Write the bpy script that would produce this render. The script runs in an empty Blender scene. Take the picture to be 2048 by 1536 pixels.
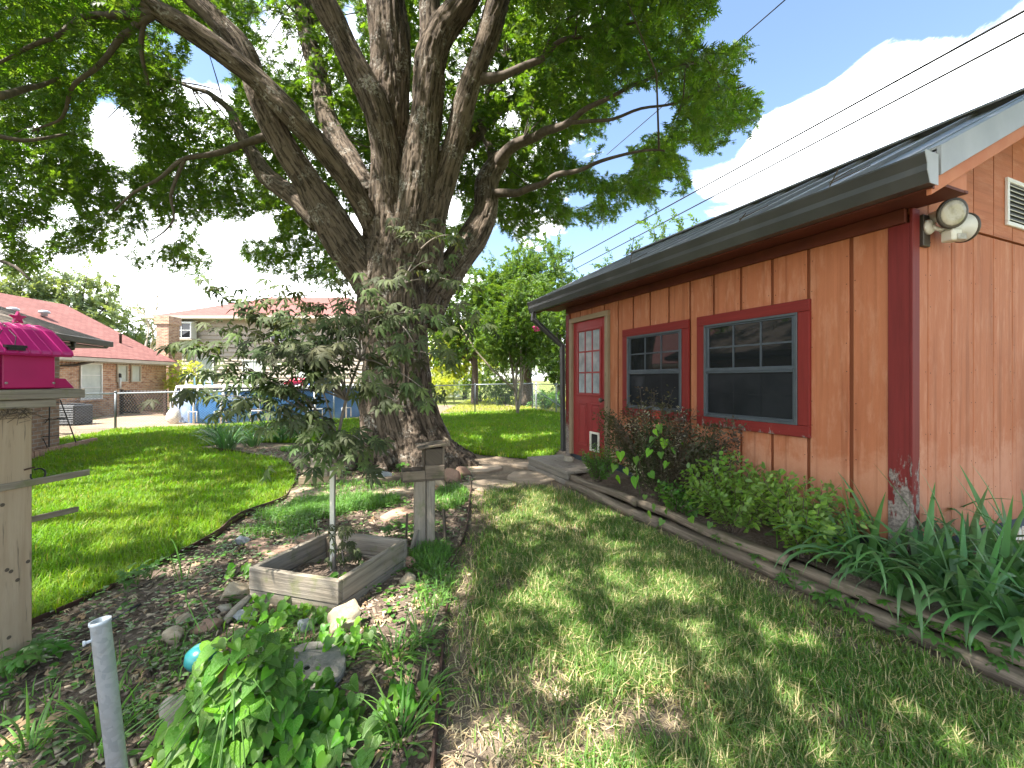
import bpy, math, random
import numpy as np
from mathutils import Vector, Matrix

R = math.radians
random.seed(7)
rng = np.random.default_rng(7)
scene = bpy.context.scene
COL = scene.collection

# ------------------------------------------------------------------ camera
F, CX, HY, CAMZ = 866.0, 1024.0, 760.0, 1.40        # focal length, centre, horizon (photo pixels), eye height
cam = bpy.data.cameras.new("camera")
cam.sensor_width = 36.0
cam.lens = 36.0 * F / 2048.0
cam.shift_y = -(768.0 - HY) / 2048.0
cam.clip_start = 0.05
cam.clip_end = 2000.0
camo = bpy.data.objects.new("camera", cam)
COL.objects.link(camo)
camo.location = (0, 0, CAMZ)
camo.rotation_euler = (R(90), 0, 0)
scene.camera = camo

# ------------------------------------------------------------------ light
SUN_EL, SUN_AZ = 60.0, 236.0      # azimuth clockwise from +Y : sun stands left, a little behind the camera
sd = Vector((math.sin(R(SUN_AZ)) * math.cos(R(SUN_EL)), math.cos(R(SUN_AZ)) * math.cos(R(SUN_EL)), math.sin(R(SUN_EL))))
sun = bpy.data.lights.new("sun", 'SUN')
sun.energy = 5.0
sun.angle = R(0.5)
sun.color = (1.0, 0.95, 0.86)
suno = bpy.data.objects.new("sun", sun)
COL.objects.link(suno)
suno.rotation_euler = (-sd).to_track_quat('-Z', 'Y').to_euler()

scene.view_settings.view_transform = 'Standard'
scene.view_settings.look = 'None'
scene.view_settings.gamma = 1.0
scene.view_settings.use_curve_mapping = False
scene.view_settings.exposure = 2.02

# ------------------------------------------------------------------ sky with cumulus clouds
world = bpy.data.worlds.new("World")
scene.world = world
world.use_nodes = True
nt = world.node_tree
nt.nodes.clear()
def wn(t, **kw):
    n = nt.nodes.new(t)
    for k, v in kw.items():
        setattr(n, k, v)
    return n
def wmath(op, a, b=None, c=None, clamp=False):
    n = wn('ShaderNodeMath', operation=op)
    n.use_clamp = clamp
    for i, v in enumerate((a, b, c)):
        if v is None: continue
        if isinstance(v, (int, float)): n.inputs[i].default_value = v
        else: nt.links.new(v, n.inputs[i])
    return n.outputs[0]
sky = wn('ShaderNodeTexSky', sky_type='NISHITA')
sky.sun_disc = False
sky.sun_elevation = R(SUN_EL)
sky.sun_rotation = R(SUN_AZ)
sky.air_density = 1.0
sky.dust_density = 0.6
sky.ozone_density = 1.0
tc = wn('ShaderNodeTexCoord')
sep = wn('ShaderNodeSeparateXYZ')
nt.links.new(tc.outputs['Generated'], sep.inputs[0])
zz = wmath('ADD', wmath('MAXIMUM', sep.outputs[2], 0.0), 0.28)
comb = wn('ShaderNodeCombineXYZ')
nt.links.new(wmath('DIVIDE', sep.outputs[0], zz), comb.inputs[0])
nt.links.new(wmath('DIVIDE', sep.outputs[1], zz), comb.inputs[1])
ns = wn('ShaderNodeTexNoise')
ns.inputs['Scale'].default_value = 1.15
ns.inputs['Detail'].default_value = 9.0
ns.inputs['Roughness'].default_value = 0.56
ns.inputs['Distortion'].default_value = 0.25
mp = wn('ShaderNodeMapping')
mp.inputs['Location'].default_value = (3.1, 1.7, 0.4)
nt.links.new(comb.outputs[0], mp.inputs[0])
nt.links.new(mp.outputs[0], ns.inputs['Vector'])
ns2 = wn('ShaderNodeTexNoise')
ns2.inputs['Scale'].default_value = 4.2; ns2.inputs['Detail'].default_value = 8.0; ns2.inputs['Roughness'].default_value = 0.62; ns2.inputs['Distortion'].default_value = 0.6
nt.links.new(mp.outputs[0], ns2.inputs['Vector'])
cl = wmath('ADD', ns.outputs[0], wmath('MULTIPLY', wmath('SUBTRACT', ns2.outputs[0], .5), .62))
def blob(px, py, rad, amount):
    global cl
    d = Vector(((px - CX) / F, 1.0, (HY - py) / F)).normalized()
    dt = wn('ShaderNodeVectorMath', operation='DOT_PRODUCT')
    nt.links.new(tc.outputs['Generated'], dt.inputs[0])
    dt.inputs[1].default_value = d
    mr = wn('ShaderNodeMapRange', interpolation_type='SMOOTHSTEP')
    nt.links.new(dt.outputs['Value'], mr.inputs['Value'])
    mr.inputs['From Min'].default_value = math.cos(R(rad))
    mr.inputs['From Max'].default_value = math.cos(R(rad * 0.35))
    mr.inputs['To Min'].default_value = 0.0
    mr.inputs['To Max'].default_value = amount
    cl = wmath('ADD', cl, mr.outputs[0])
# the big cumulus bank over the roof, the pale bank behind the trunk, and the blue gaps between them
blob(1880, 260, 17, .24); blob(1680, 190, 10, .24); blob(2048, 330, 16, .2); blob(1480, 340, 7, .10)
blob(1480, 120, 11, -.28); blob(1350, 220, 9, -.22); blob(1250, 480, 10, -.16); blob(1800, -190, 16, -.40); blob(1570, 20, 9, -.24); blob(1640, 345, 3, -.14)
blob(600, 560, 24, .26); blob(300, 620, 22, .2); blob(850, 150, 22, .12); blob(230, 270, 6, -.24); blob(430, 175, 4, -.1); blob(1110, 420, 8, .05)
cf = wn('ShaderNodeMapRange', interpolation_type='SMOOTHSTEP')
nt.links.new(cl, cf.inputs['Value'])
cf.inputs['From Min'].default_value = 0.49
cf.inputs['From Max'].default_value = 0.60
shade = wn('ShaderNodeMapRange')
nt.links.new(cl, shade.inputs['Value'])
shade.inputs['From Min'].default_value = 0.5
shade.inputs['From Max'].default_value = 0.95
shade.inputs['To Min'].default_value = 11.5
shade.inputs['To Max'].default_value = 18.5
cc = wn('ShaderNodeCombineColor')
for i, k in enumerate((0.98, 1.0, 1.03)):
    nt.links.new(wmath('MULTIPLY', shade.outputs[0], k), cc.inputs[i])
mix = wn('ShaderNodeMix', data_type='RGBA')
nt.links.new(cf.outputs[0], mix.inputs[0])
nt.links.new(sky.outputs[0], mix.inputs[6])
nt.links.new(cc.outputs[0], mix.inputs[7])
bg = wn('ShaderNodeBackground')
bg.inputs['Strength'].default_value = 0.095
wo = wn('ShaderNodeOutputWorld')
nt.links.new(mix.outputs[2], bg.inputs[0])
nt.links.new(bg.outputs[0], wo.inputs[0])

# ------------------------------------------------------------------ small tools
def P(px, py, Y):
    """point at distance Y along the ray of a photo pixel"""
    return Vector(((px - CX) / F * Y, Y, CAMZ - (py - HY) / F * Y))
def G(px, py, z=0.0):
    """point where that ray meets the ground (height z)"""
    return P(px, py, F * (CAMZ - z) / (py - HY))
def proj(p):
    return CX + F * p[0] / p[1], HY - F * (p[2] - CAMZ) / p[1]
def hz(x, y):
    """gentle unevenness of the ground"""
    return 0.012 * math.sin(1.7 * x + .6 * y) + 0.010 * math.sin(2.3 * y - .9 * x + 1.3) + .004 * math.sin(5.1 * x + 4.3 * y)
def hz_np(x, y):
    return 0.012 * np.sin(1.7 * x + .6 * y) + 0.010 * np.sin(2.3 * y - .9 * x + 1.3) + .004 * np.sin(5.1 * x + 4.3 * y)
def vnoise(p):
    """vectorised value noise, p (N,3) -> 0..1"""
    p = np.asarray(p, dtype=np.float64)
    i = np.floor(p).astype(np.int64); f = p - i
    f = f * f * (3 - 2 * f)
    def h(dx, dy, dz):
        n = (i[:, 0] + dx) * 374761393 + (i[:, 1] + dy) * 668265263 + (i[:, 2] + dz) * 1274126177
        n = (n ^ (n >> 13)) * 1103515245 & 0x7fffffff
        n = (n ^ (n >> 16)) * 668265263 & 0x7fffffff
        return (n & 0xffff) / 65535.0
    x0 = h(0,0,0)*(1-f[:,0]) + h(1,0,0)*f[:,0]; x1 = h(0,1,0)*(1-f[:,0]) + h(1,1,0)*f[:,0]
    x2 = h(0,0,1)*(1-f[:,0]) + h(1,0,1)*f[:,0]; x3 = h(0,1,1)*(1-f[:,0]) + h(1,1,1)*f[:,0]
    return (x0*(1-f[:,1]) + x1*f[:,1])*(1-f[:,2]) + (x2*(1-f[:,1]) + x3*f[:,1])*f[:,2]
def fbm(p, o=3):
    p = np.asarray(p, dtype=np.float64); s = 0; a = .5; t = 0
    for k in range(o):
        s = s + a * vnoise(p * 2**k + 17.3 * k); t += a; a *= .5
    return s / t

def tag(o, label=None, cat=None, group=None, kind=None):
    if label: o['label'] = label
    if cat: o['category'] = cat
    if group: o['group'] = group
    if kind: o['kind'] = kind
    return o
def empty(name, loc=(0, 0, 0), label=None, cat=None, group=None):
    o = bpy.data.objects.new(name, None)
    COL.objects.link(o)
    o.location = loc
    o.empty_display_size = .1
    return tag(o, label, cat, group)
def link(name, me, parent=None, mat=None):
    o = bpy.data.objects.new(name, me)
    COL.objects.link(o)
    if mat is not None:
        me.materials.clear(); me.materials.append(mat)
    if parent is not None:
        o.parent = parent
        o.location = -world_loc(parent)
    return o
def world_loc(o):
    v = Vector(o.location)
    while o.parent is not None:
        o = o.parent
        v += o.location
    return v

class MB:
    """collects boxes, tubes, prisms; build() links them as one mesh object (vertices in world space)"""
    def __init__(s):
        s.v = []; s.f = []; s.uv = []
    def face(s, idx, uv=None):
        s.f.append(tuple(idx)); s.uv.append(uv or [(0, 0)] * len(idx))
    def box(s, c, sx, sy, sz, ax=(1,0,0), ay=(0,1,0), az=(0,0,1), taper=1.0):
        c = Vector(c); A = [Vector(ax), Vector(ay), Vector(az)]; S = [sx/2, sy/2, sz/2]
        b = len(s.v)
        for i in (-1, 1):
            for j in (-1, 1):
                for k in (-1, 1):
                    q = taper if k > 0 else 1.0
                    s.v.append(c + A[0]*(i*S[0]*q) + A[1]*(j*S[1]*q) + A[2]*(k*S[2]))
        L = max(range(3), key=lambda q: S[q]); o1, o2 = [q for q in range(3) if q != L]
        r0, r1 = random.uniform(0, 30), random.uniform(0, 30)
        loc = [((i, j, k)) for i in (-1,1) for j in (-1,1) for k in (-1,1)]
        for q in ((0,1,3,2),(4,6,7,5),(0,4,5,1),(2,3,7,6),(0,2,6,4),(1,5,7,3)):
            uv = []
            for n in q:
                l = loc[n]
                uv.append((l[L]*S[L] + r0, l[o1]*S[o1] + l[o2]*S[o2]*1.13 + r1))
            s.face([b+n for n in q], uv)
        return s
    def bar(s, a, b, w, h, up=(0,0,1)):
        a = Vector(a); b = Vector(b); d = (b-a); L = d.length; d.normalize()
        u = Vector(up); side = d.cross(u)
        if side.length < 1e-4: side = d.cross(Vector((1,0,0)))
        side.normalize(); u = side.cross(d).normalized()
        return s.box((a+b)/2, L, w, h, d, side, u)
    def tube(s, pts, rad, n=8, caps=True):
        pts = [Vector(p) for p in pts]
        if not isinstance(rad, (list, tuple)): rad = [rad]*len(pts)
        b = len(s.v); prev = None; L = 0; r0 = random.uniform(0, 20); Ls = []
        for i, p in enumerate(pts):
            d = (pts[min(i+1, len(pts)-1)] - pts[max(i-1, 0)])
            if d.length < 1e-9: d = Vector((0,0,1))
            d.normalize()
            if prev is None:
                u = d.cross(Vector((0,0,1)) if abs(d.z) < .9 else Vector((1,0,0))).normalized()
            else:
                u = (prev - d*prev.dot(d)).normalized()
            prev = u; w = d.cross(u)
            if i: L += (p - pts[i-1]).length
            Ls.append(L)
            for k in range(n):
                a = 2*math.pi*k/n
                s.v.append(p + (u*math.cos(a) + w*math.sin(a))*rad[i])
        for i in range(len(pts)-1):
            for k in range(n):
                k2 = (k+1) % n
                v0, v1 = k/n*2*math.pi*rad[i], (k+1)/n*2*math.pi*rad[i]
                s.face((b+i*n+k, b+i*n+k2, b+(i+1)*n+k2, b+(i+1)*n+k), [(Ls[i]+r0, v0), (Ls[i]+r0, v1), (Ls[i+1]+r0, v1), (Ls[i+1]+r0, v0)])
        if caps:
            s.face([b+k for k in range(n)][::-1]); s.face([b+(len(pts)-1)*n+k for k in range(n)])
        return s
    def prism(s, poly, o, ax, ay, az, depth):
        """polygon (2D) in the plane ax,ay at o, extruded along az by depth"""
        o = Vector(o); ax = Vector(ax); ay = Vector(ay); az = Vector(az)
        b = len(s.v); n = len(poly); r0 = random.uniform(0, 20)
        for k in (0, depth):
            for (x, y) in poly: s.v.append(o + ax*x + ay*y + az*k)
        uv = [(x+r0, y) for x, y in poly]
        s.face([b+i for i in range(n)][::-1], uv[::-1]); s.face([b+n+i for i in range(n)], uv)
        for i in range(n):
            j = (i+1) % n
            e = math.dist(poly[i], poly[j])
            s.face((b+i, b+j, b+n+j, b+n+i), [(r0, 0), (r0, e), (r0+depth, e), (r0+depth, 0)])
        return s
    def lathe(s, prof, c=(0,0,0), n=20, ax=(1,0,0), ay=(0,1,0), az=(0,0,1)):
        c = Vector(c); ax = Vector(ax); ay = Vector(ay); az = Vector(az); b = len(s.v)
        for (r, z) in prof:
            for k in range(n):
                a = 2*math.pi*k/n
                s.v.append(c + ax*(r*math.cos(a)) + ay*(r*math.sin(a)) + az*z)
        for i in range(len(prof)-1):
            for k in range(n):
                k2 = (k+1) % n
                s.face((b+i*n+k, b+i*n+k2, b+(i+1)*n+k2, b+(i+1)*n+k), [(k/n, i), ((k+1)/n, i), ((k+1)/n, i+1), (k/n, i+1)])
        s.face([b+k for k in range(n)][::-1]); s.face([b+(len(prof)-1)*n+k for k in range(n)])
        return s
    def mesh(s, name, smooth=False):
        me = bpy.data.meshes.new(name)
        me.from_pydata([tuple(v) for v in s.v], [], s.f)
        ul = me.uv_layers.new(name="UVMap")
        flat = [c for f in s.uv for uv in f for c in uv]
        ul.data.foreach_set('uv', flat)
        if smooth: me.polygons.foreach_set('use_smooth', [True]*len(me.polygons))
        me.update()
        return me
    def build(s, name, mat, parent=None, smooth=False, bevel=0.0, segs=1):
        o = link(name, s.mesh(name, smooth), parent, mat)
        if bevel > 0:
            m = o.modifiers.new('bevel', 'BEVEL'); m.width = bevel; m.segments = segs; m.limit_method = 'ANGLE'; m.angle_limit = R(40)
        return o

def np_mesh(name, V, Fc, smooth=False):
    """V (N,3), Fc (M,k) arrays"""
    V = np.ascontiguousarray(V, dtype=np.float32); Fc = np.ascontiguousarray(Fc, dtype=np.int32)
    me = bpy.data.meshes.new(name)
    m, k = Fc.shape
    me.vertices.add(len(V)); me.vertices.foreach_set('co', V.ravel())
    me.loops.add(m*k); me.loops.foreach_set('vertex_index', Fc.ravel())
    me.polygons.add(m); me.polygons.foreach_set('loop_start', np.arange(0, m*k, k, dtype=np.int32))
    me.polygons.foreach_set('loop_total', np.full(m, k, dtype=np.int32))
    if smooth: me.polygons.foreach_set('use_smooth', np.ones(m, dtype=bool))
    me.update(calc_edges=True)
    return me
def scatter(tV, tF, pos, rot, scl):
    """stamp template (n,3)/(m,3) at K places: rot (K,3,3), scl (K,) or (K,3)"""
    K = len(pos); n = len(tV)
    scl = np.asarray(scl)
    if scl.ndim == 1: scl = scl[:, None]
    t = tV[None] * scl[:, None, :]
    V = np.einsum('kij,knj->kni', rot, t) + pos[:, None, :]
    Fc = tF[None] + (np.arange(K)*n)[:, None, None]
    return V.reshape(-1, 3), Fc.reshape(-1, tF.shape[1])
def merge(parts):
    Vs, Fs, o = [], [], 0
    for V, Fc in parts:
        if len(V) == 0: continue
        Vs.append(V); Fs.append(Fc + o); o += len(V)
    return np.concatenate(Vs), np.concatenate(Fs)
def basis(dirs, ups):
    """columns x = side, y = along dirs, z = normal near ups"""
    d = dirs / (np.linalg.norm(dirs, axis=1, keepdims=True) + 1e-9)
    x = np.cross(d, ups); x /= (np.linalg.norm(x, axis=1, keepdims=True) + 1e-9)
    z = np.cross(x, d)
    return np.stack([x, d, z], axis=2)
def rot_z(a):
    c, s = np.cos(a), np.sin(a); o = np.zeros_like(a); i = np.ones_like(a)
    return np.stack([np.stack([c, -s, o], 1), np.stack([s, c, o], 1), np.stack([o, o, i], 1)], 1)
def in_poly(x, y, poly):
    r = np.zeros(len(x), dtype=bool); n = len(poly); j = n-1
    for i in range(n):
        xi, yi = poly[i]; xj, yj = poly[j]
        c = ((yi > y) != (yj > y)) & (x < (xj-xi)*(y-yi)/(yj-yi+1e-12) + xi)
        r ^= c; j = i
    return r

def put(name, me, parent, Mw):
    """an object that shares mesh data, placed by a world matrix"""
    o = bpy.data.objects.new(name, me)
    COL.objects.link(o)
    if parent is not None:
        o.parent = parent
        o.matrix_local = Matrix.Translation(-world_loc(parent)) @ Mw
    else:
        o.matrix_world = Mw
    return o
# ------------------------------------------------------------------ materials
class NT:
    def __init__(s, name):
        s.m = bpy.data.materials.new(name); s.m.use_nodes = True; s.t = s.m.node_tree; s.t.nodes.clear()
        s.out = s.n('ShaderNodeOutputMaterial'); s.p = s.n('ShaderNodeBsdfPrincipled')
        s.t.links.new(s.p.outputs[0], s.out.inputs[0])
    def n(s, t, **kw):
        n = s.t.nodes.new(t)
        for k, v in kw.items(): setattr(n, k, v)
        return n
    def set(s, inp, v):
        if hasattr(v, 'is_linked') or isinstance(v, bpy.types.NodeSocket): s.t.links.new(v, inp)
        elif isinstance(v, (tuple, list)) and len(v) == 3 and inp.type == 'RGBA': inp.default_value = (*v, 1)
        else: inp.default_value = v
    def coord(s, kind='Object', scale=(1,1,1), rnd=True):
        if kind == 'bark':
            a = s.n('ShaderNodeAttribute', attribute_name='bark'); c = a.outputs['Vector']
        elif kind == 'World':
            c = s.n('ShaderNodeNewGeometry').outputs['Position']
        else:
            c = s.n('ShaderNodeTexCoord').outputs[kind]
        mp = s.n('ShaderNodeMapping'); mp.inputs['Scale'].default_value = scale
        s.t.links.new(c, mp.inputs[0])
        if rnd and kind in ('Object', 'UV'):
            oi = s.n('ShaderNodeObjectInfo'); mu = s.math('MULTIPLY', oi.outputs['Random'], 37.0)
            cb = s.n('ShaderNodeCombineXYZ')
            for k in range(3): s.t.links.new(mu, cb.inputs[k])
            s.t.links.new(cb.outputs[0], mp.inputs['Location'])
        return mp.outputs[0]
    def math(s, op, a, b=None, c=None, clamp=False):
        n = s.n('ShaderNodeMath', operation=op); n.use_clamp = clamp
        for i, v in enumerate((a, b, c)):
            if v is not None: s.set(n.inputs[i], v)
        return n.outputs[0]
    def noise(s, co, scale=5, detail=4, rough=.55, dist=0):
        n = s.n('ShaderNodeTexNoise'); s.t.links.new(co, n.inputs['Vector'])
        n.inputs['Scale'].default_value = scale; n.inputs['Detail'].default_value = detail
        n.inputs['Roughness'].default_value = rough; n.inputs['Distortion'].default_value = dist
        return n.outputs[0]
    def ramp(s, f, lo, hi, a=0.0, b=1.0):
        n = s.n('ShaderNodeMapRange'); s.set(n.inputs['Value'], f)
        n.inputs['From Min'].default_value = lo; n.inputs['From Max'].default_value = hi
        n.inputs['To Min'].default_value = a; n.inputs['To Max'].default_value = b
        return n.outputs[0]
    def mix(s, f, a, b, mode='MIX'):
        n = s.n('ShaderNodeMix', data_type='RGBA', blend_type=mode)
        s.set(n.inputs[0], f); s.set(n.inputs[6], a); s.set(n.inputs[7], b)
        return n.outputs[2]
    def hsv(s, col, h=.5, sat=1.0, v=1.0):
        n = s.n('ShaderNodeHueSaturation')
        s.set(n.inputs['Color'], col); s.set(n.inputs['Hue'], h); s.set(n.inputs['Saturation'], sat); s.set(n.inputs['Value'], v)
        return n.outputs[0]
    def bump(s, h, strength=.3, dist=.01):
        n = s.n('ShaderNodeBump'); n.inputs['Strength'].default_value = strength; n.inputs['Distance'].default_value = dist
        s.set(n.inputs['Height'], h); s.t.links.new(n.outputs[0], s.p.inputs['Normal'])
        return n
    def fin(s, col=None, rough=.7, metal=0, spec=.4):
        if col is not None: s.set(s.p.inputs['Base Color'], col)
        s.set(s.p.inputs['Roughness'], rough); s.p.inputs['Metallic'].default_value = metal
        s.p.inputs['Specular IOR Level'].default_value = spec
        return s.m
    def island(s):
        return s.n('ShaderNodeNewGeometry').outputs['Random Per Island']
    def objrand(s):
        return s.n('ShaderNodeObjectInfo').outputs['Random']

def m_plain(name, c1, c2=None, scale=8, rough=.7, metal=0, bump=.15, bscale=60, spec=.4, coord='Object', lo=.35, hi=.65):
    t = NT(name); co = t.coord(coord)
    c2 = c2 or tuple(x*.75 for x in c1)
    col = t.mix(t.ramp(t.noise(co, scale, 5), lo, hi), c1, c2)
    if bump: t.bump(t.noise(co, bscale, 3), bump, .004)
    return t.fin(col, rough, metal, spec)

def m_wood(name, c1, c2, c3, grain=1.0, bump=.4, rough=.85, moss=None):
    """weathered timber; UV u runs along the grain"""
    t = NT(name)
    co = t.coord('UV', (1.6, 42*grain, 1))
    g = t.noise(co, 1.0, 6, .65, .6)
    co2 = t.coord('UV', (5, 160*grain, 1))
    g2 = t.noise(co2, 1.0, 3, .6)
    big = t.noise(t.coord('UV', (2.2, 5, 1)), 1.0, 4, .6)
    col = t.mix(t.ramp(g, .35, .68), c1, c2)
    col = t.mix(t.ramp(big, .45, .75, 0, .7), col, c3)
    crack = t.ramp(g2, .28, .40, 1, 0)
    col = t.mix(t.math('MULTIPLY', crack, .75), col, tuple(x*.3 for x in c1))
    # knots
    v = t.n('ShaderNodeTexVoronoi'); t.t.links.new(t.coord('UV', (2.4, 9, 1)), v.inputs['Vector']); v.inputs['Scale'].default_value = 1.0
    col = t.mix(t.ramp(v.outputs['Distance'], .05, .12, .8, 0), col, tuple(x*.35 for x in c1))
    col = t.mix(t.ramp(t.objrand(), 0, 1, 0, .35), col, t.hsv(col, .5, .8, .7))
    if moss:
        ms = t.ramp(t.noise(t.coord('World'), 7, 5, .65), .55, .68, 0, .7)
        col = t.mix(ms, col, moss)
    t.bump(t.math('ADD', g, t.math('MULTIPLY', g2, .6)), bump, .006)
    return t.fin(col, rough, 0, .25)

def m_leaf(name, cols, transl=.35, rough=.5, tcol=None, vein=False, spec=.35, val=(.75, 1.2)):
    t = NT(name)
    rnd = t.math('FRACT', t.math('ADD', t.island(), t.math('MULTIPLY', t.objrand(), 7.77)))
    col = t.mix(t.ramp(rnd, 0, 1), cols[0], cols[1])
    big = t.noise(t.coord('World'), 1.6, 3)
    col = t.mix(t.ramp(big, .4, .65), col, cols[2] if len(cols) > 2 else cols[1])
    r2 = t.math('FRACT', t.math('MULTIPLY', rnd, 57.31))
    r3 = t.math('FRACT', t.math('MULTIPLY', rnd, 131.7))
    col = t.hsv(col, t.ramp(r3, 0, 1, .487, .513), t.ramp(r2, 0, 1, .85, 1.1), t.ramp(r2, 0, 1, *val))
    if len(cols) > 3:   # a share of odd leaves (yellowing, dry)
        col = t.mix(t.math('GREATER_THAN', t.math('FRACT', t.math('MULTIPLY', rnd, 913.7)), cols[4]), col, cols[3])
    if vein:      # pale midrib and side veins in the leaf's own frame
        sp = t.n('ShaderNodeSeparateXYZ'); t.t.links.new(t.n('ShaderNodeTexCoord').outputs['Object'], sp.inputs[0])
        ax_ = t.math('ABSOLUTE', sp.outputs[0]); mid = t.ramp(ax_, .0, .035, 1, 0)
        fr = t.math('ABSOLUTE', t.math('SUBTRACT', t.math('FRACT', t.math('SUBTRACT', t.math('MULTIPLY', sp.outputs[1], 6.0), t.math('MULTIPLY', ax_, 5.0))), .5))
        vn = t.math('MAXIMUM', mid, t.math('MULTIPLY', t.ramp(fr, .0, .12, 1, 0), .6), clamp=True)
        col = t.mix(t.math('MULTIPLY', vn, .38), col, t.hsv(col, .49, .75, 1.7))
        blem = t.noise(t.coord('Object', (1, 1, 1)), 3.5, 4, .6)
        col = t.mix(t.ramp(blem, .58, .75, 0, .45), col, (.26, .32, .05))
        t.bump(t.math('SUBTRACT', t.noise(t.coord('Object'), 9, 2), vn), .35, .02)
    t.set(t.p.inputs['Base Color'], col)
    t.fin(None, rough, 0, spec)
    tr = t.n('ShaderNodeBsdfTranslucent')
    t.set(tr.inputs['Color'], t.mix(1.0, col, tcol or (1.9, 1.75, .6), 'MULTIPLY'))
    ms = t.n('ShaderNodeMixShader'); ms.inputs[0].default_value = transl
    t.t.links.new(t.p.outputs[0], ms.inputs[1]); t.t.links.new(tr.outputs[0], ms.inputs[2])
    t.t.links.new(ms.outputs[0], t.out.inputs[0])
    return t.m

M = {}
# shed paint
def m_siding(name, c, pale, dark):
    t = NT(name)
    co = t.coord('UV', (1.2, 30, 1)); g = t.noise(co, 1, 6, .65, .5)
    w = t.coord('World')
    big = t.noise(w, 1.7, 5, .6)
    col = t.mix(t.ramp(g, .3, .7), c, tuple(x*.82 for x in c))
    col = t.mix(t.ramp(big, .45, .7, 0, .5), col, dark)
    # faded, sun and rain washed paint on the lower part of the sheets, with a ragged upper edge
    z = t.n('ShaderNodeSeparateXYZ'); t.t.links.new(w, z.inputs[0])
    edge = t.math('ADD', z.outputs[2], t.math('MULTIPLY', t.math('SUBTRACT', t.noise(w, 3.0, 6, .7), .5), 1.1))
    fade = t.math('MULTIPLY', t.ramp(edge, .95, .80), t.ramp(t.noise(w, 9, 6, .7), .3, .6, .55, 1))
    col = t.mix(t.math('MULTIPLY', fade, .75, clamp=True), col, pale)
    rub = t.ramp(t.noise(t.coord('UV', (3, 14, 1)), 1, 8, .7), .50, .66, 0, .55)
    col = t.mix(rub, col, pale)
    # rain splash grime above the foundation and dark runs down the grain
    gr = t.ramp(t.math('ADD', z.outputs[2], t.math('MULTIPLY', t.noise(w, 6, 5, .7), .35)), .62, .40, 0, .45)
    col = t.mix(gr, col, tuple(x*.45 for x in dark))
    run = t.ramp(t.noise(t.coord('UV', (.5, 16, 1)), 1, 5, .6), .54, .68, 0, .5)
    col = t.mix(run, col, tuple(x*.55 for x in dark))
    col = t.mix(t.ramp(t.objrand(), 0, 1, 0, .22), col, dark)
    h = t.math('ADD', t.math('MULTIPLY', g, 1.0), t.math('MULTIPLY', t.noise(t.coord('UV', (30, 90, 1)), 1, 3, .6), .8))
    t.bump(h, .55, .004)
    return t.fin(col, .72, 0, .25)
M['siding'] = m_siding('orange_siding_paint', (.475, .172, .084), (.56, .275, .17), (.37, .115, .052))
def m_redpaint(name, c, peel_z):
    t = NT(name); w = t.coord('World')
    g = t.noise(t.coord('UV', (2, 40, 1)), 1, 6, .65)
    col = t.mix(t.ramp(g, .3, .7), c, tuple(x*.7 for x in c))
    z = t.n('ShaderNodeSeparateXYZ'); t.t.links.new(w, z.inputs[0])
    pe = t.noise(t.coord('World', (1, 1, .28)), 16, 8, .7, .4)
    amt = t.ramp(z.outputs[2], peel_z[0], peel_z[1], .68, .30)
    peel = t.ramp(t.math('ADD', pe, t.math('SUBTRACT', amt, .5)), .53, .57)
    col = t.mix(peel, col, t.mix(t.ramp(t.noise(w, 50, 3), .4, .6), (.30, .25, .22), (.15, .125, .11)))
    t.bump(t.math('SUBTRACT', t.math('MULTIPLY', g, .5), peel), .5, .003)
    return t.fin(col, .65, 0, .3)
t = NT('dark_groove_paint'); t.fin((.26, .085, .042), .9, 0, .1); M['groove'] = t.m  # wall core between the boards, darker than the siding
M['red_trim'] = m_redpaint('worn_red_trim_paint', (.19, .022, .02), (.35, 1.35))
M['red_window_trim'] = m_redpaint('red_window_trim_paint', (.22, .022, .018), (.80, 1.12))
M['dark_red'] = m_plain('dark_red_soffit_paint', (.13, .03, .018), (.09, .02, .014), 5, .7)
M['fascia_orange'] = m_plain('orange_fascia_paint', (.52, .20, .10), (.46, .15, .07), 5, .7)
M['door_red'] = m_plain('red_door_paint', (.30, .03, .03), (.24, .024, .024), 3, .42, bump=.05)
M['tan_trim'] = m_wood('tan_door_trim', (.34, .25, .16), (.28, .20, .12), (.22, .15, .09), .8, .2)
M['gutter'] = m_plain('charcoal_gutter_metal', (.055, .053, .052), (.04, .039, .038), 3, .42, bump=.02, spec=.5)
M['flashing'] = m_plain('grey_painted_flashing', (.36, .37, .39), (.30, .31, .33), 4, .4, bump=.03, spec=.5)
M['roof_metal'] = m_plain('grey_roof_metal', (.27, .27, .29), (.21, .21, .23), 3, .38, .15, .03, spec=.6)
M['foundation'] = m_plain('blue_grey_foundation', (.075, .095, .11), (.05, .065, .078), 4, .8, bump=.3)
M['alu_dark'] = m_plain('grey_window_aluminium', (.085, .10, .118), (.065, .075, .09), 6, .45, .3, .05)
M['alu_light'] = m_plain('pale_window_aluminium', (.10, .112, .125), (.075, .085, .095), 6, .5, .3, .05)
t = NT('dark_window_glass'); t.fin((.012, .014, .016), .03, 0, .6); M['glass'] = t.m
t = NT('insect_screen'); co = t.coord('UV', (1, 1, 1))
t.fin(t.mix(t.ramp(t.noise(co, 3, 3), .4, .6), (.010, .012, .015), (.018, .02, .024)), .30, 0, .22); M['screen'] = t.m
t = NT('obscured_door_glass'); co = t.coord('Object')
t.bump(t.noise(co, 45, 2), .35, .003)
t.fin(t.mix(t.ramp(t.noise(co, 6, 4), .35, .65), (.34, .36, .37), (.20, .23, .25)), .12, 0, .6); M['door_glass'] = t.m
M['white_plastic'] = m_plain('aged_white_plastic', (.72, .69, .60), (.62, .58, .48), 8, .45, bump=.03)
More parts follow.
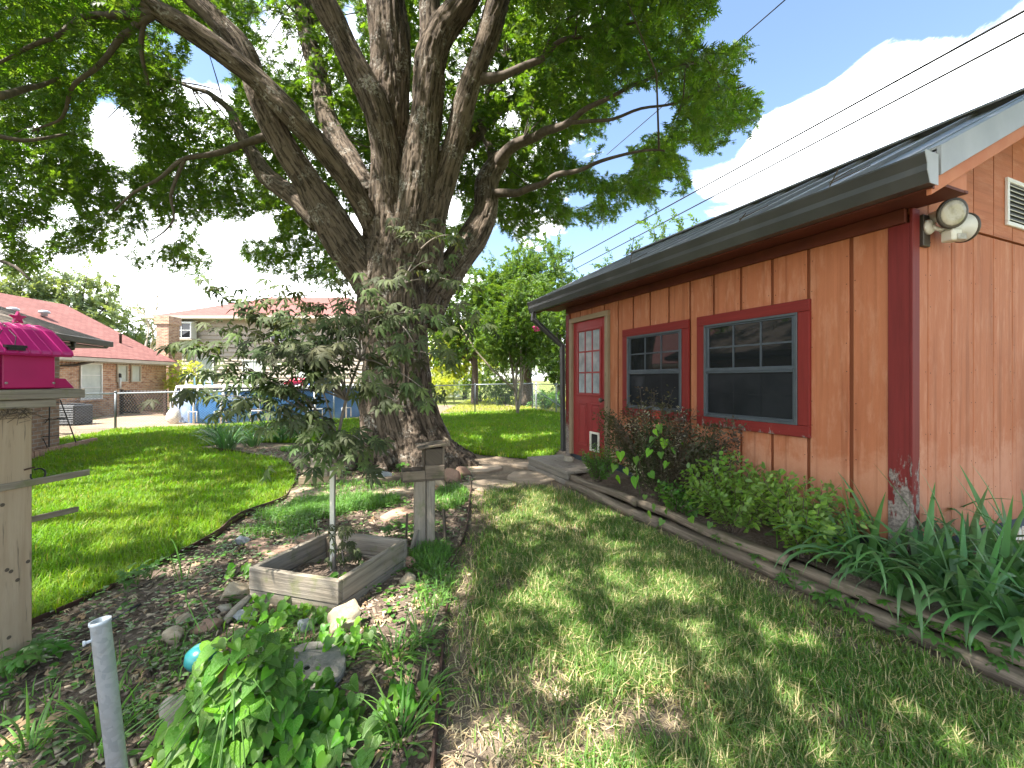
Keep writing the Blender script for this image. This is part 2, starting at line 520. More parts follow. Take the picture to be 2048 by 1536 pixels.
M['lamp_white'] = m_plain('aged_white_lamp', (.70, .70, .66), (.60, .59, .53), 5, .4, bump=.02)
t = NT('lamp_lens'); co = t.coord('Object'); t.bump(t.noise(co, 90, 2), .5, .004)
t.fin(t.mix(t.ramp(t.noise(co, 18, 3), .4, .6), (.45, .41, .33), (.30, .27, .20)), .15, 0, .6); M['lens'] = t.m
M['bronze'] = m_plain('bronze_metal', (.10, .085, .07), (.07, .06, .05), 8, .5, .5, .05)
# woods
M['grey_wood'] = m_wood('weathered_grey_wood', (.38, .33, .265), (.165, .14, .112), (.32, .255, .175), .6, .9, moss=(.16, .17, .07))
M['dark_wood'] = m_wood('dark_weathered_wood', (.13, .10, .075), (.075, .06, .045), (.16, .125, .085), 1.0, .5)
M['timber'] = m_wood('landscape_timber_wood', (.30, .235, .175), (.075, .056, .042), (.20, .155, .11), .32, 1.0, moss=(.10, .10, .05))
M['post_wood'] = m_wood('sawn_pine_post_wood', (.50, .385, .265), (.40, .29, .185), (.34, .24, .15), .45, .3)
M['deck_wood'] = m_wood('grey_deck_plank_wood', (.27, .24, .20), (.20, .175, .145), (.155, .13, .105), 1.0, .4)
M['stake_white'] = m_plain('pale_painted_stake', (.62, .60, .50), (.54, .51, .42), 6, .6)
# metal
t = NT('galvanised_steel'); co = t.coord('Object')
v = t.n('ShaderNodeTexVoronoi'); t.t.links.new(co, v.inputs['Vector']); v.inputs['Scale'].default_value = 70
col = t.mix(t.ramp(v.outputs['Color'], .2, .8), (.42, .47, .52), (.33, .38, .43))
col = t.mix(t.ramp(t.noise(co, 22, 6, .7), .55, .72, 0, .6), col, (.30, .30, .29))
t.fin(col, t.ramp(t.noise(co, 14, 4), .3, .7, .34, .58), .3, .5); M['galv'] = t.m
M['galv_far'] = m_plain('galvanised_fence_metal', (.34, .37, .39), (.28, .31, .33), 6, .5, .5, .05)
M['rust'] = m_plain('rusty_edging_steel', (.085, .042, .03), (.05, .028, .022), 10, .8, .2, .4)
M['black_metal'] = m_plain('black_wrought_metal', (.02, .02, .02), (.012, .012, .012), 8, .5)
M['cable'] = m_plain('black_cable', (.02, .02, .022), None, 8, .6)
# pink feeder
M['magenta'] = m_plain('magenta_plastic', (.44, .008, .115), (.36, .006, .095), 4, .42, bump=.06, bscale=90, spec=.45)
M['magenta_roof'] = m_plain('magenta_roof_plastic', (.46, .012, .17), (.38, .01, .14), 4, .36, bump=.04, spec=.5)
M['screw'] = m_plain('screw_metal', (.4, .38, .35), None, 8, .4, .8, 0)
# stone
def m_stone(name, c1, c2, c3, bump=.8, sc=9):
    t = NT(name); co = t.coord('Object')
    a = t.noise(co, sc, 8, .68, .4); b = t.noise(co, sc*4, 6, .7)
    col = t.mix(t.ramp(a, .35, .65), c1, c2); col = t.mix(t.ramp(b, .5, .72, 0, .65), col, c3)
    col = t.mix(t.ramp(t.noise(co, sc*14, 3, .6), .58, .68, 0, .5), col, tuple(x*.45 for x in c2))
    t.bump(t.math('ADD', a, t.math('MULTIPLY', b, .5)), bump, .012)
    return t.fin(col, .88, 0, .25)
M['rock_tan'] = m_stone('tan_limestone', (.42, .35, .25), (.33, .26, .18), (.46, .41, .33))
M['rock_pale'] = m_stone('pale_limestone', (.38, .35, .29), (.28, .24, .19), (.24, .19, .13))
M['rock_red'] = m_stone('reddish_sandstone', (.36, .22, .16), (.30, .19, .14), (.40, .30, .22))
M['rock_grey'] = m_stone('blue_grey_stone', (.25, .27, .29), (.36, .37, .38), (.18, .19, .21))
M['flag'] = m_stone('tan_flagstone', (.37, .29, .215), (.30, .225, .16), (.24, .20, .14), .6, 5)
M['flag_pink'] = m_stone('pink_flagstone', (.40, .26, .19), (.33, .21, .15), (.42, .33, .25), .6, 5)
M['concrete'] = m_stone('round_concrete', (.27, .25, .225), (.21, .19, .17), (.33, .31, .285), .6, 16)
# ground
t = NT('lawn_soil'); co = t.coord('World', rnd=False)
a = t.noise(co, 3.0, 8, .62); b = t.noise(co, 30, 6, .7); c = t.noise(co, 120, 3, .7)
col = t.mix(t.ramp(a, .38, .62), (.19, .145, .11), (.27, .21, .16))
col = t.mix(t.ramp(b, .45, .65, 0, .8), col, (.29, .235, .15))
col = t.mix(t.ramp(c, .55, .7, 0, .7), col, (.07, .05, .036))
t.bump(t.math('ADD', b, t.math('MULTIPLY', c, .5)), .9, .02)
M['soil'] = t.fin(col, .95, 0, .1)
t = NT('dark_mulch'); co = t.coord('World', rnd=False)
a = t.noise(co, 2.2, 6, .62); b = t.noise(co, 38, 7, .72, .6); c = t.noise(co, 130, 3, .7)
col = t.mix(t.ramp(b, .36, .66), (.10, .072, .056), (.26, .20, .16))
col = t.mix(t.ramp(a, .48, .66, 0, .75), col, (.33, .265, .21))
col = t.mix(t.ramp(c, .58, .68, 0, .8), col, (.24, .185, .125))
t.bump(t.math('ADD', b, t.math('MULTIPLY', c, .6)), 1.0, .025)
M['mulch'] = t.fin(col, .95, 0, .1)
t = NT('lawn_base'); co = t.coord('World', rnd=False)
a = t.noise(co, 1.2, 6, .6); b = t.noise(co, 40, 6, .75)
col = t.mix(t.ramp(b, .35, .65), (.035, .085, .008), (.075, .15, .014))
col = t.mix(t.ramp(a, .45, .62, 0, .6), col, (.055, .12, .010))
t.bump(b, 1.0, .03)
M['lawn'] = t.fin(col, .9, 0, .1)
t = NT('far_ground'); co = t.coord('World', rnd=False)
a = t.noise(co, .35, 6, .6); b = t.noise(co, 12, 6, .7)
col = t.mix(t.ramp(a, .42, .6), (.10, .15, .025), (.19, .20, .06)); col = t.mix(t.ramp(b, .5, .7, 0, .6), col, (.24, .21, .12))
M['ground'] = t.fin(col, .95, 0, .1)
t = NT('bare_dirt'); co = t.coord('World', rnd=False)
a = t.noise(co, 1.4, 7, .65); b = t.noise(co, 22, 6, .7)
col = t.mix(t.ramp(a, .4, .62), (.26, .19, .13), (.34, .26, .18)); col = t.mix(t.ramp(b, .52, .7, 0, .6), col, (.14, .10, .07))
t.bump(b, .8, .02)
M['dirt'] = t.fin(col, .95, 0, .1)
# chips and litter (colour per chip)
def m_bits(name, cs):
    t = NT(name); r = t.island()
    col = t.mix(t.ramp(r, 0, .6), cs[0], cs[1]); col = t.mix(t.math('GREATER_THAN', t.math('FRACT', t.math('MULTIPLY', r, 41.7)), cs[3]), col, cs[2])
    return t.fin(col, .9, 0, .15)
M['chips'] = m_bits('mulch_chip', [(.08, .056, .042), (.25, .19, .145), (.42, .34, .25), .72])
M['litter'] = m_bits('dry_leaf', [(.26, .165, .085), (.36, .25, .15), (.44, .35, .24), .7])
M['thatch'] = m_bits('dry_grass', [(.42, .34, .19), (.54, .45, .28), (.33, .25, .14), .7])
M['twig'] = m_plain('bare_twig', (.12, .09, .065), (.08, .06, .045), 10, .9)
# bark
t = NT('oak_bark'); co = t.coord('bark')
r1 = t.noise(co, 1.0, 7, .62, .5)
r2 = t.noise(co, 2.6, 6, .7, .3)
w = t.coord('World', rnd=False)
col = t.mix(t.ramp(r1, .42, .56), (.034, .025, .019), (.145, .110, .083))
col = t.mix(t.ramp(r2, .48, .68, 0, .7), col, (.19, .155, .122))
lich = t.math('MULTIPLY', t.ramp(t.noise(w, 3.0, 6, .7), .53, .62), t.ramp(t.noise(w, 26, 4, .6), .47, .58))
col = t.mix(t.math('MULTIPLY', lich, .75), col, (.36, .34, .30))
t.bump(t.math('ADD', r1, t.math('MULTIPLY', r2, .55)), 1.0, .035)
M['bark'] = t.fin(col, .93, 0, .15)
M['branch_bark'] = m_plain('branch_bark', (.115, .09, .07), (.065, .05, .038), 14, .9, bump=.5, bscale=40)
M['maple_bark'] = m_plain('maple_bark', (.22, .19, .16), (.16, .13, .11), 20, .8)
M['myrtle_bark'] = m_plain('crape_myrtle_bark', (.36, .30, .24), (.25, .20, .15), 9, .8)
# foliage
M['oak_leaf'] = m_leaf('oak_leaf', [(.048, .100, .017), (.092, .158, .025), (.064, .124, .025)], .5, .45, (2.4, 2.3, .6))
M['grass_far'] = m_leaf('lush_lawn_blade', [(.11, .245, .016), (.175, .33, .024), (.18, .29, .028), (.34, .33, .10), .955], .38, .55, (1.6, 1.5, .5), spec=.2)
M['grass_near'] = m_leaf('lawn_blade', [(.085, .185, .034), (.145, .265, .05), (.14, .215, .06), (.52, .45, .25), .80], .35, .5, (1.6, 1.5, .6), spec=.25)
M['weed_grass'] = m_leaf('weed_grass_blade', [(.10, .23, .045), (.15, .30, .06), (.12, .26, .05)], .35, .5, (1.6, 1.5, .6))
M['vine_leaf'] = m_leaf('heart_vine_leaf', [(.13, .32, .036), (.23, .43, .055), (.10, .25, .034)], .42, .42, (1.6, 1.6, .55), vein=True, val=(.6, 1.2))
M['creeper_leaf'] = m_leaf('creeper_leaf', [(.07, .175, .035), (.12, .25, .05), (.08, .19, .035)], .35, .42)
M['maple_leaf'] = m_leaf('japanese_maple_leaf', [(.048, .080, .026), (.092, .125, .046), (.070, .072, .038)], .3, .6, (1.5, 1.3, .8), spec=.2, val=(.6, 1.5))
M['iris_leaf'] = m_leaf('iris_blade', [(.08, .19, .075), (.135, .26, .10), (.10, .22, .07)], .28, .4, (1.4, 1.5, .7), spec=.4)
M['barberry'] = m_leaf('dark_shrub_leaf', [(.040, .060, .026), (.075, .105, .040), (.085, .055, .045)], .25, .45)
M['barberry_sunlit'] = m_leaf('pale_sunlit_shrub_leaf', [(.34, .33, .24), (.26, .30, .17), (.40, .36, .30)], .25, .4)  # paler silvery copy of the dark leaf; sunlight is put into the colour
M['privet'] = m_leaf('light_shrub_leaf', [(.17, .30, .06), (.26, .40, .09), (.14, .26, .06)], .4, .42)
M['myrtle_leaf'] = m_leaf('myrtle_leaf', [(.06, .12, .022), (.11, .19, .035), (.085, .16, .03)], .4, .5)
M['far_leaf'] = m_leaf('far_tree_leaf', [(.095, .175, .035), (.15, .245, .05), (.12, .20, .045)], .4, .6)
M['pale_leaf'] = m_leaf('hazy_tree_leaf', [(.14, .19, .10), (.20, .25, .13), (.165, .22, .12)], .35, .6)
M['yellow_leaf'] = m_leaf('yellow_green_leaf', [(.30, .36, .05), (.40, .42, .07), (.33, .40, .06)], .4, .5)
M['flower'] = m_plain('pink_flower', (.65, .06, .20), (.55, .05, .16), 9, .6)
# houses
def m_brick(name, c1, c2, c3, mortar, s=1.0):
    t = NT(name)
    b = t.n('ShaderNodeTexBrick'); t.t.links.new(t.coord('UV', (1, 1, 1), rnd=False), b.inputs['Vector'])
    b.inputs['Scale'].default_value = 1.0 / s
    b.inputs['Mortar Size'].default_value = .010; b.inputs['Mortar Smooth'].default_value = .2; b.inputs['Bias'].default_value = -.1
    b.inputs['Brick Width'].default_value = .215; b.inputs['Row Height'].default_value = .075
    b.inputs['Color1'].default_value = (*c1, 1); b.inputs['Color2'].default_value = (*c2, 1); b.inputs['Mortar'].default_value = (*mortar, 1)
    col = t.mix(t.ramp(t.noise(t.coord('UV', (3.5, 9, 1), rnd=False), 1, 3), .5, .68, 0, .85), b.outputs['Color'], c3)
    t.bump(b.outputs['Fac'], -.5, .01)
    return t.fin(col, .9, 0, .2)
M['brick'] = m_brick('orange_brick', (.52, .30, .18), (.33, .165, .10), (.22, .11, .08), (.46, .42, .36))
M['brick_dark'] = m_brick('brown_brick', (.26, .16, .11), (.20, .12, .085), (.15, .09, .07), (.26, .23, .2))
def m_shingle(name, c1, c2):
    t = NT(name)
    b = t.n('ShaderNodeTexBrick'); t.t.links.new(t.coord('UV', (1, 1, 1), rnd=False), b.inputs['Vector'])
    b.inputs['Scale'].default_value = 1.0; b.inputs['Mortar Size'].default_value = .008; b.inputs['Brick Width'].default_value = .30; b.inputs['Row Height'].default_value = .14
    b.inputs['Color1'].default_value = (*c1, 1); b.inputs['Color2'].default_value = (*c2, 1); b.inputs['Mortar'].default_value = (*[x*.4 for x in c2], 1)
    col = t.mix(t.ramp(t.noise(t.coord('UV', (40, 40, 1), rnd=False), 1, 4, .7), .4, .7, 0, .4), b.outputs['Color'], tuple(x*.6 for x in c2))
    t.bump(b.outputs['Fac'], -.5, .01)
    return t.fin(col, .95, 0, .15)
M['shingle_red'] = m_shingle('red_roof_shingle', (.25, .115, .10), (.19, .085, .075))
M['shingle_dark'] = m_shingle('grey_brown_shingle', (.17, .14, .12), (.12, .10, .085))
M['lap'] = m_plain('beige_lap_siding', (.42, .36, .295), (.38, .325, .27), 1.5, .7)
M['beige_trim'] = m_plain('beige_house_trim', (.48, .43, .35), (.42, .37, .30), 3, .7)
M['white_frame'] = m_plain('white_window_frame', (.72, .72, .70), (.64, .64, .62), 5, .5)
M['blind'] = m_plain('pale_window_blind', (.50, .54, .50), (.42, .46, .43), 5, .4)
M['brown_gutter'] = m_plain('dark_brown_gutter', (.06, .045, .035), (.04, .03, .024), 4, .5)
M['lattice'] = m_plain('dark_lattice_wood', (.065, .04, .03), (.045, .028, .02), 9, .85)
t = NT('pool_sunlit_wall_print'); co = t.coord('World', rnd=False)  # print on the left end, paler: sun on it put into the colour
a = t.noise(co, 1.3, 5, .6, 1.0); b = t.noise(co, 6, 4, .6)
col = t.mix(t.ramp(a, .40, .62), (.20, .27, .42), (.40, .46, .60)); col = t.mix(t.ramp(b, .55, .7, 0, .4), col, (.12, .19, .33))
M['pool_lit_print'] = t.fin(col, .4, 0, .4)
M['pool_blue'] = m_plain('pool_blue_vinyl', (.055, .17, .38), (.04, .13, .31), 4, .4, bump=.1, bscale=8)
M['pool_dark'] = m_plain('pool_navy_band', (.02, .035, .075), (.015, .025, .055), 3, .4)
t = NT('pool_water'); t.bump(t.noise(t.coord('World', rnd=False), 6, 3), .3, .02); t.fin((.05, .22, .34), .05, 0, .6); M['water'] = t.m
M['toy_red'] = m_plain('red_inflatable_vinyl', (.60, .04, .09), None, 3, .35, bump=.03)
M['toy_blue'] = m_plain('blue_inflatable_vinyl', (.06, .16, .55), None, 3, .35, bump=.03)
M['bag'] = m_plain('white_plastic_bag', (.70, .67, .62), (.58, .52, .46), 9, .5, bump=.5, bscale=14)
M['ac'] = m_plain('dark_ac_metal', (.045, .048, .05), (.03, .032, .034), 8, .6)
M['teal'] = m_plain('teal_glaze', (.02, .16, .17), (.015, .11, .13), 8, .3)
M['terracotta'] = m_plain('tan_ceramic', (.42, .26, .12), (.33, .20, .09), 12, .5)
M['bamboo'] = m_plain('brown_cane', (.30, .17, .07), (.22, .12, .05), 7, .6)
# ------------------------------------------------------------------ the ground
def sheet(name, mat, x0, x1, y0, y1, step, dz, poly=None):
    xs = np.arange(x0, x1+1e-6, step); ys = np.arange(y0, y1+1e-6, step)
    X, Y = np.meshgrid(xs, ys); nx, ny = len(xs), len(ys)
    Z = hz_np(X, Y) + dz
    V = np.stack([X.ravel(), Y.ravel(), Z.ravel()], 1)
    i = np.arange(nx-1)[None] + (np.arange(ny-1)*nx)[:, None]
    Fc = np.stack([i, i+1, i+1+nx, i+nx], 2).reshape(-1, 4)
    if poly is not None:
        c = V[Fc].mean(1); keep = in_poly(c[:, 0], c[:, 1], poly); Fc = Fc[keep]
        u = np.unique(Fc); mp = -np.ones(len(V), int); mp[u] = np.arange(len(u)); V = V[u]; Fc = mp[Fc]
    o = link(name, np_mesh(name, V, Fc, True), None, mat)
    return tag(o, kind='structure')
g = MB(); g.v = [Vector(p) for p in ((-400,-60,-.06),(400,-60,-.06),(400,600,-.06),(-400,600,-.06))]; g.face((0,1,2,3))
tag(g.build('ground', M['ground']), kind='structure')
sheet('yard_soil', M['soil'], -14, 9, -6, 24, .15, 0.0)

EDGE_L = [(68,1252),(250,1160),(424,1078),(479,1039),(564,1003),(588,968),(593,945),(564,923),(540,915),(458,908),(426,905)]
EDGE_L = [(-2.74, .9), (-2.73, 1.7)] + [tuple(G(*p)[:2]) for p in EDGE_L]
EDGE_R = [(871,1536),(885,1350),(894,1221),(898,1171),(910,1118),(930,1071),(938,1024),(943,989),(946,957)]
EDGE_R = [(-.2, .8)] + [tuple(G(*p)[:2]) for p in EDGE_R]
LAWN = EDGE_L + [(-9.2, 9.2), (-10.9, 11.9), (-1.57, 18.4), (.96, 20.2), (2.2, 17.3), (1.5, 12), (.55, 8.3), (-.2, 7.9), (-.9, 8.4), (-2.2, 9.0), (-3.2, 9.0), (-5.2, 9.3), (-6.6, 9.2), (-6.4, 8.4)]
# two lobes: left lawn and the lawn behind the tree
LAWN_LEFT = EDGE_L + [(-6.6, 8.9), (-6.0, 9.6), (-4.0, 9.6), (-2.9, 9.0), (-1.6, 8.8), (-.5, 8.0), (.3, 7.7), (.72, 7.8), (1.6, 11), (2.4, 16.5), (.96, 20.0), (-1.57, 18.3), (-10.9, 11.8), (-10.2, 9.6), (-8.2, 7.6), (-8.2, .9)]
sheet('lawn', M['lawn'], -11.4, 2.7, .9, 20.4, .06, .005, LAWN_LEFT)
BED = EDGE_R + [(-.75, 7.2), (-3.2, 8.6), (-5.4, 8.9)] + EDGE_L[::-1]
sheet('mulch_bed', M['mulch'], -6.2, 0.1, .8, 8.9, .045, .006, BED)
POOL_DIRT = [(-12.5, 12.2), (-9.5, 13.1), (-4, 16.6), (-4, 22), (-14, 22), (-16, 17)]
sheet('pool_yard_dirt', M['dirt'], -17, -3, 12, 22.2, .25, .005, POOL_DIRT)

# ------------------------------------------------------------------ the shed (frame: t along the front from its near corner, o outward, z up)
C0 = Vector((2.655, 2.90, 0)); D1 = Vector((-.3967, .918, 0)); NO = Vector((-.918, -.3967, 0)); D2 = -NO; UP = Vector((0, 0, 1))
def S(t, o, z): return C0 + D1*t + NO*o + UP*z
LEN, DEP, ZB, ZT, ZFL = 4.42, 3.06, .30, 2.47, .24
shed = empty('shed', S(LEN/2, -DEP/2, 0), 'orange board-sided shed with red trim and dark metal gutter', 'shed')
def sbox(mb, t0, t1, o0, o1, z0, z1):
    return mb.box(S((t0+t1)/2, (o0+o1)/2, (z0+z1)/2), abs(t1-t0), abs(o1-o0), abs(z1-z0), D1, NO, UP)
def part(fn, name, mat, parent, bevel=0.0, smooth=False):
    mb = MB(); fn(mb); return mb.build(name, mat, parent, smooth, bevel)

part(lambda m: sbox(m, .03, LEN-.03, -.03, -DEP+.03, -.1, ZB+.02), 'foundation', M['foundation'], shed)
core = part(lambda m: (sbox(m, .012, LEN-.012, -.012, -DEP+.012, ZB, 2.55)), 'wall', M['groove'], shed)
# gable core above the wall
part(lambda m: m.prism([(0.02, 0), (DEP-.02, 0), (DEP/2, .5*(DEP/2))], S(.012, 0, 2.55), D2, UP, D1, LEN-.024), 'gable_wall', M['siding'], shed)
# front boards: 305 mm sheets ribs with narrow grooves
gro = [.03 + .3085*k for k in range(0, 16)]
edges = [0.0] + [g for g in gro if .1 < g < LEN-.05] + [LEN]
for a, b in zip(edges[:-1], edges[1:]):
    part(lambda m: sbox(m, a+.014, b-.014, -.004, .012, ZB-.02 + random.uniform(0, .006), 2.545), 'siding_board', M['siding'], core, .004)
# gable boards: lower course up to the seam at 2.5 m, upper course following the rake
ge = [0.0] + [.207 + .314*k for k in range(0, 10) if .207+.314*k < DEP-.05] + [DEP]
for a, b in zip(ge[:-1], ge[1:]):
    def low(m, a=a, b=b):
        m.box(C0 + D2*((a+b)/2) - D1*.008 + UP*((ZB-.02+2.495)/2), b-a-.012, .016, 2.495-ZB+.02, D2, D1, UP)
    part(low, 'siding_board', M['siding'], core, .004)
    def top(z, x): return min(2.55 + .5*x, 2.55 + .5*(DEP-x)) + .16
    def upb(m, a=a, b=b):
        a2, b2 = a+.006, b-.006
        za, zb_ = top(0, a2), top(0, b2)
        poly = [(a2, 2.512), (b2, 2.512), (b2, zb_), (a2, za)]
        if a2 < DEP/2 < b2: poly = [(a2, 2.512), (b2, 2.512), (b2, zb_), (DEP/2, top(0, DEP/2)), (a2, za)]
        m.prism(poly, C0 - D1*.016, D2, UP, D1, .02)
    part(upb, 'siding_board', M['siding'], core)
# nail heads along the sheet edges
mb = MB()
for gx_ in edges[1:-1]:
    for k in range(11):
        for sgn in (-.03, .03):
            if random.random() < .25: continue
            z_ = ZB + .06 + k*.22 + random.uniform(-.02, .02); mb.lathe([(.0045, 0), (.0035, .0012)], S(gx_+sgn+random.uniform(-.004, .004), .0118, z_), 6, D1, UP, NO)
for gx_ in ge[1:-1]:
    for k in range(10):
        for sgn in (-.03, .03):
            if random.random() < .25: continue
            mb.lathe([(.0045, 0), (.0035, .0012)], C0 + D2*(gx_+sgn) - D1*.0158 + UP*(ZB + .06 + k*.22 + random.uniform(-.02, .02)), 6, D2, UP, -D1)
tag(mb.build('nail_heads', M['rust'], core), kind='stuff')
# corner trims
part(lambda m: sbox(m, -.0155, .105, .012, .024, ZB-.13, 2.448), 'corner_trim', M['red_trim'], shed, .003)
part(lambda m: m.box(C0 - D1*.0245 + D2*.020 + UP*((ZB-.16+2.54)/2), .088, .017, 2.54-ZB+.16, D2, D1, UP), 'corner_trim', M['red_trim'], shed, .003)
part(lambda m: sbox(m, LEN-.10, LEN+.02, .012, .034, ZB-.13, 2.44), 'corner_trim', M['red_trim'], shed, .003)
# frieze under the soffit, soffit, fascia
part(lambda m: sbox(m, .0, LEN, .013, .045, 2.45, 2.545), 'frieze_board', M['dark_red'], shed, .003)
OG = .40
part(lambda m: sbox(m, -.27, LEN+.36, -.02, OG, 2.548, 2.565), 'soffit', M['dark_red'], shed)
part(lambda m: sbox(m, -.30, LEN+.36, OG, OG+.022, 2.49, 2.63), 'fascia', M['dark_red'], shed)
# roof: front and back slope
SL = .5; EAVE_Z = 2.655; RID = DEP/2
def zr(o): return EAVE_Z + SL*(OG+.03 - o)
roof = part(lambda m: m.prism([(OG+.05, zr(OG+.05)), (OG+.05, zr(OG+.05)+.03), (-RID, zr(-RID)+.03), (-DEP-OG-.05, zr(OG+.05)+.03), (-DEP-OG-.05, zr(OG+.05)), (-RID, zr(-RID))], S(-.30, 0, 0), NO, UP, D1, LEN+.66), 'roof', M['roof_metal'], shed)
k = 0; tt = -.18
while tt < LEN+.34:
    def rib(m, tt=tt):
        a = S(tt, OG+.045, zr(OG+.045)+.045); b = S(tt, -RID+.01, zr(-RID+.01)+.045)
        m.bar(a, b, .05, .032, UP); m.bar(a + D1*.07, b + D1*.07, .014, .018, UP)
    part(rib, 'roof_rib', M['roof_metal'], roof, .004); tt += .405
part(lambda m: m.prism([(-.16, -.055), (0, .025), (.16, -.055), (.16, -.07), (0, .008), (-.16, -.07)], S(-.31, -RID, zr(-RID)+.075), D2, UP, D1, LEN+.68), 'ridge_cap', M['roof_metal'], roof)
# gutter with its folded profile, end cap and downspout
prof = [(OG+.023, 2.50), (OG+.10, 2.50), (OG+.128, 2.565), (OG+.128, 2.60), (OG+.150, 2.655), (OG+.150, 2.665), (OG+.140, 2.665), (OG+.12, 2.605), (OG+.12, 2.57), (OG+.095, 2.508), (OG+.031, 2.508), (OG+.031, 2.665), (OG+.023, 2.665)]
gut = part(lambda m: m.prism(prof, S(-.32, 0, 0), NO, UP, D1, LEN+.70), 'gutter', M['gutter'], shed)
part(lambda m: m.prism([(OG+.02, 2.495), (OG+.103, 2.495), (OG+.132, 2.563), (OG+.132, 2.6), (OG+.153, 2.655), (OG+.153, 2.67), (OG+.02, 2.67)], S(-.325, 0, 0), NO, UP, D1, .004), 'end_cap', M['flashing'], gut)  # near cap paler than the gutter; open-sky brightness put into its colour
part(lambda m: m.prism([(OG+.02, 2.495), (OG+.103, 2.495), (OG+.132, 2.563), (OG+.132, 2.6), (OG+.153, 2.655), (OG+.153, 2.67), (OG+.02, 2.67)], S(LEN+.381, 0, 0), NO, UP, D1, .004), 'end_cap', M['gutter'], gut)
def dsp(m):
    a = S(LEN+.30, OG+.075, 2.50); b = S(LEN+.30, OG+.075, 2.36); c = S(LEN+.10, .05, 1.98); d = S(LEN+.07, .05, .25)
    m.bar(a, b, .075, .06, NO); m.bar(b+UP*.03, c-UP*.03, .075, .06, NO); m.bar(c, d, .075, .06, NO)
part(dsp, 'downspout', M['gutter'], shed, .006)
# rake: orange board, grey flashing above it and the boxed eave return
def zrk(a): return zr(-a)
def rakebar(m, o0, o1, dz0, dz1, tt0, tt1, side=1):
    A = S(tt0, 0, 0); pts = [(o0, zr(o0)+dz0), (o0, zr(o0)+dz1), (o1, zr(o1)+dz1), (o1, zr(o1)+dz0)]
    m.prism(pts, A, NO, UP, D1, tt1-tt0)
part(lambda m: rakebar(m, OG+.02, -RID, -.205, -.08, -.295, -.27), 'rake_board', M['fascia_orange'], shed, .003)
part(lambda m: rakebar(m, OG-.02, -RID, -.115, .055, -.322, -.300), 'rake_flashing', M['flashing'], shed, .002)
part(lambda m: rakebar(m, OG-.02, -RID, .040, .056, -.30, -.14), 'rake_flashing', M['flashing'], shed, .002)
part(lambda m: m.prism([(OG+.0, 2.567), (OG+.0, 2.61), (.12, 2.74), (-.06, 2.82), (-.06, 2.567)], S(-.265, 0, 0), NO, UP, D1, .02), 'eave_return', M['fascia_orange'], shed, .002)
part(lambda m: sbox(m, -.272, -.02, -.021, -.06, 2.550, 2.566), 'eave_return_soffit', M['dark_red'], shed)
part(lambda m: m.prism([(-DEP-OG, zr(OG)-.02), (-RID, zr(-RID)-.02), (OG, zr(OG)-.02), (OG, zr(OG)-.05), (-RID, zr(-RID)-.05), (-DEP-OG, zr(OG)-.05)], S(-.27, 0, 0), NO, UP, D1, .27), 'rake_soffit', M['fascia_orange'], shed)
# loft vent in the gable
def gbox(m, a0, a1, d0, d1, z0, z1): m.box(C0 + D2*((a0+a1)/2) - D1*((d0+d1)/2) + UP*((z0+z1)/2), a1-a0, d1-d0, z1-z0, D2, D1, UP)
vent = part(lambda m: gbox(m, 1.34, 1.72, .016, .022, 2.63, 2.99), 'vent', M['black_metal'], shed)
for (a0, a1, z0, z1) in ((1.33, 1.73, 2.962, 2.995), (1.33, 1.73, 2.62, 2.653), (1.33, 1.363, 2.654, 2.961), (1.697, 1.73, 2.654, 2.961)):
    part(lambda m: gbox(m, a0, a1, .016, .036, z0, z1), 'vent_frame', M['white_frame'], vent, .003)
for k in range(8):
    z = 2.672 + k*.038
    part(lambda m: m.box(C0 + D2*1.53 - D1*.028 + UP*z, .332, .026, .004, D2, (-D1*.8-UP*.6).normalized(), (UP*.8-D1*.6).normalized()), 'vent_slat', M['white_frame'], vent)

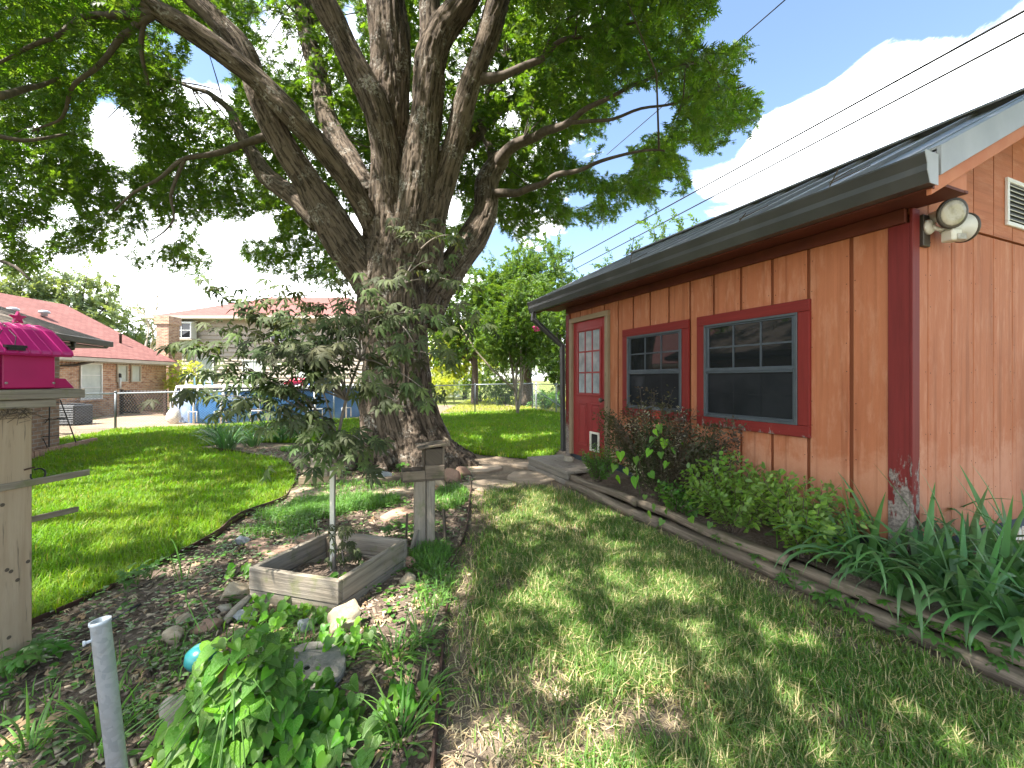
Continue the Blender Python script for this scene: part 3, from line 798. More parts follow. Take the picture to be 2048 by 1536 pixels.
# windows (two alike, near and far)
def window(t0, t1, z0, z1):
    w = part(lambda m: sbox(m, t0+.09, t1-.09, .0125, .0155, z0+.09, z1-.09), 'window', M['black_metal'], shed)
    tw = .095
    for (a, b, c, d, e) in ((t0, t1, z1-tw, z1, .046), (t0, t1, z0, z0+tw, .046), (t0, t0+tw, z0+tw+.001, z1-tw-.001, .044), (t1-tw, t1, z0+tw+.001, z1-tw-.001, .044)):
        part(lambda m: sbox(m, a, b, .0127, e, c, d), 'trim', M['red_window_trim'], w, .004)
    i0, i1, j0, j1 = t0+tw, t1-tw, z0+tw, z1-tw
    s = .022
    for (a, b, c, d) in ((i0, i1, j1-s, j1), (i0, i1, j0, j0+s), (i0, i0+s, j0+s, j1-s), (i1-s, i1, j0+s, j1-s)):
        part(lambda m: sbox(m, a, b, .0165, .050, c+.0005, d-.0005), 'window_frame', M['alu_light'], w, .002)
    i0 += s; i1 -= s; j0 += s; j1 -= s; mid = j0 + (j1-j0)*.49
    r = .03
    for (a, b, c, d, o1, mm) in ((i0, i1, mid, mid+.036, .046, 'alu_dark'), (i0, i0+r, mid+.036, j1, .036, 'alu_dark'), (i1-r, i1, mid+.036, j1, .036, 'alu_dark'), (i0+r, i1-r, j1-.014, j1, .036, 'alu_dark'),
                               (i0, i1, mid-.018, mid-.001, .047, 'alu_dark'), (i0, i0+.018, j0, mid-.019, .044, 'alu_dark'), (i1-.018, i1, j0, mid-.019, .044, 'alu_dark'), (i0+.018, i1-.018, j0, j0+.02, .044, 'alu_dark')):
        part(lambda m: sbox(m, a, b, .017, o1, c, d), 'sash_bar', M[mm], w, .002)
    # upper panes 3 x 2 between muntins
    u0, u1, v0, v1 = i0+r, i1-r, mid+.036, j1-.014
    for q in (1, 2):
        tq = u0 + (u1-u0)*q/3
        part(lambda m: sbox(m, tq-.008, tq+.008, .020, .031, v0, v1), 'muntin', M['alu_dark'], w)
    part(lambda m: sbox(m, u0, u1, .0205, .030, (v0+v1)/2-.008, (v0+v1)/2+.008), 'muntin', M['alu_dark'], w)
    for q in range(3):
        for qq in range(2):
            a, b = u0+(u1-u0)*q/3+.008, u0+(u1-u0)*(q+1)/3-.008
            c, d = (v0, (v0+v1)/2-.008) if qq == 0 else ((v0+v1)/2+.008, v1)
            dd = random.uniform(-.0012, .0012)
            part(lambda m: m.box(S((a+b)/2, .0225, (c+d)/2), b-a, .003, d-c, (D1+NO*dd).normalized(), (NO-D1*dd).normalized(), UP), 'pane', M['glass'], w)
    # insect screen over the lower sash, with the ghost of its muntins behind
    part(lambda m: sbox(m, i0+.018, i1-.018, .024, .026, j0+.02, mid-.019), 'insect_screen', M['screen'], w)
    for q in (1, 2):
        tq = u0 + (u1-u0)*q/3
        part(lambda m: sbox(m, tq-.006, tq+.006, .0261, .0268, j0+.02, mid-.019), 'muntin', M['screen'], w)
    part(lambda m: sbox(m, i0+.018, i1-.018, .0262, .0269, (j0+mid)/2-.006, (j0+mid)/2+.006), 'muntin', M['screen'], w)
    part(lambda m: sbox(m, i0+.004, i0+.02, .0475, .052, mid-.006, mid+.01), 'latch', M['alu_light'], w)
    part(lambda m: sbox(m, i1-.02, i1-.004, .0475, .052, mid-.006, mid+.01), 'latch', M['alu_light'], w)
window(.62, 1.76, .935, 2.05)
window(1.873, 2.985, .95, 2.047)

# door
dt0, dt1, dz0, dz1 = 3.355, 4.215, .25, 2.28
door = part(lambda m: sbox(m, dt0, dt1, .0125, .022, dz0, dz1), 'door', M['door_red'], shed)
for (a, b, c, d) in ((3.28, 4.29, dz1+.003, dz1+.075), (3.28, 3.352, dz0, dz1+.002), (4.218, 4.29, dz0, dz1+.002)):
    part(lambda m: sbox(m, a, b, .0127, .062, c, d), 'door_casing', M['tan_trim'], door, .003)
# glazed upper half: 3 x 3 panes
gu0, gu1, gv0, gv1 = dt0+.15, dt1-.15, 1.20, 2.13
for (a, b, c, d) in ((gu0-.03, gu1+.03, gv1, gv1+.03), (gu0-.03, gu1+.03, gv0-.03, gv0), (gu0-.03, gu0, gv0, gv1), (gu1, gu1+.03, gv0, gv1)):
    part(lambda m: sbox(m, a, b, .0225, .040, c, d), 'glazing_frame', M['door_red'], door, .004)
for q in (1, 2):
    tq = gu0 + (gu1-gu0)*q/3; vq = gv0 + (gv1-gv0)*q/3
    part(lambda m: sbox(m, tq-.011, tq+.011, .0226, .036, gv0, gv1), 'muntin', M['door_red'], door, .003)
    part(lambda m: sbox(m, gu0, gu1, .0228, .035, vq-.011, vq+.011), 'muntin', M['door_red'], door, .003)
for q in range(3):
    for qq in range(3):
        part(lambda m: sbox(m, gu0+(gu1-gu0)*q/3+.011, gu0+(gu1-gu0)*(q+1)/3-.011, .0232, .0262, gv0+(gv1-gv0)*qq/3+.011, gv0+(gv1-gv0)*(qq+1)/3-.011), 'pane', M['door_glass'], door)
# raised panels in the lower half
for (a, b) in ((dt0+.13, (dt0+dt1)/2-.05), ((dt0+dt1)/2+.05, dt1-.13)):
    def pan(m):
        z0, z1 = .42, 1.06; w = .022
        for (p, q, r_, s_) in ((a, b, z1-w, z1), (a, b, z0, z0+w), (a, a+w, z0+w, z1-w), (b-w, b, z0+w, z1-w)):
            sbox(m, p, q, .0224, .031, r_, s_)
        sbox(m, a+.05, b-.05, .0224, .030, z0+.05, z1-.05)
    part(pan, 'door_panel', M['door_red'], door, .005)
# pet flap low on the door, knob
pf = part(lambda m: sbox(m, 3.52, 3.70, .0323, .036, .40, .63), 'pet_flap', M['black_metal'], door)
for (a, b, c, d) in ((3.495, 3.725, .625, .655), (3.495, 3.725, .375, .405), (3.495, 3.525, .406, .624), (3.695, 3.725, .406, .624)):
    part(lambda m: sbox(m, a, b, .0325, .058, c, d), 'flap_frame', M['white_plastic'], pf, .004)
part(lambda m: m.lathe([(.012, 0), (.012, .03), (.03, .04), (.033, .06), (.022, .075)], S(3.42, .022, 1.12), 14, D1, UP, NO), 'door_knob', M['bronze'], door, 0, True)

# ------------------------------------------------------------------ twin-head security light under the eave corner
fl = empty('flood_light', C0 + D2*.17 - D1*.02 + UP*2.42, 'white twin-head security flood light under the shed eave', 'flood light')
b0 = C0 + D2*.13 - D1*.012 + UP*2.405
part(lambda m: m.box(b0 - D1*.016, .085, .032, .21, D2, D1, UP), 'mounting_box', M['bronze'], fl, .004)
part(lambda m: m.lathe([(.05, 0), (.05, .012), (.035, .03)], b0 - D1*.033 + UP*.02, 18, D2, UP, -D1), 'base_plate', M['lamp_white'], fl, 0, True)
def head(cent, axis, name):
    axis = Vector(axis).normalized(); u = axis.cross(UP).normalized(); w = axis.cross(u)
    prof = [(.018, -.15), (.034, -.14), (.036, -.10), (.062, -.05), (.088, -.012), (.092, 0), (.092, .010), (.086, .012)]
    h = part(lambda m: m.lathe(prof, cent, 24, u, w, axis), 'lamp_head', M['lamp_white'], fl, 0, True)
    part(lambda m: m.lathe([(.085, .0125), (.072, .020), (.045, .024), (.02, .016), (.012, .018)], cent, 24, u, w, axis), 'lens', M['lens'], h, 0, True)
    part(lambda m: m.lathe([(.093, -.004), (.097, .0), (.097, .012), (.088, .0155)], cent, 24, u, w, axis), 'rim', M['bronze'], h, 0, True)
    part(lambda m: m.tube([cent - axis*.145, cent - axis*.165, b0 - D1*.05 + UP*.02], .014, 10), 'arm', M['lamp_white'], h, 0, True)
head(b0 - D1*.15 + UP*.075 + D2*.01, (NO*.35 - D1*.75 - UP*.15), 'a')
head(b0 - D1*.13 + UP*.015 + D2*.21, (D2*.95 - D1*.30 + UP*.12), 'b')
part(lambda m: m.box(b0 - D1*.125 + UP*(-.055) + D2*.075, .075, .075, .075, (D2*.9-D1*.3).normalized(), (D1*.9+D2*.3).normalized(), UP), 'motion_sensor', M['white_plastic'], fl, .008)
part(lambda m: m.box(b0 - D1*.168 + UP*(-.07) + D2*.09, .066, .02, .04, (D2*.9-D1*.3).normalized(), (D1*.9+D2*.3).normalized(), UP), 'sensor_window', M['lens'], fl, .004)

# ------------------------------------------------------------------ door step of grey planks on two timbers
st = empty('door_step', S(3.95, .32, 0), 'low grey wooden plank step at the red shed door', 'step')
for k in range(5):
    o0 = .05 + k*.125
    part(lambda m: m.box(S(3.93 + random.uniform(-.01, .01), o0+.06, .175 + random.uniform(-.002, .002)), 1.22, .117, .036, (D1+NO*random.uniform(-.004, .004)).normalized(), NO, UP), 'plank', M['deck_wood'], st, .005)
for z in (.04, .115):
    part(lambda m: sbox(m, 3.33, 4.53, .60 - z*.2, .68 - z*.2, z-.036, z+.036), 'side_timber', M['deck_wood'], st, .01)
    part(lambda m: sbox(m, 4.46, 4.535, .05, .59 - z*.2, z-.034, z+.034), 'side_timber', M['deck_wood'], st, .01)

# ------------------------------------------------------------------ landscape timbers along the shed bed
names = ['rounded landscape timber laid on another, butting the door step', 'rounded landscape timber at the bottom of the pile, butting the door step', 'upper landscape timber in front of the light green shrub', 'lower landscape timber in front of the light green shrub',
         'upper landscape timber under the iris leaves by the shed corner', 'lower landscape timber under the iris leaves by the shed corner']
def timber(t0, t1, o, z, w, h, label):
    mb = MB(); n = 10; ring = []
    for k in range(n):
        a = 2*math.pi*k/n; ring.append((math.copysign(abs(math.cos(a))**.4, math.cos(a))*w/2, math.copysign(abs(math.sin(a))**.5, math.sin(a))*h/2))
    seg = 14; r0 = random.uniform(0, 20)
    for i in range(seg+1):
        q = i/seg; tt = t0 + (t1-t0)*q
        jx, jz = .010*math.sin(q*5+r0), .008*math.sin(q*7+r0*2)
        for (x, y) in ring:
            e = 1 + random.uniform(-.09, .07)
            mb.v.append(S(tt, o + x*e + jx, z + y*e + jz))
    for i in range(seg):
        for k in range(n):
            k2 = (k+1) % n
            u0, u1 = (t1-t0)*i/seg+r0, (t1-t0)*(i+1)/seg+r0
            mb.face((i*n+k, i*n+k2, (i+1)*n+k2, (i+1)*n+k), [(u0, k*.04), (u0, (k+1)*.04), (u1, (k+1)*.04), (u1, k*.04)])
    mb.face(list(range(n))[::-1], [(r0, y) for x, y in ring][::-1]); mb.face([seg*n+k for k in range(n)], [(r0+x, y) for x, y in ring])
    o_ = mb.build('landscape_timber', M['timber'], None, True)
    tag(o_, label, 'timber', 'timbers edging the shed bed')
timber(2.02, 3.30, .59, .118, .095, .072, names[0]); timber(1.62, 3.32, .655, .032, .11, .088, names[1])
timber(.42, 2.00, .575, .116, .095, .075, names[2]); timber(.02, 1.60, .645, .032, .11, .088, names[3])
timber(-1.35, .40, .57, .098, .095, .07, names[4]); timber(-1.5, -.0, .64, .018, .11, .08, names[5])
# bed soil between timbers and shed, and round the corner
mb = MB()
def grid_sheet(mb, f, nu, nv):
    b = len(mb.v)
    for j in range(nv+1):
        for i in range(nu+1): mb.v.append(f(i/nu, j/nv))
    for j in range(nv):
        for i in range(nu):
            a = b + j*(nu+1)+i; mb.face((a, a+1, a+nu+2, a+nu+1))
grid_sheet(mb, lambda u, v: S(-2.2 + u*5.52, .56 - v*.60, .115 + .02*math.sin(u*31+v*3) + .015*math.sin(v*9+u*17) + .04*v), 60, 8)
grid_sheet(mb, lambda u, v: S(-2.2 + u*2.2, -.04 - v*3.2, .155 + .015*math.sin(u*9) + .01*math.sin(v*23)), 20, 30)
tag(mb.build('shed_bed', M['mulch'], None, True), kind='structure')
# ------------------------------------------------------------------ the big oak
def limb(pts):
    """[(px, py, Y, width px)] -> [(Vector, radius)]"""
    return [(P(x, y, Y), w/2*Y/F) for x, y, Y, w in pts]
def extend(l, n, step, up, shrink=.86, drift=(0, 0)):
    """carry a limb on beyond the frame"""
    l = list(l)
    for k in range(n):
        d = (l[-1][0] - l[-2][0]).normalized(); d = (d + Vector((drift[0], drift[1], up))*.25).normalized()
        l.append((l[-1][0] + d*step, l[-1][1]*shrink))
    return l
TY = 7.45
trunk = limb([(822,955,TY,250),(812,925,TY,200),(803,890,TY,165),(798,850,TY,148),(794,780,TY,132),(790,700,TY,128),(788,620,TY,130),(790,540,TY,132),(788,490,TY,110)])
LIMBS = {
 'F': extend(limb([(784,500,TY,88),(780,371,7.5,74),(778,250,7.5,80),(780,139,7.5,80),(774,0,7.5,76)]), 6, .9, .3),
 'G': extend(limb([(812,520,TY-.12,84),(830,420,7.2,72),(845,300,7.15,66),(855,185,7.1,62),(873,90,7.05,60),(925,0,7.0,50)]), 6, .9, .1, .82, (.3, -.2)),
 'G2': extend(limb([(868,120,7.05,50),(862,50,7.05,44),(860,0,7.05,40)]), 5, .8, .4, .82, (0, -.3)),
 'H': extend(limb([(838,530,TY,90),(868,430,7.3,56),(885,370,7.3,48),(915,262,7.2,44),(945,162,7.1,42),(998,0,7.0,46)]), 7, .9, .0, .84, (.5, -.3)),
 'I': limb([(838,640,7.7,90),(868,585,7.85,66),(905,535,8.0,60),(945,480,8.2,56),(968,425,8.4,50),(975,365,8.6,44),(1005,315,8.7,36)]),
 'B': extend(limb([(775,605,TY,90),(735,548,7.35,82),(690,485,7.2,74),(650,420,7.05,64),(610,360,6.9,56),(572,300,6.78,49),(540,235,6.66,46),(515,180,6.6,44),(480,95,6.5,42),(392,0,6.35,38)]), 6, .9, -.1, .84, (-.4, -.2)),
 'A': extend(limb([(752,490,TY,38),(740,447,7.3,36),(720,405,7.15,38),(690,358,6.95,40),(645,298,6.75,43),(590,235,6.5,43),(530,175,6.35,43),(474,128,6.2,42),(390,65,6.0,40),(305,15,5.8,38)]), 6, .9, -.15, .85, (-.4, -.35)),
 'C': limb([(640,445,7.1,50),(600,402,7.2,42),(560,372,7.4,36),(526,345,7.6,34),(500,300,7.9,26),(470,240,8.2,18)]),
 'D': extend(limb([(742,400,7.8,60),(705,330,8.2,44),(665,260,8.6,38),(640,170,8.9,36),(610,40,9.2,34)]), 4, .9, .2),
 'E': extend(limb([(788,400,7.35,48),(772,290,7.2,52),(748,200,7.05,54),(700,116,6.9,50),(655,20,6.75,48)]), 6, .9, .1, .84, (-.2, -.5)),
 'J': extend(limb([(820,500,7.7,80),(850,400,8.2,50),(885,330,8.8,44),(940,270,9.4,38)]), 5, .9, .3, .84, (.2, .6)),
}
skel = [trunk] + list(LIMBS.values())
def resample(l, step=.10):
    out = []
    n = len(l)
    for i in range(n-1):
        p0 = l[max(i-1, 0)]; p1 = l[i]; p2 = l[i+1]; p3 = l[min(i+2, n-1)]
        k = max(2, int((p2[0]-p1[0]).length/step))
        for j in range(k):
            q = j/k
            def cr(a, b, c, d): return .5*((2*b) + (c-a)*q + (2*a-5*b+4*c-d)*q*q + (3*b-a-3*c+d)*q*q*q)
            out.append((cr(p0[0], p1[0], p2[0], p3[0]), p1[1]*(1-q)+p2[1]*q))
    out.append(l[-1])
    return out
skel_s = [resample(l) for l in skel]
mb = MB()
for li, l in enumerate(skel_s):
    wob = random.uniform(0, 20)
    pts = [p + Vector((.02*math.sin(i*.35+wob), .02*math.cos(i*.3+wob), 0)) for i, (p, r) in enumerate(l)]
    mb.tube(pts, [r*(1 + .035*math.sin(i*.5+wob)) for i, (p, r) in enumerate(l)], 20)
# buttress roots that flare into the ground
base = Vector((trunk[1][0].x, trunk[1][0].y, 0))
for a, L, r in ((-20, 1.35, .26), (18, 1.1, .2), (70, .9, .2), (130, .9, .2), (185, .95, .22), (228, 1.0, .20), (262, .75, .19), (300, 1.05, .22), (325, 1.2, .2)):
    d = Vector((math.cos(R(a)), math.sin(R(a)), 0))
    mb.tube([base + d*.28 + UP*.95, base + d*.50 + UP*.48, base + d*.74 + UP*.18, base + d*(.74+L*.3) + UP*.03, base + d*(.74+L*.55) - UP*.10], [r*1.0, r*.95, r*.75, r*.48, r*.25], 14)
tmp = mb.build('tmp_trunk', None)
tmp.data.materials.clear()
rm = tmp.modifiers.new('r', 'REMESH'); rm.mode = 'VOXEL'; rm.voxel_size = .0195
sm = tmp.modifiers.new('s', 'SMOOTH'); sm.factor = .5; sm.iterations = 3
dg = bpy.context.evaluated_depsgraph_get()
me = bpy.data.meshes.new_from_object(tmp.evaluated_get(dg))
bpy.data.objects.remove(tmp)
nv = len(me.vertices)
V = np.zeros(nv*3, np.float32); me.vertices.foreach_get('co', V); V = V.reshape(-1, 3).astype(np.float64)
N = np.zeros(nv*3, np.float32); me.vertices.foreach_get('normal', N); N = N.reshape(-1, 3).astype(np.float64)
# bark coordinates: compressed along the nearest limb's axis
best = np.full(nv, 1e9); Q = np.zeros((nv, 3)); RR = np.ones(nv)
for li, l in enumerate(skel_s):
    al = li*13.0; fu = None
    for (p, r), (q, r2) in zip(l[::3], l[3::3]):
        a = np.array(p); d = np.array(q) - a; L = np.linalg.norm(d); d /= L
        if fu is None: fu = np.cross(d, [0, 1.0, 0] if abs(d[1]) < .9 else [1.0, 0, 0])
        fu = fu - d*(fu @ d); fu /= np.linalg.norm(fu); fw = np.cross(d, fu)      # frame carried along the limb
        s = np.clip((V-a) @ d, 0, L); c = a + s[:, None]*d
        off = V - c; dist = np.linalg.norm(off, axis=1) - r
        k = dist < best
        best[k] = dist[k]
        Q[k] = np.stack([off[k] @ fu*24.0, off[k] @ fw*24.0, (al + s[k])*3.2], 1)
        RR[k] = r
        al += L
n1 = fbm(Q*1.15, 3); n2 = fbm(Q*2.6+9, 2)
fur = np.clip((n1-.40)/.16, 0, 1)
amp = np.clip(RR/.5, .25, 1)
V2 = V + N*(((fur-.6)*.040 + (n2-.5)*.022)*amp)[:, None]
me.vertices.foreach_set('co', V2.astype(np.float32).ravel())
at = me.attributes.new('bark', 'FLOAT_VECTOR', 'POINT'); at.data.foreach_set('vector', Q.astype(np.float32).ravel())
me.polygons.foreach_set('use_smooth', np.ones(len(me.polygons), bool)); me.update()
oak = empty('oak_tree', base, 'huge spreading oak with furrowed grey-brown trunk and many limbs', 'tree')
link('trunk', me, oak, M['bark'])

# branches that show against the leaves
def curve_pts(l, step=.12): return resample(l, step)
BR = [
 [(978,388,8.5,22),(1045,383,8.0,17),(1090,362,7.5,14),(1133,346,7.1,12),(1190,328,6.8,9),(1249,308,6.5,7),(1330,300,6.2,4)],
 [(985,345,8.65,34),(1017,301,8.4,28),(1064,274,8.0,22),(1100,262,7.6,20),(1138,241,7.2,16),(1200,205,6.9,11),(1290,160,6.6,7),(1400,120,6.3,4)],
 [(945,162,7.1,30),(1010,150,7.0,20),(1078,118,6.8,15),(1110,90,6.6,12),(1150,78,6.5,9),(1198,65,6.4,7),(1300,40,6.2,4)],
 [(1085,112,6.8,9),(1110,60,6.7,8),(1150,30,6.6,7),(1215,0,6.5,5)],
 [(1138,243,7.2,10),(1210,240,6.9,8),(1300,215,6.6,6),(1400,190,6.3,5),(1490,170,6.1,3)],
 [(313,28,5.8,26),(240,30,5.7,18),(157,36,5.6,13),(110,70,5.5,11),(40,110,5.4,8),(-40,130,5.3,5)],
 [(305,32,5.8,20),(262,60,5.8,17),(233,84,5.8,14),(190,135,5.8,11),(146,182,5.9,9),(120,230,6.0,6),(70,265,6.1,4)],
 [(560,262,7.2,22),(488,288,7.0,16),(430,305,6.8,13),(365,324,6.6,10),(320,350,6.5,8),(273,386,6.4,6),(230,420,6.4,4)],
 [(290,40,5.8,12),(285,110,5.9,9),(292,170,6.0,6)],
 [(470,240,8.2,18),(440,200,8.3,14),(400,180,8.4,9),(340,160,8.5,5)],
 [(365,322,6.6,9),(345,390,6.6,7),(345,440,6.6,5),(300,480,6.6,3)],
 [(0,190,5.0,18),(60,175,5.4,12),(120,160,5.8,7)],
 [(-30,270,5.2,12),(50,280,5.4,9),(130,270,5.7,5)],
 [(-20,520,5.6,9),(30,535,5.6,7),(70,560,5.6,3)],
 [(975,370,8.6,24),(985,320,8.9,20),(965,250,9.2,16),(980,180,9.4,12),(1020,100,9.5,8)],
]
skel_b = []
for b in BR:
    l = resample(limb(b), .10); skel_b.append(l)
    w = random.uniform(0, 9)
    m_ = MB(); m_.tube([p + Vector((.018*math.sin(i*.7+w), .018*math.cos(i*.6+w), .018*math.sin(i*.9+w))) for i, (p, r) in enumerate(l)], [r*.85 for p, r in l], 9)
    m_.build('branch', M['branch_bark'], oak, True)

# crown: where leaves may grow, as seen over the yard (photo outline of the crown, with its gaps)
OUT = [(-3000,-3000),(1500,-3000),(1480,-300),(1449,0),(1435,42),(1395,75),(1410,100),(1504,75),(1495,110),(1458,139),(1470,175),(1530,185),(1532,205),(1518,250),(1470,270),(1435,301),(1380,320),(1365,343),(1392,366),(1370,395),(1330,385),(1296,422),(1260,400),(1226,455),(1170,440),(1119,464),(1087,425),(1082,470),(1030,482),(985,440),(960,520),(930,470),(885,520),(870,440),
       (700,430),(705,560),(650,575),(560,560),(500,535),(477,510),(490,470),(520,440),(474,450),(430,430),(390,463),(437,530),(400,552),(340,545),(277,545),(230,500),(182,512),(110,515),(60,560),(0,545),(-60,580),(-3000,560)]
HOLES = [(400,150,34,62),(425,120,30,40),(228,262,46,48),(210,215,22,30),(252,310,24,26),(1296,220,62,42),(1255,250,40,30),(1190,300,60,22),(1225,330,40,18),(1240,270,30,25),(1150,400,26,14),(445,190,22,30),(1475,20,22,24),(700,40,14,40),(520,455,36,26),(250,380,20,12),(330,470,26,14),(130,420,16,16),(80,470,30,14),(1020,240,14,14),(1370,300,20,16),(905,420,14,30),(1340,370,22,14),(345,75,14,22),(160,110,14,10)]
def crown_ok(x, y, z):
    yy = np.maximum(y, .3)
    px = CX + F*x/yy; py = HY - F*(z-CAMZ)/yy
    front = y > .5
    mg = 60 + .75*F/np.maximum(y, .6); inside = (y > .3) & (px > -mg) & (px < 2048+mg) & (py > -mg) & (py < 1536+mg)
    ok = np.ones(len(x), bool)
    wob = (vnoise(np.stack([x*3, y*3, z*3], 1))-.5)*26
    m = in_poly(px+wob, py+wob*.7, OUT)
    for hx, hy, rx, ry in HOLES:
        m &= ((px-hx)/rx)**2 + ((py-hy)/ry)**2 > 1 + wob*.012
    # nothing hangs in front of the trunk and the main limbs
    lim = (px > 470) & (px < 1010) & (py < 640) & (y < 8.3)
    lim2 = (px > 300) & (px <= 470) & (py < 130) & (y < 6.3)
    m &= ~lim & ~lim2
    return np.where(inside, m, ok), inside
def crown_cands(n):
    a = rng.uniform(0, 2*np.pi, n); r = np.sqrt(rng.uniform(0.02, 1, n))
    rx = 9.6; ry = 8.6
    x = -2.0 + rx*r*np.cos(a); y = 7.0 + ry*r*np.sin(a)
    top = 4.2 + 9.5*np.sqrt(np.clip(1-r**2, 0, 1)); bot = 3.0 + 2.6*(1-r)**1.0*1.6
    z = bot + (top-bot)*rng.uniform(0, 1, n)
    return x, y, z
x, y, z = crown_cands(420000)
nz = fbm(np.stack([x, y, z], 1)*.85+3, 2)
keep = nz > .43
x, y, z = x[keep], y[keep], z[keep]
dirv = np.stack([x+1.7, y-7.45, z-6.0], 1); dirv /= np.linalg.norm(dirv, axis=1, keepdims=True)
dirv = dirv + rng.normal(0, .75, (len(x), 3)); dirv[:, 2] -= .15; dirv /= np.linalg.norm(dirv, axis=1, keepdims=True)
ok, inside = crown_ok(x, y, z)
for q_ in (.22, .44):      # the whole spray stays inside the outline
    o2, i2 = crown_ok(x + dirv[:, 0]*q_, y + dirv[:, 1]*q_, z + dirv[:, 2]*q_)
    ok &= (o2 | (rng.uniform(0, 1, len(x)) < .10))
x, y, z, inside, dirv = x[ok], y[ok], z[ok], inside[ok], dirv[ok]
# split: leaves in view at full detail, the crown overhead (outside the frame) thinner
ii = np.where(inside)[0]; oo = np.where(~inside)[0]
ii = rng.permutation(ii)[:17500]
# unseen sprays culled by where shadows land: lawn, bed get sun, shed stays shaded
gx = x[oo] - sd.x/sd.z*z[oo]; gy = y[oo] - sd.y/sd.z*z[oo]
st = (gx-C0.x)*D1.x + (gy-C0.y)*D1.y; so = (gx-C0.x)*NO.x + (gy-C0.y)*NO.y
pk = np.where((st > -1) & (st < 5) & (so > -3) & (so < .9), 1.0, np.where(gx < -2.6, .17, .26))
pk *= np.where(vnoise(np.stack([gx*1.1, gy*1.1, gx*0+5], 1)) > .62, .35, 1.0)*np.where((so < .9) & (st > -1) & (st < 5), 1/.35, 1.0)
sel_ = rng.permutation(len(oo))[:9500]; oo = oo[sel_][rng.uniform(0, 1, len(sel_)) < np.clip(pk[sel_], 0, 1)]
print('oak sprays', len(ii), len(oo))

# one lobed oak leaf, length 1 along +y
def oak_leaf():
    sp = [(0, 0, 0), (0, .28, .03), (0, .52, .04), (0, .75, .03), (0, 1.0, -.03)]
    V = [Vector(p) for p in sp]; Fc = []
    for sx in (-1, 1):
        tips = [(.34*sx, .34, .0), (.48*sx, .64, -.02), (.30*sx, .93, -.04)]
        for i, t_ in enumerate(tips):
            V.append(Vector(t_)); Fc.append((i, len(V)-1, i+1) if sx < 0 else (i, i+1, len(V)-1))
    V.append(Vector((.07, .80, 0))); V.append(Vector((-.07, .80, 0)))
    Fc.append((len(V)-1, len(V)-2, 4)); 
    V.append(Vector((.035, .1, 0))); V.append(Vector((-.035, .1, 0)))
    Fc.append((len(V)-1, len(V)-2, 3))
    return np.array(V), np.array(Fc)
def spray(nl, leafV, leafF, L, ls, seed, droop=.25):
    """a twig with nl leaves, along +y"""
    r = np.random.default_rng(seed)
    pos = []; dirs = []; ups = []
    for k in range(nl):
        q = .15 + .85*k/(nl-1); ang = k*2.4 + r.uniform(-.5, .5)
        pos.append((r.uniform(-.02, .02), q*L, r.uniform(-.02, .02)))
        sp = .5 + .8*(1-q)
        dirs.append((math.cos(ang)*sp, .55 + .3*q, math.sin(ang)*sp*.7 - droop))
        ups.append((r.uniform(-.5, .5), r.uniform(-.3, .3), 1))
    V, Fc = scatter(leafV, leafF, np.array(pos), basis(np.array(dirs), np.array(ups)), r.uniform(.75, 1.2, nl)*ls)
    # twig as a thin three sided spike
    tw = np.array([(.006, 0, 0), (-.004, 0, .005), (-.004, 0, -.005), (0, L*.95, 0)]); tf = np.array([(0, 1, 3), (1, 2, 3), (2, 0, 3)])
    return merge([(V, Fc), (tw, tf)])
LV, LF = oak_leaf()
def crown_mesh(idx, nl, L, ls, smin, smax):
    parts = []
    groups = np.array_split(rng.permutation(idx), 5)
    for gi, g_ in enumerate(groups):
        if len(g_) == 0: continue
        sV, sF = spray(nl, LV, LF, L, ls, 100+gi)
        p = np.stack([x[g_], y[g_], z[g_]], 1)
        d = dirv[g_]
        up = np.tile([0, 0, 1.0], (len(g_), 1)) + rng.normal(0, .3, (len(g_), 3))
        parts.append(scatter(sV, sF, p, basis(d, up), rng.uniform(smin, smax, len(g_))))
    return merge(parts)
V, Fc = crown_mesh(ii, 8, .34, .145, .8, 1.2)
tag(link('crown', np_mesh('crown', V, Fc), oak, M['oak_leaf']), kind='stuff')
V, Fc = crown_mesh(oo, 9, .50, .20, .9, 1.4)
tag(link('crown', np_mesh('crown', V, Fc), oak, M['oak_leaf']), kind='stuff')
# twigs reaching from the limbs to the leaf masses
nodes = [(p, r) for l in skel_s[1:] + skel_b for (p, r) in l[::4] if r < .3]
NP = np.array([tuple(p) for p, r in nodes]); 
cand = np.stack([x[ii], y[ii], z[ii]], 1); sel = rng.permutation(len(cand))[:340]
mb = MB()
for k in sel:
    c = cand[k]; dd = np.linalg.norm(NP - c, axis=1); j = int(dd.argmin()); L = dd[j]
    if L > 2.6 or L < .25: continue
    a = Vector(NP[j]); b = Vector(c); mid = (a+b)/2 + Vector((random.uniform(-.15, .15), random.uniform(-.15, .15), random.uniform(.0, .25)))*L*.6
    r = min(.018, .008 + .005*L)
    mb.tube([a, a*.5+mid*.5 + UP*.02, mid, mid*.5+b*.5, b], [r, r*.8, r*.6, r*.45, r*.2], 5, False)
tag(mb.build('twigs', M['branch_bark'], oak, True), kind='stuff')
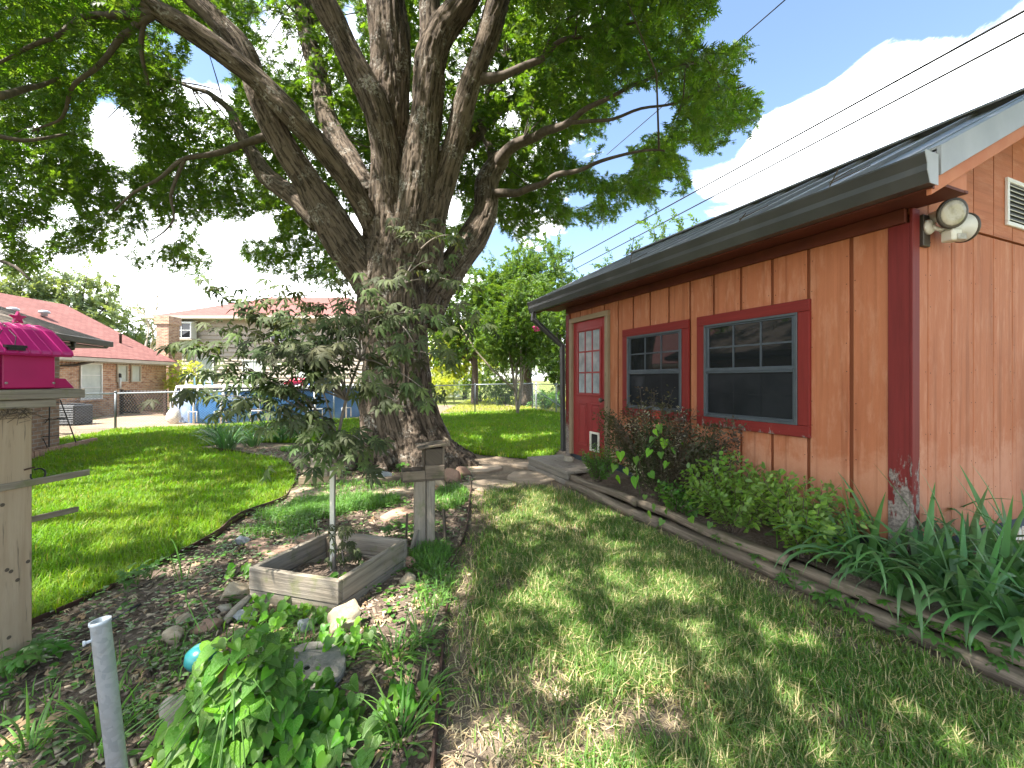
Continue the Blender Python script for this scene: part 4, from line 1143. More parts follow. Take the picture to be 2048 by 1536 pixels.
# ------------------------------------------------------------------ grass
def blade_tpl(bend, w=1.0, twist=0.0):
    """unit blade: height 1, width w (scaled separately), bends to +y"""
    pts = [(0, 0), (bend*.25, .5), (bend, 1.0 - .25*bend)]
    V = [(-.5*w, 0, 0), (.5*w, 0, 0), (-.38*w + twist, pts[1][0], pts[1][1]), (.38*w + twist, pts[1][0], pts[1][1]), (twist*1.5, pts[2][0], pts[2][1])]
    return np.array(V, float), np.array([(0, 1, 3), (0, 3, 2), (2, 3, 4)])
def grass(name, mat, x, y, h, w, base=0.0, lean=.9, parent=None, bends=(.15, .45, .8, 1.2)):
    parts = []
    idx = np.arange(len(x)); grp = idx % len(bends)
    for k, b in enumerate(bends):
        g_ = idx[grp == k]
        if len(g_) == 0: continue
        tv, tf = blade_tpl(b*lean, 1.0, rng.uniform(-.1, .1))
        p = np.stack([x[g_], y[g_], hz_np(x[g_], y[g_]) + base], 1)
        parts.append(scatter(tv, tf, p, rot_z(rng.uniform(0, 2*np.pi, len(g_))), np.stack([w[g_], h[g_], h[g_]], 1)))
    V, Fc = merge(parts)
    return tag(link(name, np_mesh(name, V, Fc), parent, M[mat]), kind='stuff')
def inside_view(x, y, m=60):
    px = CX + F*x/np.maximum(y, .2)
    return (px > -m) & (px < 2048+m) & (y > 1.35)
def samp(poly, n, dens=None):
    a = np.array(poly); x = rng.uniform(a[:, 0].min(), a[:, 0].max(), n); y = rng.uniform(a[:, 1].min(), a[:, 1].max(), n)
    k = in_poly(x, y, poly) & inside_view(x, y)
    return x[k], y[k]
# lush lawn: density falls with distance
x, y = samp(LAWN_LEFT, 1500000)
acc = rng.uniform(0, 1, len(x)) < np.clip(9.0/np.maximum(y, 1.6)**1.75, .035, 1.0)
x, y = x[acc], y[acc]
x, y = x[:175000], y[:175000]
big = fbm(np.stack([x*.9, y*.9, x*0], 1), 2)
h = (.052 + .055*rng.uniform(0, 1, len(x))) * (.75 + .5*big) * (1 + .02*y); w = np.clip(.0042*y*.55, .0055, .028)*rng.uniform(.7, 1.3, len(x))
print('lawn blades', len(x))
grass('lawn_grass', 'grass_far', x, y, h, w, .003)
# thin front lawn with bare and dry patches
FR = EDGE_R + [(-.55, 5.6), (.1, 5.9), (.75, 5.6)] + [tuple(S(t_, .76, 0)[:2]) for t_ in (3.0, 2.0, 1.0, 0, -1.0, -1.9)] + [(2.7, .8)]
def front_cover(x, y):
    n = fbm(np.stack([x*1.7+5, y*1.7, x*0], 1), 3)
    ex = np.interp(y, [p[1] for p in EDGE_R], [p[0] for p in EDGE_R])
    de = (x-ex)                                     # distance from the steel edging
    so = (x-C0.x)*NO.x + (y-C0.y)*NO.y - .74        # distance from the timbers
    c = np.clip((n-.26)/.16, 0.14, 1)
    c *= np.clip((de-.10)/.35, .05, 1) * np.clip((so-.02)/.25, .12, 1)
    c *= np.clip((5.7-y)/.8, 0, 1)
    for (bx, by, br) in ((.10, 2.05, .24), (.55, 1.78, .22), (1.35, 1.75, .25), (.0, 4.6, .3), (.55, 4.9, .3)):   # worn spots
        c *= np.clip(((x-bx)**2 + (y-by)**2)/br**2, .22, 1)
    return c
x, y = samp(FR, 420000)
acc = rng.uniform(0, 1, len(x)) < front_cover(x, y)*np.clip(2.6/y, .35, 1)
x, y = x[acc], y[acc]
print('front blades', len(x))
h = .035 + .065*rng.uniform(0, 1, len(x))**1.4; w = (.0045 + .0008*y)*rng.uniform(.7, 1.3, len(x))
grass('front_lawn_grass', 'grass_near', x[:110000], y[:110000], h, w, 0, 1.15)
x, y = samp(FR, 60000); acc = rng.uniform(0, 1, len(x)) < np.clip(2.2/y, .3, 1)*.5; x, y = x[acc], y[acc]
grass('dry_grass', 'thatch', x, y, .015 + .03*rng.uniform(0, 1, len(x)), .0035 + .002*rng.uniform(0, 1, len(x)), .002, 1.0, None, (1.0, 1.6, 2.4, 3.2))
# grassy spots inside the bed
def spot(cx, cy, rx, ry, n):
    a = rng.uniform(0, 2*np.pi, n); r = np.sqrt(rng.uniform(0, 1, n)); return cx + rx*r*np.cos(a), cy + ry*r*np.sin(a)
xs, ys = [], []
for px, py, rx, ry, n in ((690, 1010, .62, .30, 4200), (600, 1030, .45, .22, 1500), (900, 1000, .22, .5, 1100), (860, 1120, .16, .22, 1000), (610, 900, .5, .25, 900), (740, 975, .8, .3, 700), (890, 960, .25, .2, 500), (560, 1060, .35, .2, 500), (870, 1190, .12, .35, 350), (250, 1400, .5, .4, 260), (520, 1290, .5, .3, 400)):
    c = G(px, py); a, b = spot(c.x, c.y, rx, ry, n); xs.append(a); ys.append(b)
x, y = np.concatenate(xs), np.concatenate(ys)
grass('bed_grass', 'weed_grass', x, y, .04 + .08*rng.uniform(0, 1, len(x)), (.005 + .001*y)*rng.uniform(.6, 1.2, len(x)), .004, 1.2)
# grass beyond the fence
x = rng.uniform(-3, 9, 26000); y = rng.uniform(18.5, 34, 26000); k = inside_view(x, y); x, y = x[k], y[k]
grass('far_yard_grass', 'yellow_leaf', x, y, .08 + .12*rng.uniform(0, 1, len(x)), .03 + .02*rng.uniform(0, 1, len(x)), -.05)

# ------------------------------------------------------------------ mulch chips, leaf litter, sticks
x, y = samp(BED, 26000); acc = rng.uniform(0, 1, len(x)) < np.clip(2.4/y, .2, 1); x, y = x[acc], y[acc]
bx = np.array([(i, j, k) for i in (-.5, .5) for j in (-.5, .5) for k in (-.5, .5)]); bf = np.array([(0,1,3),(0,3,2),(4,6,7),(4,7,5),(0,4,5),(0,5,1),(2,3,7),(2,7,6),(0,2,6),(0,6,4),(1,5,7),(1,7,3)])
n = len(x); d = rng.normal(0, 1, (n, 3)); d[:, 2] *= .22; up = rng.normal(0, .25, (n, 3)); up[:, 2] = 1
V, Fc = scatter(bx, bf, np.stack([x, y, hz_np(x, y)+.010], 1), basis(d, up), np.stack([rng.uniform(.006, .02, n), rng.uniform(.02, .07, n), rng.uniform(.003, .007, n)], 1))
tag(link('mulch_chips', np_mesh('mulch_chips', V, Fc), None, M['chips']), kind='stuff')
xx, yy = samp(BED, 9000); x2, y2 = samp(FR, 1200); x = np.concatenate([xx, x2]); y = np.concatenate([yy, y2]); acc = rng.uniform(0, 1, len(x)) < np.clip(1.6/y, .12, .9)*.55; x, y = x[acc], y[acc]
n = len(x); d = rng.normal(0, 1, (n, 3)); d[:, 2] *= .25; up = rng.normal(0, .45, (n, 3)); up[:, 2] = 1
cv = LV*np.array([1, 1, 2.5])
V, Fc = scatter(cv, LF, np.stack([x, y, hz_np(x, y)+.018], 1), basis(d, up), rng.uniform(.03, .075, n))
tag(link('leaf_litter', np_mesh('leaf_litter', V, Fc), None, M['litter']), kind='stuff')
big_leaf = []
def solid_leaf(th=.012):
    n_ = len(LV); V = np.concatenate([cv, cv - np.array([0, 0, th])]); Fc = np.concatenate([LF, LF[:, ::-1] + n_]); return V, Fc
slV, slF = solid_leaf(); slm = np_mesh('fallen_leaf', slV, slF); slm.materials.append(M['litter'])
for (px, py) in ((62,1465),(92,1470),(300,1300),(285,1395),(640,1260),(905,1525),(1010,1180),(1252,1232),(860,1440),(780,1515),(890,1390),(960,1340),(430,1160),(180,1330),(1120,1290),(560,1265),(800,1380),(1690,1230),(1500,1290),(945,1205)):
    c = G(px, py); a = random.uniform(0, 6.3); s_ = random.uniform(.085, .12)
    o = put('fallen_leaf', slm, None, Matrix.Translation((c.x, c.y, hz(c.x, c.y)+.028)) @ Matrix.Rotation(a, 4, 'Z') @ Matrix.Rotation(random.uniform(-.3, .3), 4, 'X') @ Matrix.Rotation(random.uniform(-.25, .25), 4, 'Y') @ Matrix.Scale(s_, 4))
    tag(o, 'dry tan lobed leaf fallen on the ground', 'leaf', 'fallen leaves on the ground')
mb = MB()
for k in range(70):
    px, py = random.uniform(20, 1000), random.uniform(1130, 1530); c = G(px, py)
    if not in_poly(np.array([c.x]), np.array([c.y]), BED)[0] and random.random() < .6: continue
    a = random.uniform(0, 6.3); L = random.uniform(.08, .32); d = Vector((math.cos(a), math.sin(a), 0)); z0 = hz(c.x, c.y)+.014
    mb.tube([Vector((c.x, c.y, z0)), Vector((c.x, c.y, z0)) + d*L*.5 + Vector((d.y, -d.x, 0))*random.uniform(-.03, .03) + UP*random.uniform(0, .02), Vector((c.x, c.y, z0)) + d*L], [.004, .0035, .002], 5)
tag(mb.build('fallen_twigs', M['twig']), kind='stuff')

# ------------------------------------------------------------------ leaf shapes
def fan(outline, zf=lambda x, y: 0):
    V = [(0, .35, zf(0, .35))] + [(a, b, zf(a, b)) for a, b in outline]; n = len(outline)
    return np.array(V, float), np.array([(0, 1+i, 1+(i+1) % n) for i in range(n)])
HEART = [(0, 0), (.22, -.16), (.42, -.10), (.50, .12), (.42, .40), (.22, .72), (0, 1.0), (-.22, .72), (-.42, .40), (-.50, .12), (-.42, -.10), (-.22, -.16)]
hV, hF = fan(HEART, lambda a, b: .32*abs(a) - .16*b*b)
OVAL = [(0, 0), (.24, .25), (.28, .5), (.18, .8), (0, 1.0), (-.18, .8), (-.28, .5), (-.24, .25)]
oV, oF = fan(OVAL, lambda a, b: .3*abs(a) - .12*b*b)
qV = np.array([(0, 0, 0), (.26, .5, .06), (0, 1, -.05), (-.26, .5, .06)], float); qF = np.array([(0, 1, 2), (0, 2, 3)])
def palm(angles, lens, wid, droop):
    V = [(0, 0, 0)]; Fc = []
    for a, L in zip(angles, lens):
        d = np.array([math.sin(a), math.cos(a)]); s_ = np.array([d[1], -d[0]])
        m1 = d*L*.52 + s_*wid*L; m2 = d*L*.52 - s_*wid*L; e = d*L; q1 = d*L*.80 + s_*wid*L*.55; q2 = d*L*.80 - s_*wid*L*.55
        b = len(V)
        V += [(*m1, -.02*L), (*(d*L*.5), .05*L), (*m2, -.02*L), (*q1, -droop*L*.6), (*q2, -droop*L*.6), (*e, -droop*L)]
        Fc += [(0, b, b+1), (0, b+1, b+2), (b, b+3, b+1), (b+1, b+4, b+2), (b+1, b+3, b+5), (b+1, b+5, b+4)]
    return np.array(V, float), np.array(Fc)
mapV, mapF = palm([R(a) for a in (-125, -82, -42, 0, 42, 82, 125)], (.34, .62, .88, 1.0, .88, .62, .34), .15, .30)
fiveV, fiveF = palm([R(a) for a in (-105, -52, 0, 52, 105)], (.7, .92, 1.0, .92, .7), .22, .18)
def leaf_set(thing, tpls, mat, pos, dirs, ups, scl, maxobj=300, name='leaf'):
    """the leaves that show largest as parts of their own (shared meshes), the rest joined"""
    pos, dirs, ups, scl = map(np.asarray, (pos, dirs, ups, scl))
    B = basis(dirs.astype(float), ups.astype(float))
    size = scl/np.linalg.norm(pos - np.array([0, 0, CAMZ]), axis=1)
    order = np.argsort(-size); ms = []
    for V, Fc in tpls:
        me = np_mesh(name, V, Fc); me.materials.append(mat); ms.append(me)
    for k in order[:maxobj]:
        Mw = Matrix([[*B[k][r]*scl[k], pos[k][r]] for r in range(3)] + [[0, 0, 0, 1]])
        put(name, ms[k % len(ms)], thing, Mw)
    rest = order[maxobj:]
    if len(rest):
        parts = [scatter(V, Fc, pos[rest[rest % len(tpls) == q]], B[rest[rest % len(tpls) == q]], scl[rest[rest % len(tpls) == q]]) for q, (V, Fc) in enumerate(tpls) if (rest % len(tpls) == q).any()]
        V, Fc = merge(parts)
        tag(link('foliage', np_mesh('foliage', V, Fc), thing, mat), kind='stuff')

# ------------------------------------------------------------------ heart-leaved vine heaped over a small ornament (foreground)
vc = G(470, 1490); vine = empty('vine', (vc.x, vc.y, 0), 'bright green heart-leaved vine heaped over a garden ornament', 'vine')
pos, dirs, ups, scl = [], [], [], []
def vine_leaf(p, nrm, s_):
    nrm = Vector(nrm).normalized(); dn = Vector((random.uniform(-.5, .5), random.uniform(-.5, .1), -1)); dn = dn - nrm*dn.dot(nrm)
    pos.append(tuple(p)); dirs.append(tuple(dn.normalized())); ups.append(tuple(nrm)); scl.append(s_)
top = P(440, 1280, 1.62)
for k in range(330):    # the tall heap
    a = random.uniform(0, 2*math.pi); q = random.random()**.8
    rad = (.09 + .17*q) * random.uniform(.85, 1.08); zc = top.z*(1-q) + .02*q
    p = Vector((top.x + .03 + math.cos(a)*rad*1.05 + .09*q, top.y + .05 + math.sin(a)*rad*.75 - .06*q, zc + random.uniform(-.02, .02)))
    vine_leaf(p, (math.cos(a)*.5 + random.uniform(-.5, .5), math.sin(a)*.5 - .35 + random.uniform(-.4, .4), 1.5 + .5*(1-q)), random.uniform(.036, .072))
for (px, py, r_, n, hh) in ((530, 1345, .13, 50, .20), (620, 1440, .22, 70, .12), (560, 1490, .25, 90, .14), (690, 1500, .16, 40, .09), (700, 1300, .14, 34, .12), (600, 1250, .14, 26, .08), (540, 1235, .18, 26, .10), (690, 1190, .08, 16, .14), (380, 1520, .14, 40, .10), (820, 1430, .12, 14, .10), (480, 1150, .10, 12, .06)):
    c = G(px, py)
    for k in range(n):
        a = random.uniform(0, 6.28); r = r_*math.sqrt(random.random())
        p = Vector((c.x + math.cos(a)*r, c.y + math.sin(a)*r*.8, random.uniform(.02, hh)))
        vine_leaf(p, (random.uniform(-.6, .6), -.5 + random.uniform(-.5, .4), 1), random.uniform(.035, .072))
v2 = hV*np.array([.9, 1.05, 1.0]); v3 = hV*np.array([1.1, .95, 1.6])
leaf_set(vine, [(hV, hF), (v2, hF), (v3, hF)], M['vine_leaf'], pos, dirs, ups, scl, 290)
mb = MB()
for k in range(26):
    a = random.uniform(0, 6.28); e = Vector((vc.x + math.cos(a)*random.uniform(.15, .5), vc.y + math.sin(a)*.35, random.uniform(.05, .3)))
    mb.tube([Vector((vc.x, vc.y+.1, .02)), (Vector((vc.x, vc.y, .2)) + e)/2 + UP*.08, e], .0022, 4, False)
for (a, b) in (((400,1262),(372,1180)), ((430,1250),(395,1170)), ((600,1420),(660,1380))):
    mb.tube([P(*a, 1.62), P((a[0]+b[0])/2-14, (a[1]+b[1])/2-20, 1.62), P(*b, 1.62), P(b[0]-18, b[1]+6, 1.63)], .002, 4, False)
tag(mb.build('stems', M['weed_grass'], vine), kind='stuff')
# the ornament under it
oc = P(425, 1350, 1.70); orn = empty('garden_ornament', (oc.x, oc.y, 0), 'small ornament with teal top nearly hidden by the heart-leaved vine', 'ornament')
part(lambda m: m.lathe([(.06, 0), (.065, .03), (.05, .06), (.045, .17), (.058, .21), (.052, .25), (.03, .27)], (oc.x, oc.y, 0), 16), 'body', M['terracotta'], orn, 0, True)
part(lambda m: m.lathe([(.032, .268), (.045, .29), (.04, .31), (.02, .325)], (oc.x, oc.y, 0), 16), 'head', M['white_plastic'], orn, 0, True)
tp = P(402, 1318, 1.66)
part(lambda m: m.lathe([(.045, -.02), (.055, 0), (.05, .03), (.025, .05)], tp, 14), 'cap', M['teal'], orn, 0, True)
part(lambda m: m.tube([(oc.x, oc.y, .30), ((oc.x+tp.x)/2, (oc.y+tp.y)/2, .36), tp], .014, 8), 'stem', M['teal'], orn, 0, True)

# ------------------------------------------------------------------ strap-leaved plants
def strap(base, az, L, w, rise, droop, roll=0.0):
    """one sword leaf as a creased ribbon: starts at `base`, heads to azimuth az"""
    mb = MB(); n = 9; d = Vector((math.cos(az), math.sin(az), 0)); sd_ = Vector((-d.y, d.x, 0)); p = Vector(base); ang = rise
    r_ = random.uniform(-.25, .25)
    for i in range(n+1):
        q = i/n; ww = w*(0.75 + .5*q if q < .5 else 1.0)*max(.03, (1 - max(0, q-.35)/.65)**.8)
        dirv = d*math.cos(ang) + UP*math.sin(ang); nrm = (UP*math.cos(ang) - d*math.sin(ang))
        s_ = (sd_*math.cos(roll + r_*q) + nrm*math.sin(roll + r_*q))
        n2 = dirv.cross(s_)
        mb.v += [p - s_*ww/2, p + n2*ww*.16, p + s_*ww/2]
        p = p + dirv*(L/n); ang -= droop/n*(.35 + 1.5*q)
    for i in range(n):
        a = i*3
        mb.face((a, a+1, a+4, a+3)); mb.face((a+1, a+2, a+5, a+4))
    return mb
IL = 'clump of sword-leaved iris spilling over the timbers at the shed corner'
def iris(px, py, z, n, L, spread, label=IL, group='iris clumps at the shed corner', az0=None, w=.052):
    c = G(px, py, z); th = empty('iris_clump', c, label, 'plant', group)
    for k in range(n):
        az = (random.uniform(0, 2*math.pi) if az0 is None else az0 + random.gauss(0, spread)); ln = L*random.uniform(.6, 1.15)
        st_ = random.random()
        rise = R(random.uniform(55, 85)); droop = R(random.choice((12, 30, 95, 140, 170))*random.uniform(.7, 1.1))
        strap(c + Vector((math.cos(az)*.04*random.random(), math.sin(az)*.05, -.02)), az, ln, w*random.uniform(.7, 1.15), rise, droop, random.uniform(-.5, .5)).build('leaf', M['iris_leaf'], th, True)
for a in ((1735,1165,.10,22,.66), (1790,1140,.13,15,.66), (1850,1180,.12,20,.66), (1920,1150,.14,20,.74), (1985,1190,.13,20,.66), (2040,1150,.15,18,.7), (1940,1250,.11,18,.56), (2050,1290,.10,18,.55), (1860,1085,.16,14,.68), (2090,1200,.14,16,.66)):
    iris(*a, spread=1.0, label={1735: 'iris clump fanning out in front of the red corner trim', 1860: 'iris clump close against the foot of the gable wall', 2040: 'iris clump beside the low white picket edging'}.get(a[0], IL))
azo = math.atan2(NO.y, NO.x)
for k_, (tt, oo_, n_) in enumerate(((.05, .42, 12), (-.18, .50, 14), (-.42, .44, 14), (-.66, .50, 14), (-.9, .45, 12), (-.3, .2, 12), (-.6, .15, 12))):
    c = S(tt, oo_, .13); th = empty('iris_clump', c, IL, 'plant', 'iris clumps at the shed corner')
    for k in range(n_):
        strap(c + Vector((random.uniform(-.04, .04), random.uniform(-.04, .04), -.02)), azo + random.gauss(0, .7), random.uniform(.38, .72), random.uniform(.032, .05), R(random.uniform(50, 80)), R(random.uniform(70, 190)), random.uniform(-.4, .4)).build('leaf', M['iris_leaf'], th, True)
# darker clumps of strap leaves at the edge of the left lawn
LL = 'dark green strap-leaved clump in the bed behind the curved lawn edging'
for (px, py, n, L) in ((452, 902, 75, .75), (505, 893, 60, .7), (560, 884, 60, .75), (600, 880, 50, .7), (430, 880, 50, .7), (535, 868, 50, .7), (640, 868, 45, .7)):
    c = G(px, py); th = empty('strap_leaf_clump', c, 'dark strap-leaved clump at the very tip of the curved lawn edging' if px == 452 else LL, 'plant', 'strap-leaved clumps left of the oak')
    mb = MB()
    for k in range(n):
        az = random.uniform(0, 6.28); q = strap(c + Vector((math.cos(az), math.sin(az), 0))*.16*random.random(), az, L*random.uniform(.6, 1.1), .030, R(random.uniform(45, 85)), R(random.uniform(40, 130)))
        b = len(mb.v); mb.v += q.v
        for f, u in zip(q.f, q.uv): mb.face([i+b for i in f], u)
    tag(mb.build('leaves', M['iris_leaf'], th, True), kind='stuff')

# ------------------------------------------------------------------ shrubs in the shed bed
def shrub(name, base, stems, label, mats, lsize, nleaf, hgt, spreadv, arch, tplV, tplF, cat='shrub', group=None, wood='twig', leafmix=None):
    th = empty(name, base, label, cat, group); wood_mb = MB(); P_ = [[] for _ in mats]
    for k in range(stems):
        az = random.uniform(0, 6.28); rr = math.sqrt(random.random()); L = hgt*random.uniform(.55, 1.15)
        d = Vector((math.cos(az)*spreadv[0]*rr, math.sin(az)*spreadv[1]*rr, 0)); d = D1*d.x + NO*d.y + spreadv[2]
        b0_ = base + d*.12; pts = []
        for i in range(7):
            q = i/6; pts.append(b0_ + d*q*1.0 + UP*(L*(q - arch*q*q*rr)) + Vector((random.uniform(-.02, .02), random.uniform(-.02, .02), 0)))
        wood_mb.tube(pts, [.006*(1-.13*i) for i in range(7)], 4, False)
        mi = leafmix(k/stems, d) if leafmix else 0
        for j in range(nleaf):
            q = random.uniform(.12, 1.02)*5.99; i = min(int(q), 5); f = q-i; p = pts[i].lerp(pts[i+1], f)
            ax = (pts[i+1]-pts[i]).normalized(); a = random.uniform(0, 6.28); s_ = ax.orthogonal().normalized(); s_ = Matrix.Rotation(a, 3, ax) @ s_
            off = random.uniform(0, .05)
            P_[mi].append((p + s_*off, s_ + ax*.6, s_.cross(ax) + UP*1.2, lsize*random.uniform(.6, 1.25)))
    tag(wood_mb.build('stems', M[wood], th), kind='stuff')
    for mi, L_ in enumerate(P_):
        if not L_: continue
        V, Fc = scatter(tplV, tplF, np.array([tuple(a[0]) for a in L_]), basis(np.array([tuple(a[1]) for a in L_]), np.array([tuple(a[2]) for a in L_])), np.array([a[3] for a in L_]))
        tag(link('foliage', np_mesh('foliage', V, Fc), th, M[mats[mi]]), kind='stuff')
    return th
random.seed(21)
shrub('barberry_shrub', S(2.05, .30, .12), 170, 'dark arching small-leaved shrub under the two shed windows', ['barberry', 'barberry_sunlit'], .036, 84, 1.18, (.98, .26, Vector((0, 0, 0))), .35, qV, qF,
      leafmix=lambda q, d: 1 if (q > .86 and abs(d.dot(D1)) < .45) else 0)
shrub('grey_green_shrub', S(2.98, .42, .12), 46, 'grey-green fine-leaved bush spilling beside the plank step', ['creeper_leaf'], .026, 80, .48, (.30, .20, Vector((0, 0, 0))), .3, qV, qF)
shrub('light_green_shrub', S(1.02, .42, .12), 66, 'light green bush with small oval leaves below the larger near window', ['privet'], .048, 50, .68, (.42, .32, Vector((0, 0, 0))), .4, oV, oF)
shrub('light_green_shrub', S(.42, .42, .12), 50, 'light green bush with small oval leaves against the red corner trim side', ['privet'], .046, 46, .62, (.34, .30, Vector((0, 0, 0))), .35, oV, oF)
shrub('low_bush', S(1.55, .48, .12), 34, 'low leafy green bush between the dark shrub and the light green bush', ['creeper_leaf'], .042, 30, .30, (.25, .16, Vector((0, 0, 0))), .2, oV, oF)
# upright plant with paired leaves
c = S(.62, .42, .12); up_ = empty('paired_leaf_plant', c, 'upright stem with paired oval leaves among the light green bushes', 'plant')
part(lambda m: m.tube([c, c + UP*.3 + NO*.02, c + UP*.55 + NO*.03], [.005, .004, .002], 5), 'stem', M['weed_grass'], up_)
pos, dirs, ups, scl = [], [], [], []
for k in range(11):
    for s_ in (-1, 1):
        a = k*1.57 + (0 if s_ > 0 else math.pi); p = c + UP*(.1 + .042*k) + NO*.02
        pos.append(tuple(p)); dirs.append((math.cos(a), math.sin(a), .1)); ups.append((0, 0, 1)); scl.append(.085*(1-.05*k))
leaf_set(up_, [(oV*np.array([1.3, 1, 1]), oF)], M['creeper_leaf'], pos, dirs, ups, scl)
# heart-leaved vine climbing through the dark shrub
hv = empty('climbing_vine', S(2.15, .45, .15), 'large heart-shaped leaves of a vine climbing through the dark shrub', 'vine')
pos, dirs, ups, scl = [], [], [], []
for (px, py, s_) in ((1320,850,.11),(1306,875,.10),(1330,880,.12),(1300,900,.10),(1322,905,.09),(1345,895,.10),(1240,905,.13),(1270,915,.12),(1228,930,.13),(1272,955,.13),(1300,945,.09),(1360,880,.08),(1335,925,.10),(1310,860,.08),(1290,990,.10),(1310,1010,.11),(1330,1020,.10),(1295,1025,.10),(1325,1040,.09),(1400,1020,.10),(1380,1035,.10),(1420,1045,.09),(1232,955,.10),(1250,938,.1)):
    Y = 4.35 if px > 1285 else 4.7
    if py > 985: Y = F*(CAMZ-.22)/(py-HY)
    p = P(px, py, Y + random.uniform(-.06, .06)); pos.append(tuple(p)); dirs.append((random.uniform(-.9, .9), random.uniform(-.7, .1), -1)); ups.append((-.4 + random.uniform(-.8, .8), random.uniform(-1, -.2), random.uniform(.5, 1.4))); scl.append(s_*(.62 if py > 985 else .85)*random.uniform(.75, 1.1))
leaf_set(hv, [(hV, hF), (v2, hF)], M['vine_leaf'], pos, dirs, ups, scl)
part(lambda m: m.tube([S(2.15, .45, .15), S(2.1, .55, .5), P(1318, 870, 4.37), P(1322, 848, 4.36)], .004, 5), 'stem', M['weed_grass'], hv)

# ------------------------------------------------------------------ creeper with five leaflets
def creeper(name, spots_, label, s_):
    c = G(*spots_[0]); th = empty(name, c, label, 'plant'); pos, dirs, ups, scl = [], [], [], []
    mb = MB()
    for (px, py) in spots_:
        q = G(px, py)
        for k in range(9):
            a = random.uniform(0, 6.28); r = random.uniform(0, s_*1.5); p = q + Vector((math.cos(a)*r, math.sin(a)*r, random.uniform(.04, .14)))
            mb.tube([q, p], .0018, 4, False)
            pos.append(tuple(p)); dirs.append((math.cos(a), math.sin(a), -.1)); ups.append((random.uniform(-.3, .3), -.3, 1)); scl.append(s_*random.uniform(.7, 1.15))
    tag(mb.build('stems', M['weed_grass'], th), kind='stuff')
    leaf_set(th, [(fiveV, fiveF)], M['creeper_leaf'], pos, dirs, ups, scl)
creeper('creeper', [(40, 1345), (75, 1320), (20, 1370)], 'five-fingered creeper at the foot of the tall pine post', .062)
creeper('creeper', [(1640, 1215), (1700, 1235), (1590, 1180)], 'five-fingered creeper on the landscape timbers by the shed corner iris', .055)
creeper('creeper', [(1850, 1290), (1800, 1265), (1900, 1310)], 'five-fingered creeper trailing over the timbers below the iris leaves', .06)
creeper('creeper', [(1440, 1105), (1480, 1120), (1520, 1140)], 'leafy creeper hanging over the timbers below the light green bushes', .05)
creeper('creeper', [(1950, 1325), (2000, 1345), (1920, 1300), (2030, 1350)], 'five-fingered creeper over the timbers beneath the drooping iris', .06)
creeper('creeper', [(250, 1180), (275, 1170), (300, 1160)], 'leafy creeper along the rusty edging strip', .05)
creeper('creeper', [(720, 1110), (745, 1095), (770, 1085)], 'leafy creeper growing inside the square planter box', .05)
creeper('creeper', [(690, 950), (720, 945), (650, 955), (800, 945)], 'low green ivy at the foot of the oak trunk', .07)
creeper('creeper', [(800, 1060), (835, 1050), (825, 1075)], 'leafy weeds at the foot of the wooden feeder post', .05)
# small ground weeds and coarse grass tufts
n = 1500; xx, yy = samp(BED, 9000); xx, yy = xx[:n], yy[:n]
near = rng.uniform(0, 1, len(xx)) < np.clip(4.0/yy, .3, 1); xx, yy = xx[near], yy[near]
pp, dd, uu, ss = [], [], [], []
for a, b in zip(xx, yy):
    for k in range(random.randint(3, 8)):
        t_ = random.uniform(0, 6.28); r = random.uniform(.005, .05)
        pp.append((a+math.cos(t_)*r, b+math.sin(t_)*r, hz(a, b)+random.uniform(.01, .06))); dd.append((math.cos(t_), math.sin(t_), .2)); uu.append((random.uniform(-.3, .3), random.uniform(-.3, .3), 1)); ss.append(random.uniform(.018, .042))
V, Fc = scatter(oV*np.array([1.3, 1, 1]), oF, np.array(pp), basis(np.array(dd), np.array(uu)), np.array(ss))
tag(link('ground_weeds', np_mesh('ground_weeds', V, Fc), None, M['creeper_leaf']), kind='stuff')
def tuft(px, py, n, L, w, label):
    c = G(px, py); th = empty('grass_tuft', c, label, 'grass tuft'); mb = MB()
    for k in range(n):
        az = random.uniform(0, 6.28); q = strap(c + Vector((math.cos(az), math.sin(az), 0))*.07*random.random(), az, L*random.uniform(.5, 1.1), w*random.uniform(.7, 1.2), R(random.uniform(30, 85)), R(random.uniform(30, 120)))
        b = len(mb.v); mb.v += q.v
        for f, u in zip(q.f, q.uv): mb.face([i+b for i in f], u)
    tag(mb.build('blades', M['weed_grass'], th, True), kind='stuff')
tuft(790, 1320, 60, .26, .011, 'bright green crabgrass tuft beside the round stone disc')
tuft(840, 1290, 40, .22, .010, 'crabgrass tuft against the steel edging, past the round stone disc')
tuft(800, 1480, 46, .26, .011, 'crabgrass tuft spreading between the vine and the steel edging')
tuft(840, 1400, 34, .20, .010, 'crabgrass sprawling beside the steel edging strip')
tuft(200, 1480, 26, .30, .014, 'broad-bladed grass tuft at the foot of the galvanised pipe')
tuft(60, 1500, 16, .22, .012, 'broad-bladed grass tuft near the fallen lobed leaves')
tuft(370, 1165, 7, .45, .010, 'single tall grass stalks in the mulch by the rusty edging')
tuft(865, 1150, 60, .20, .006, 'fine-bladed grass tuft beyond the planter box corner')
tuft(600, 1330, 26, .22, .010, 'grass blades among the vine next to the round stone disc')

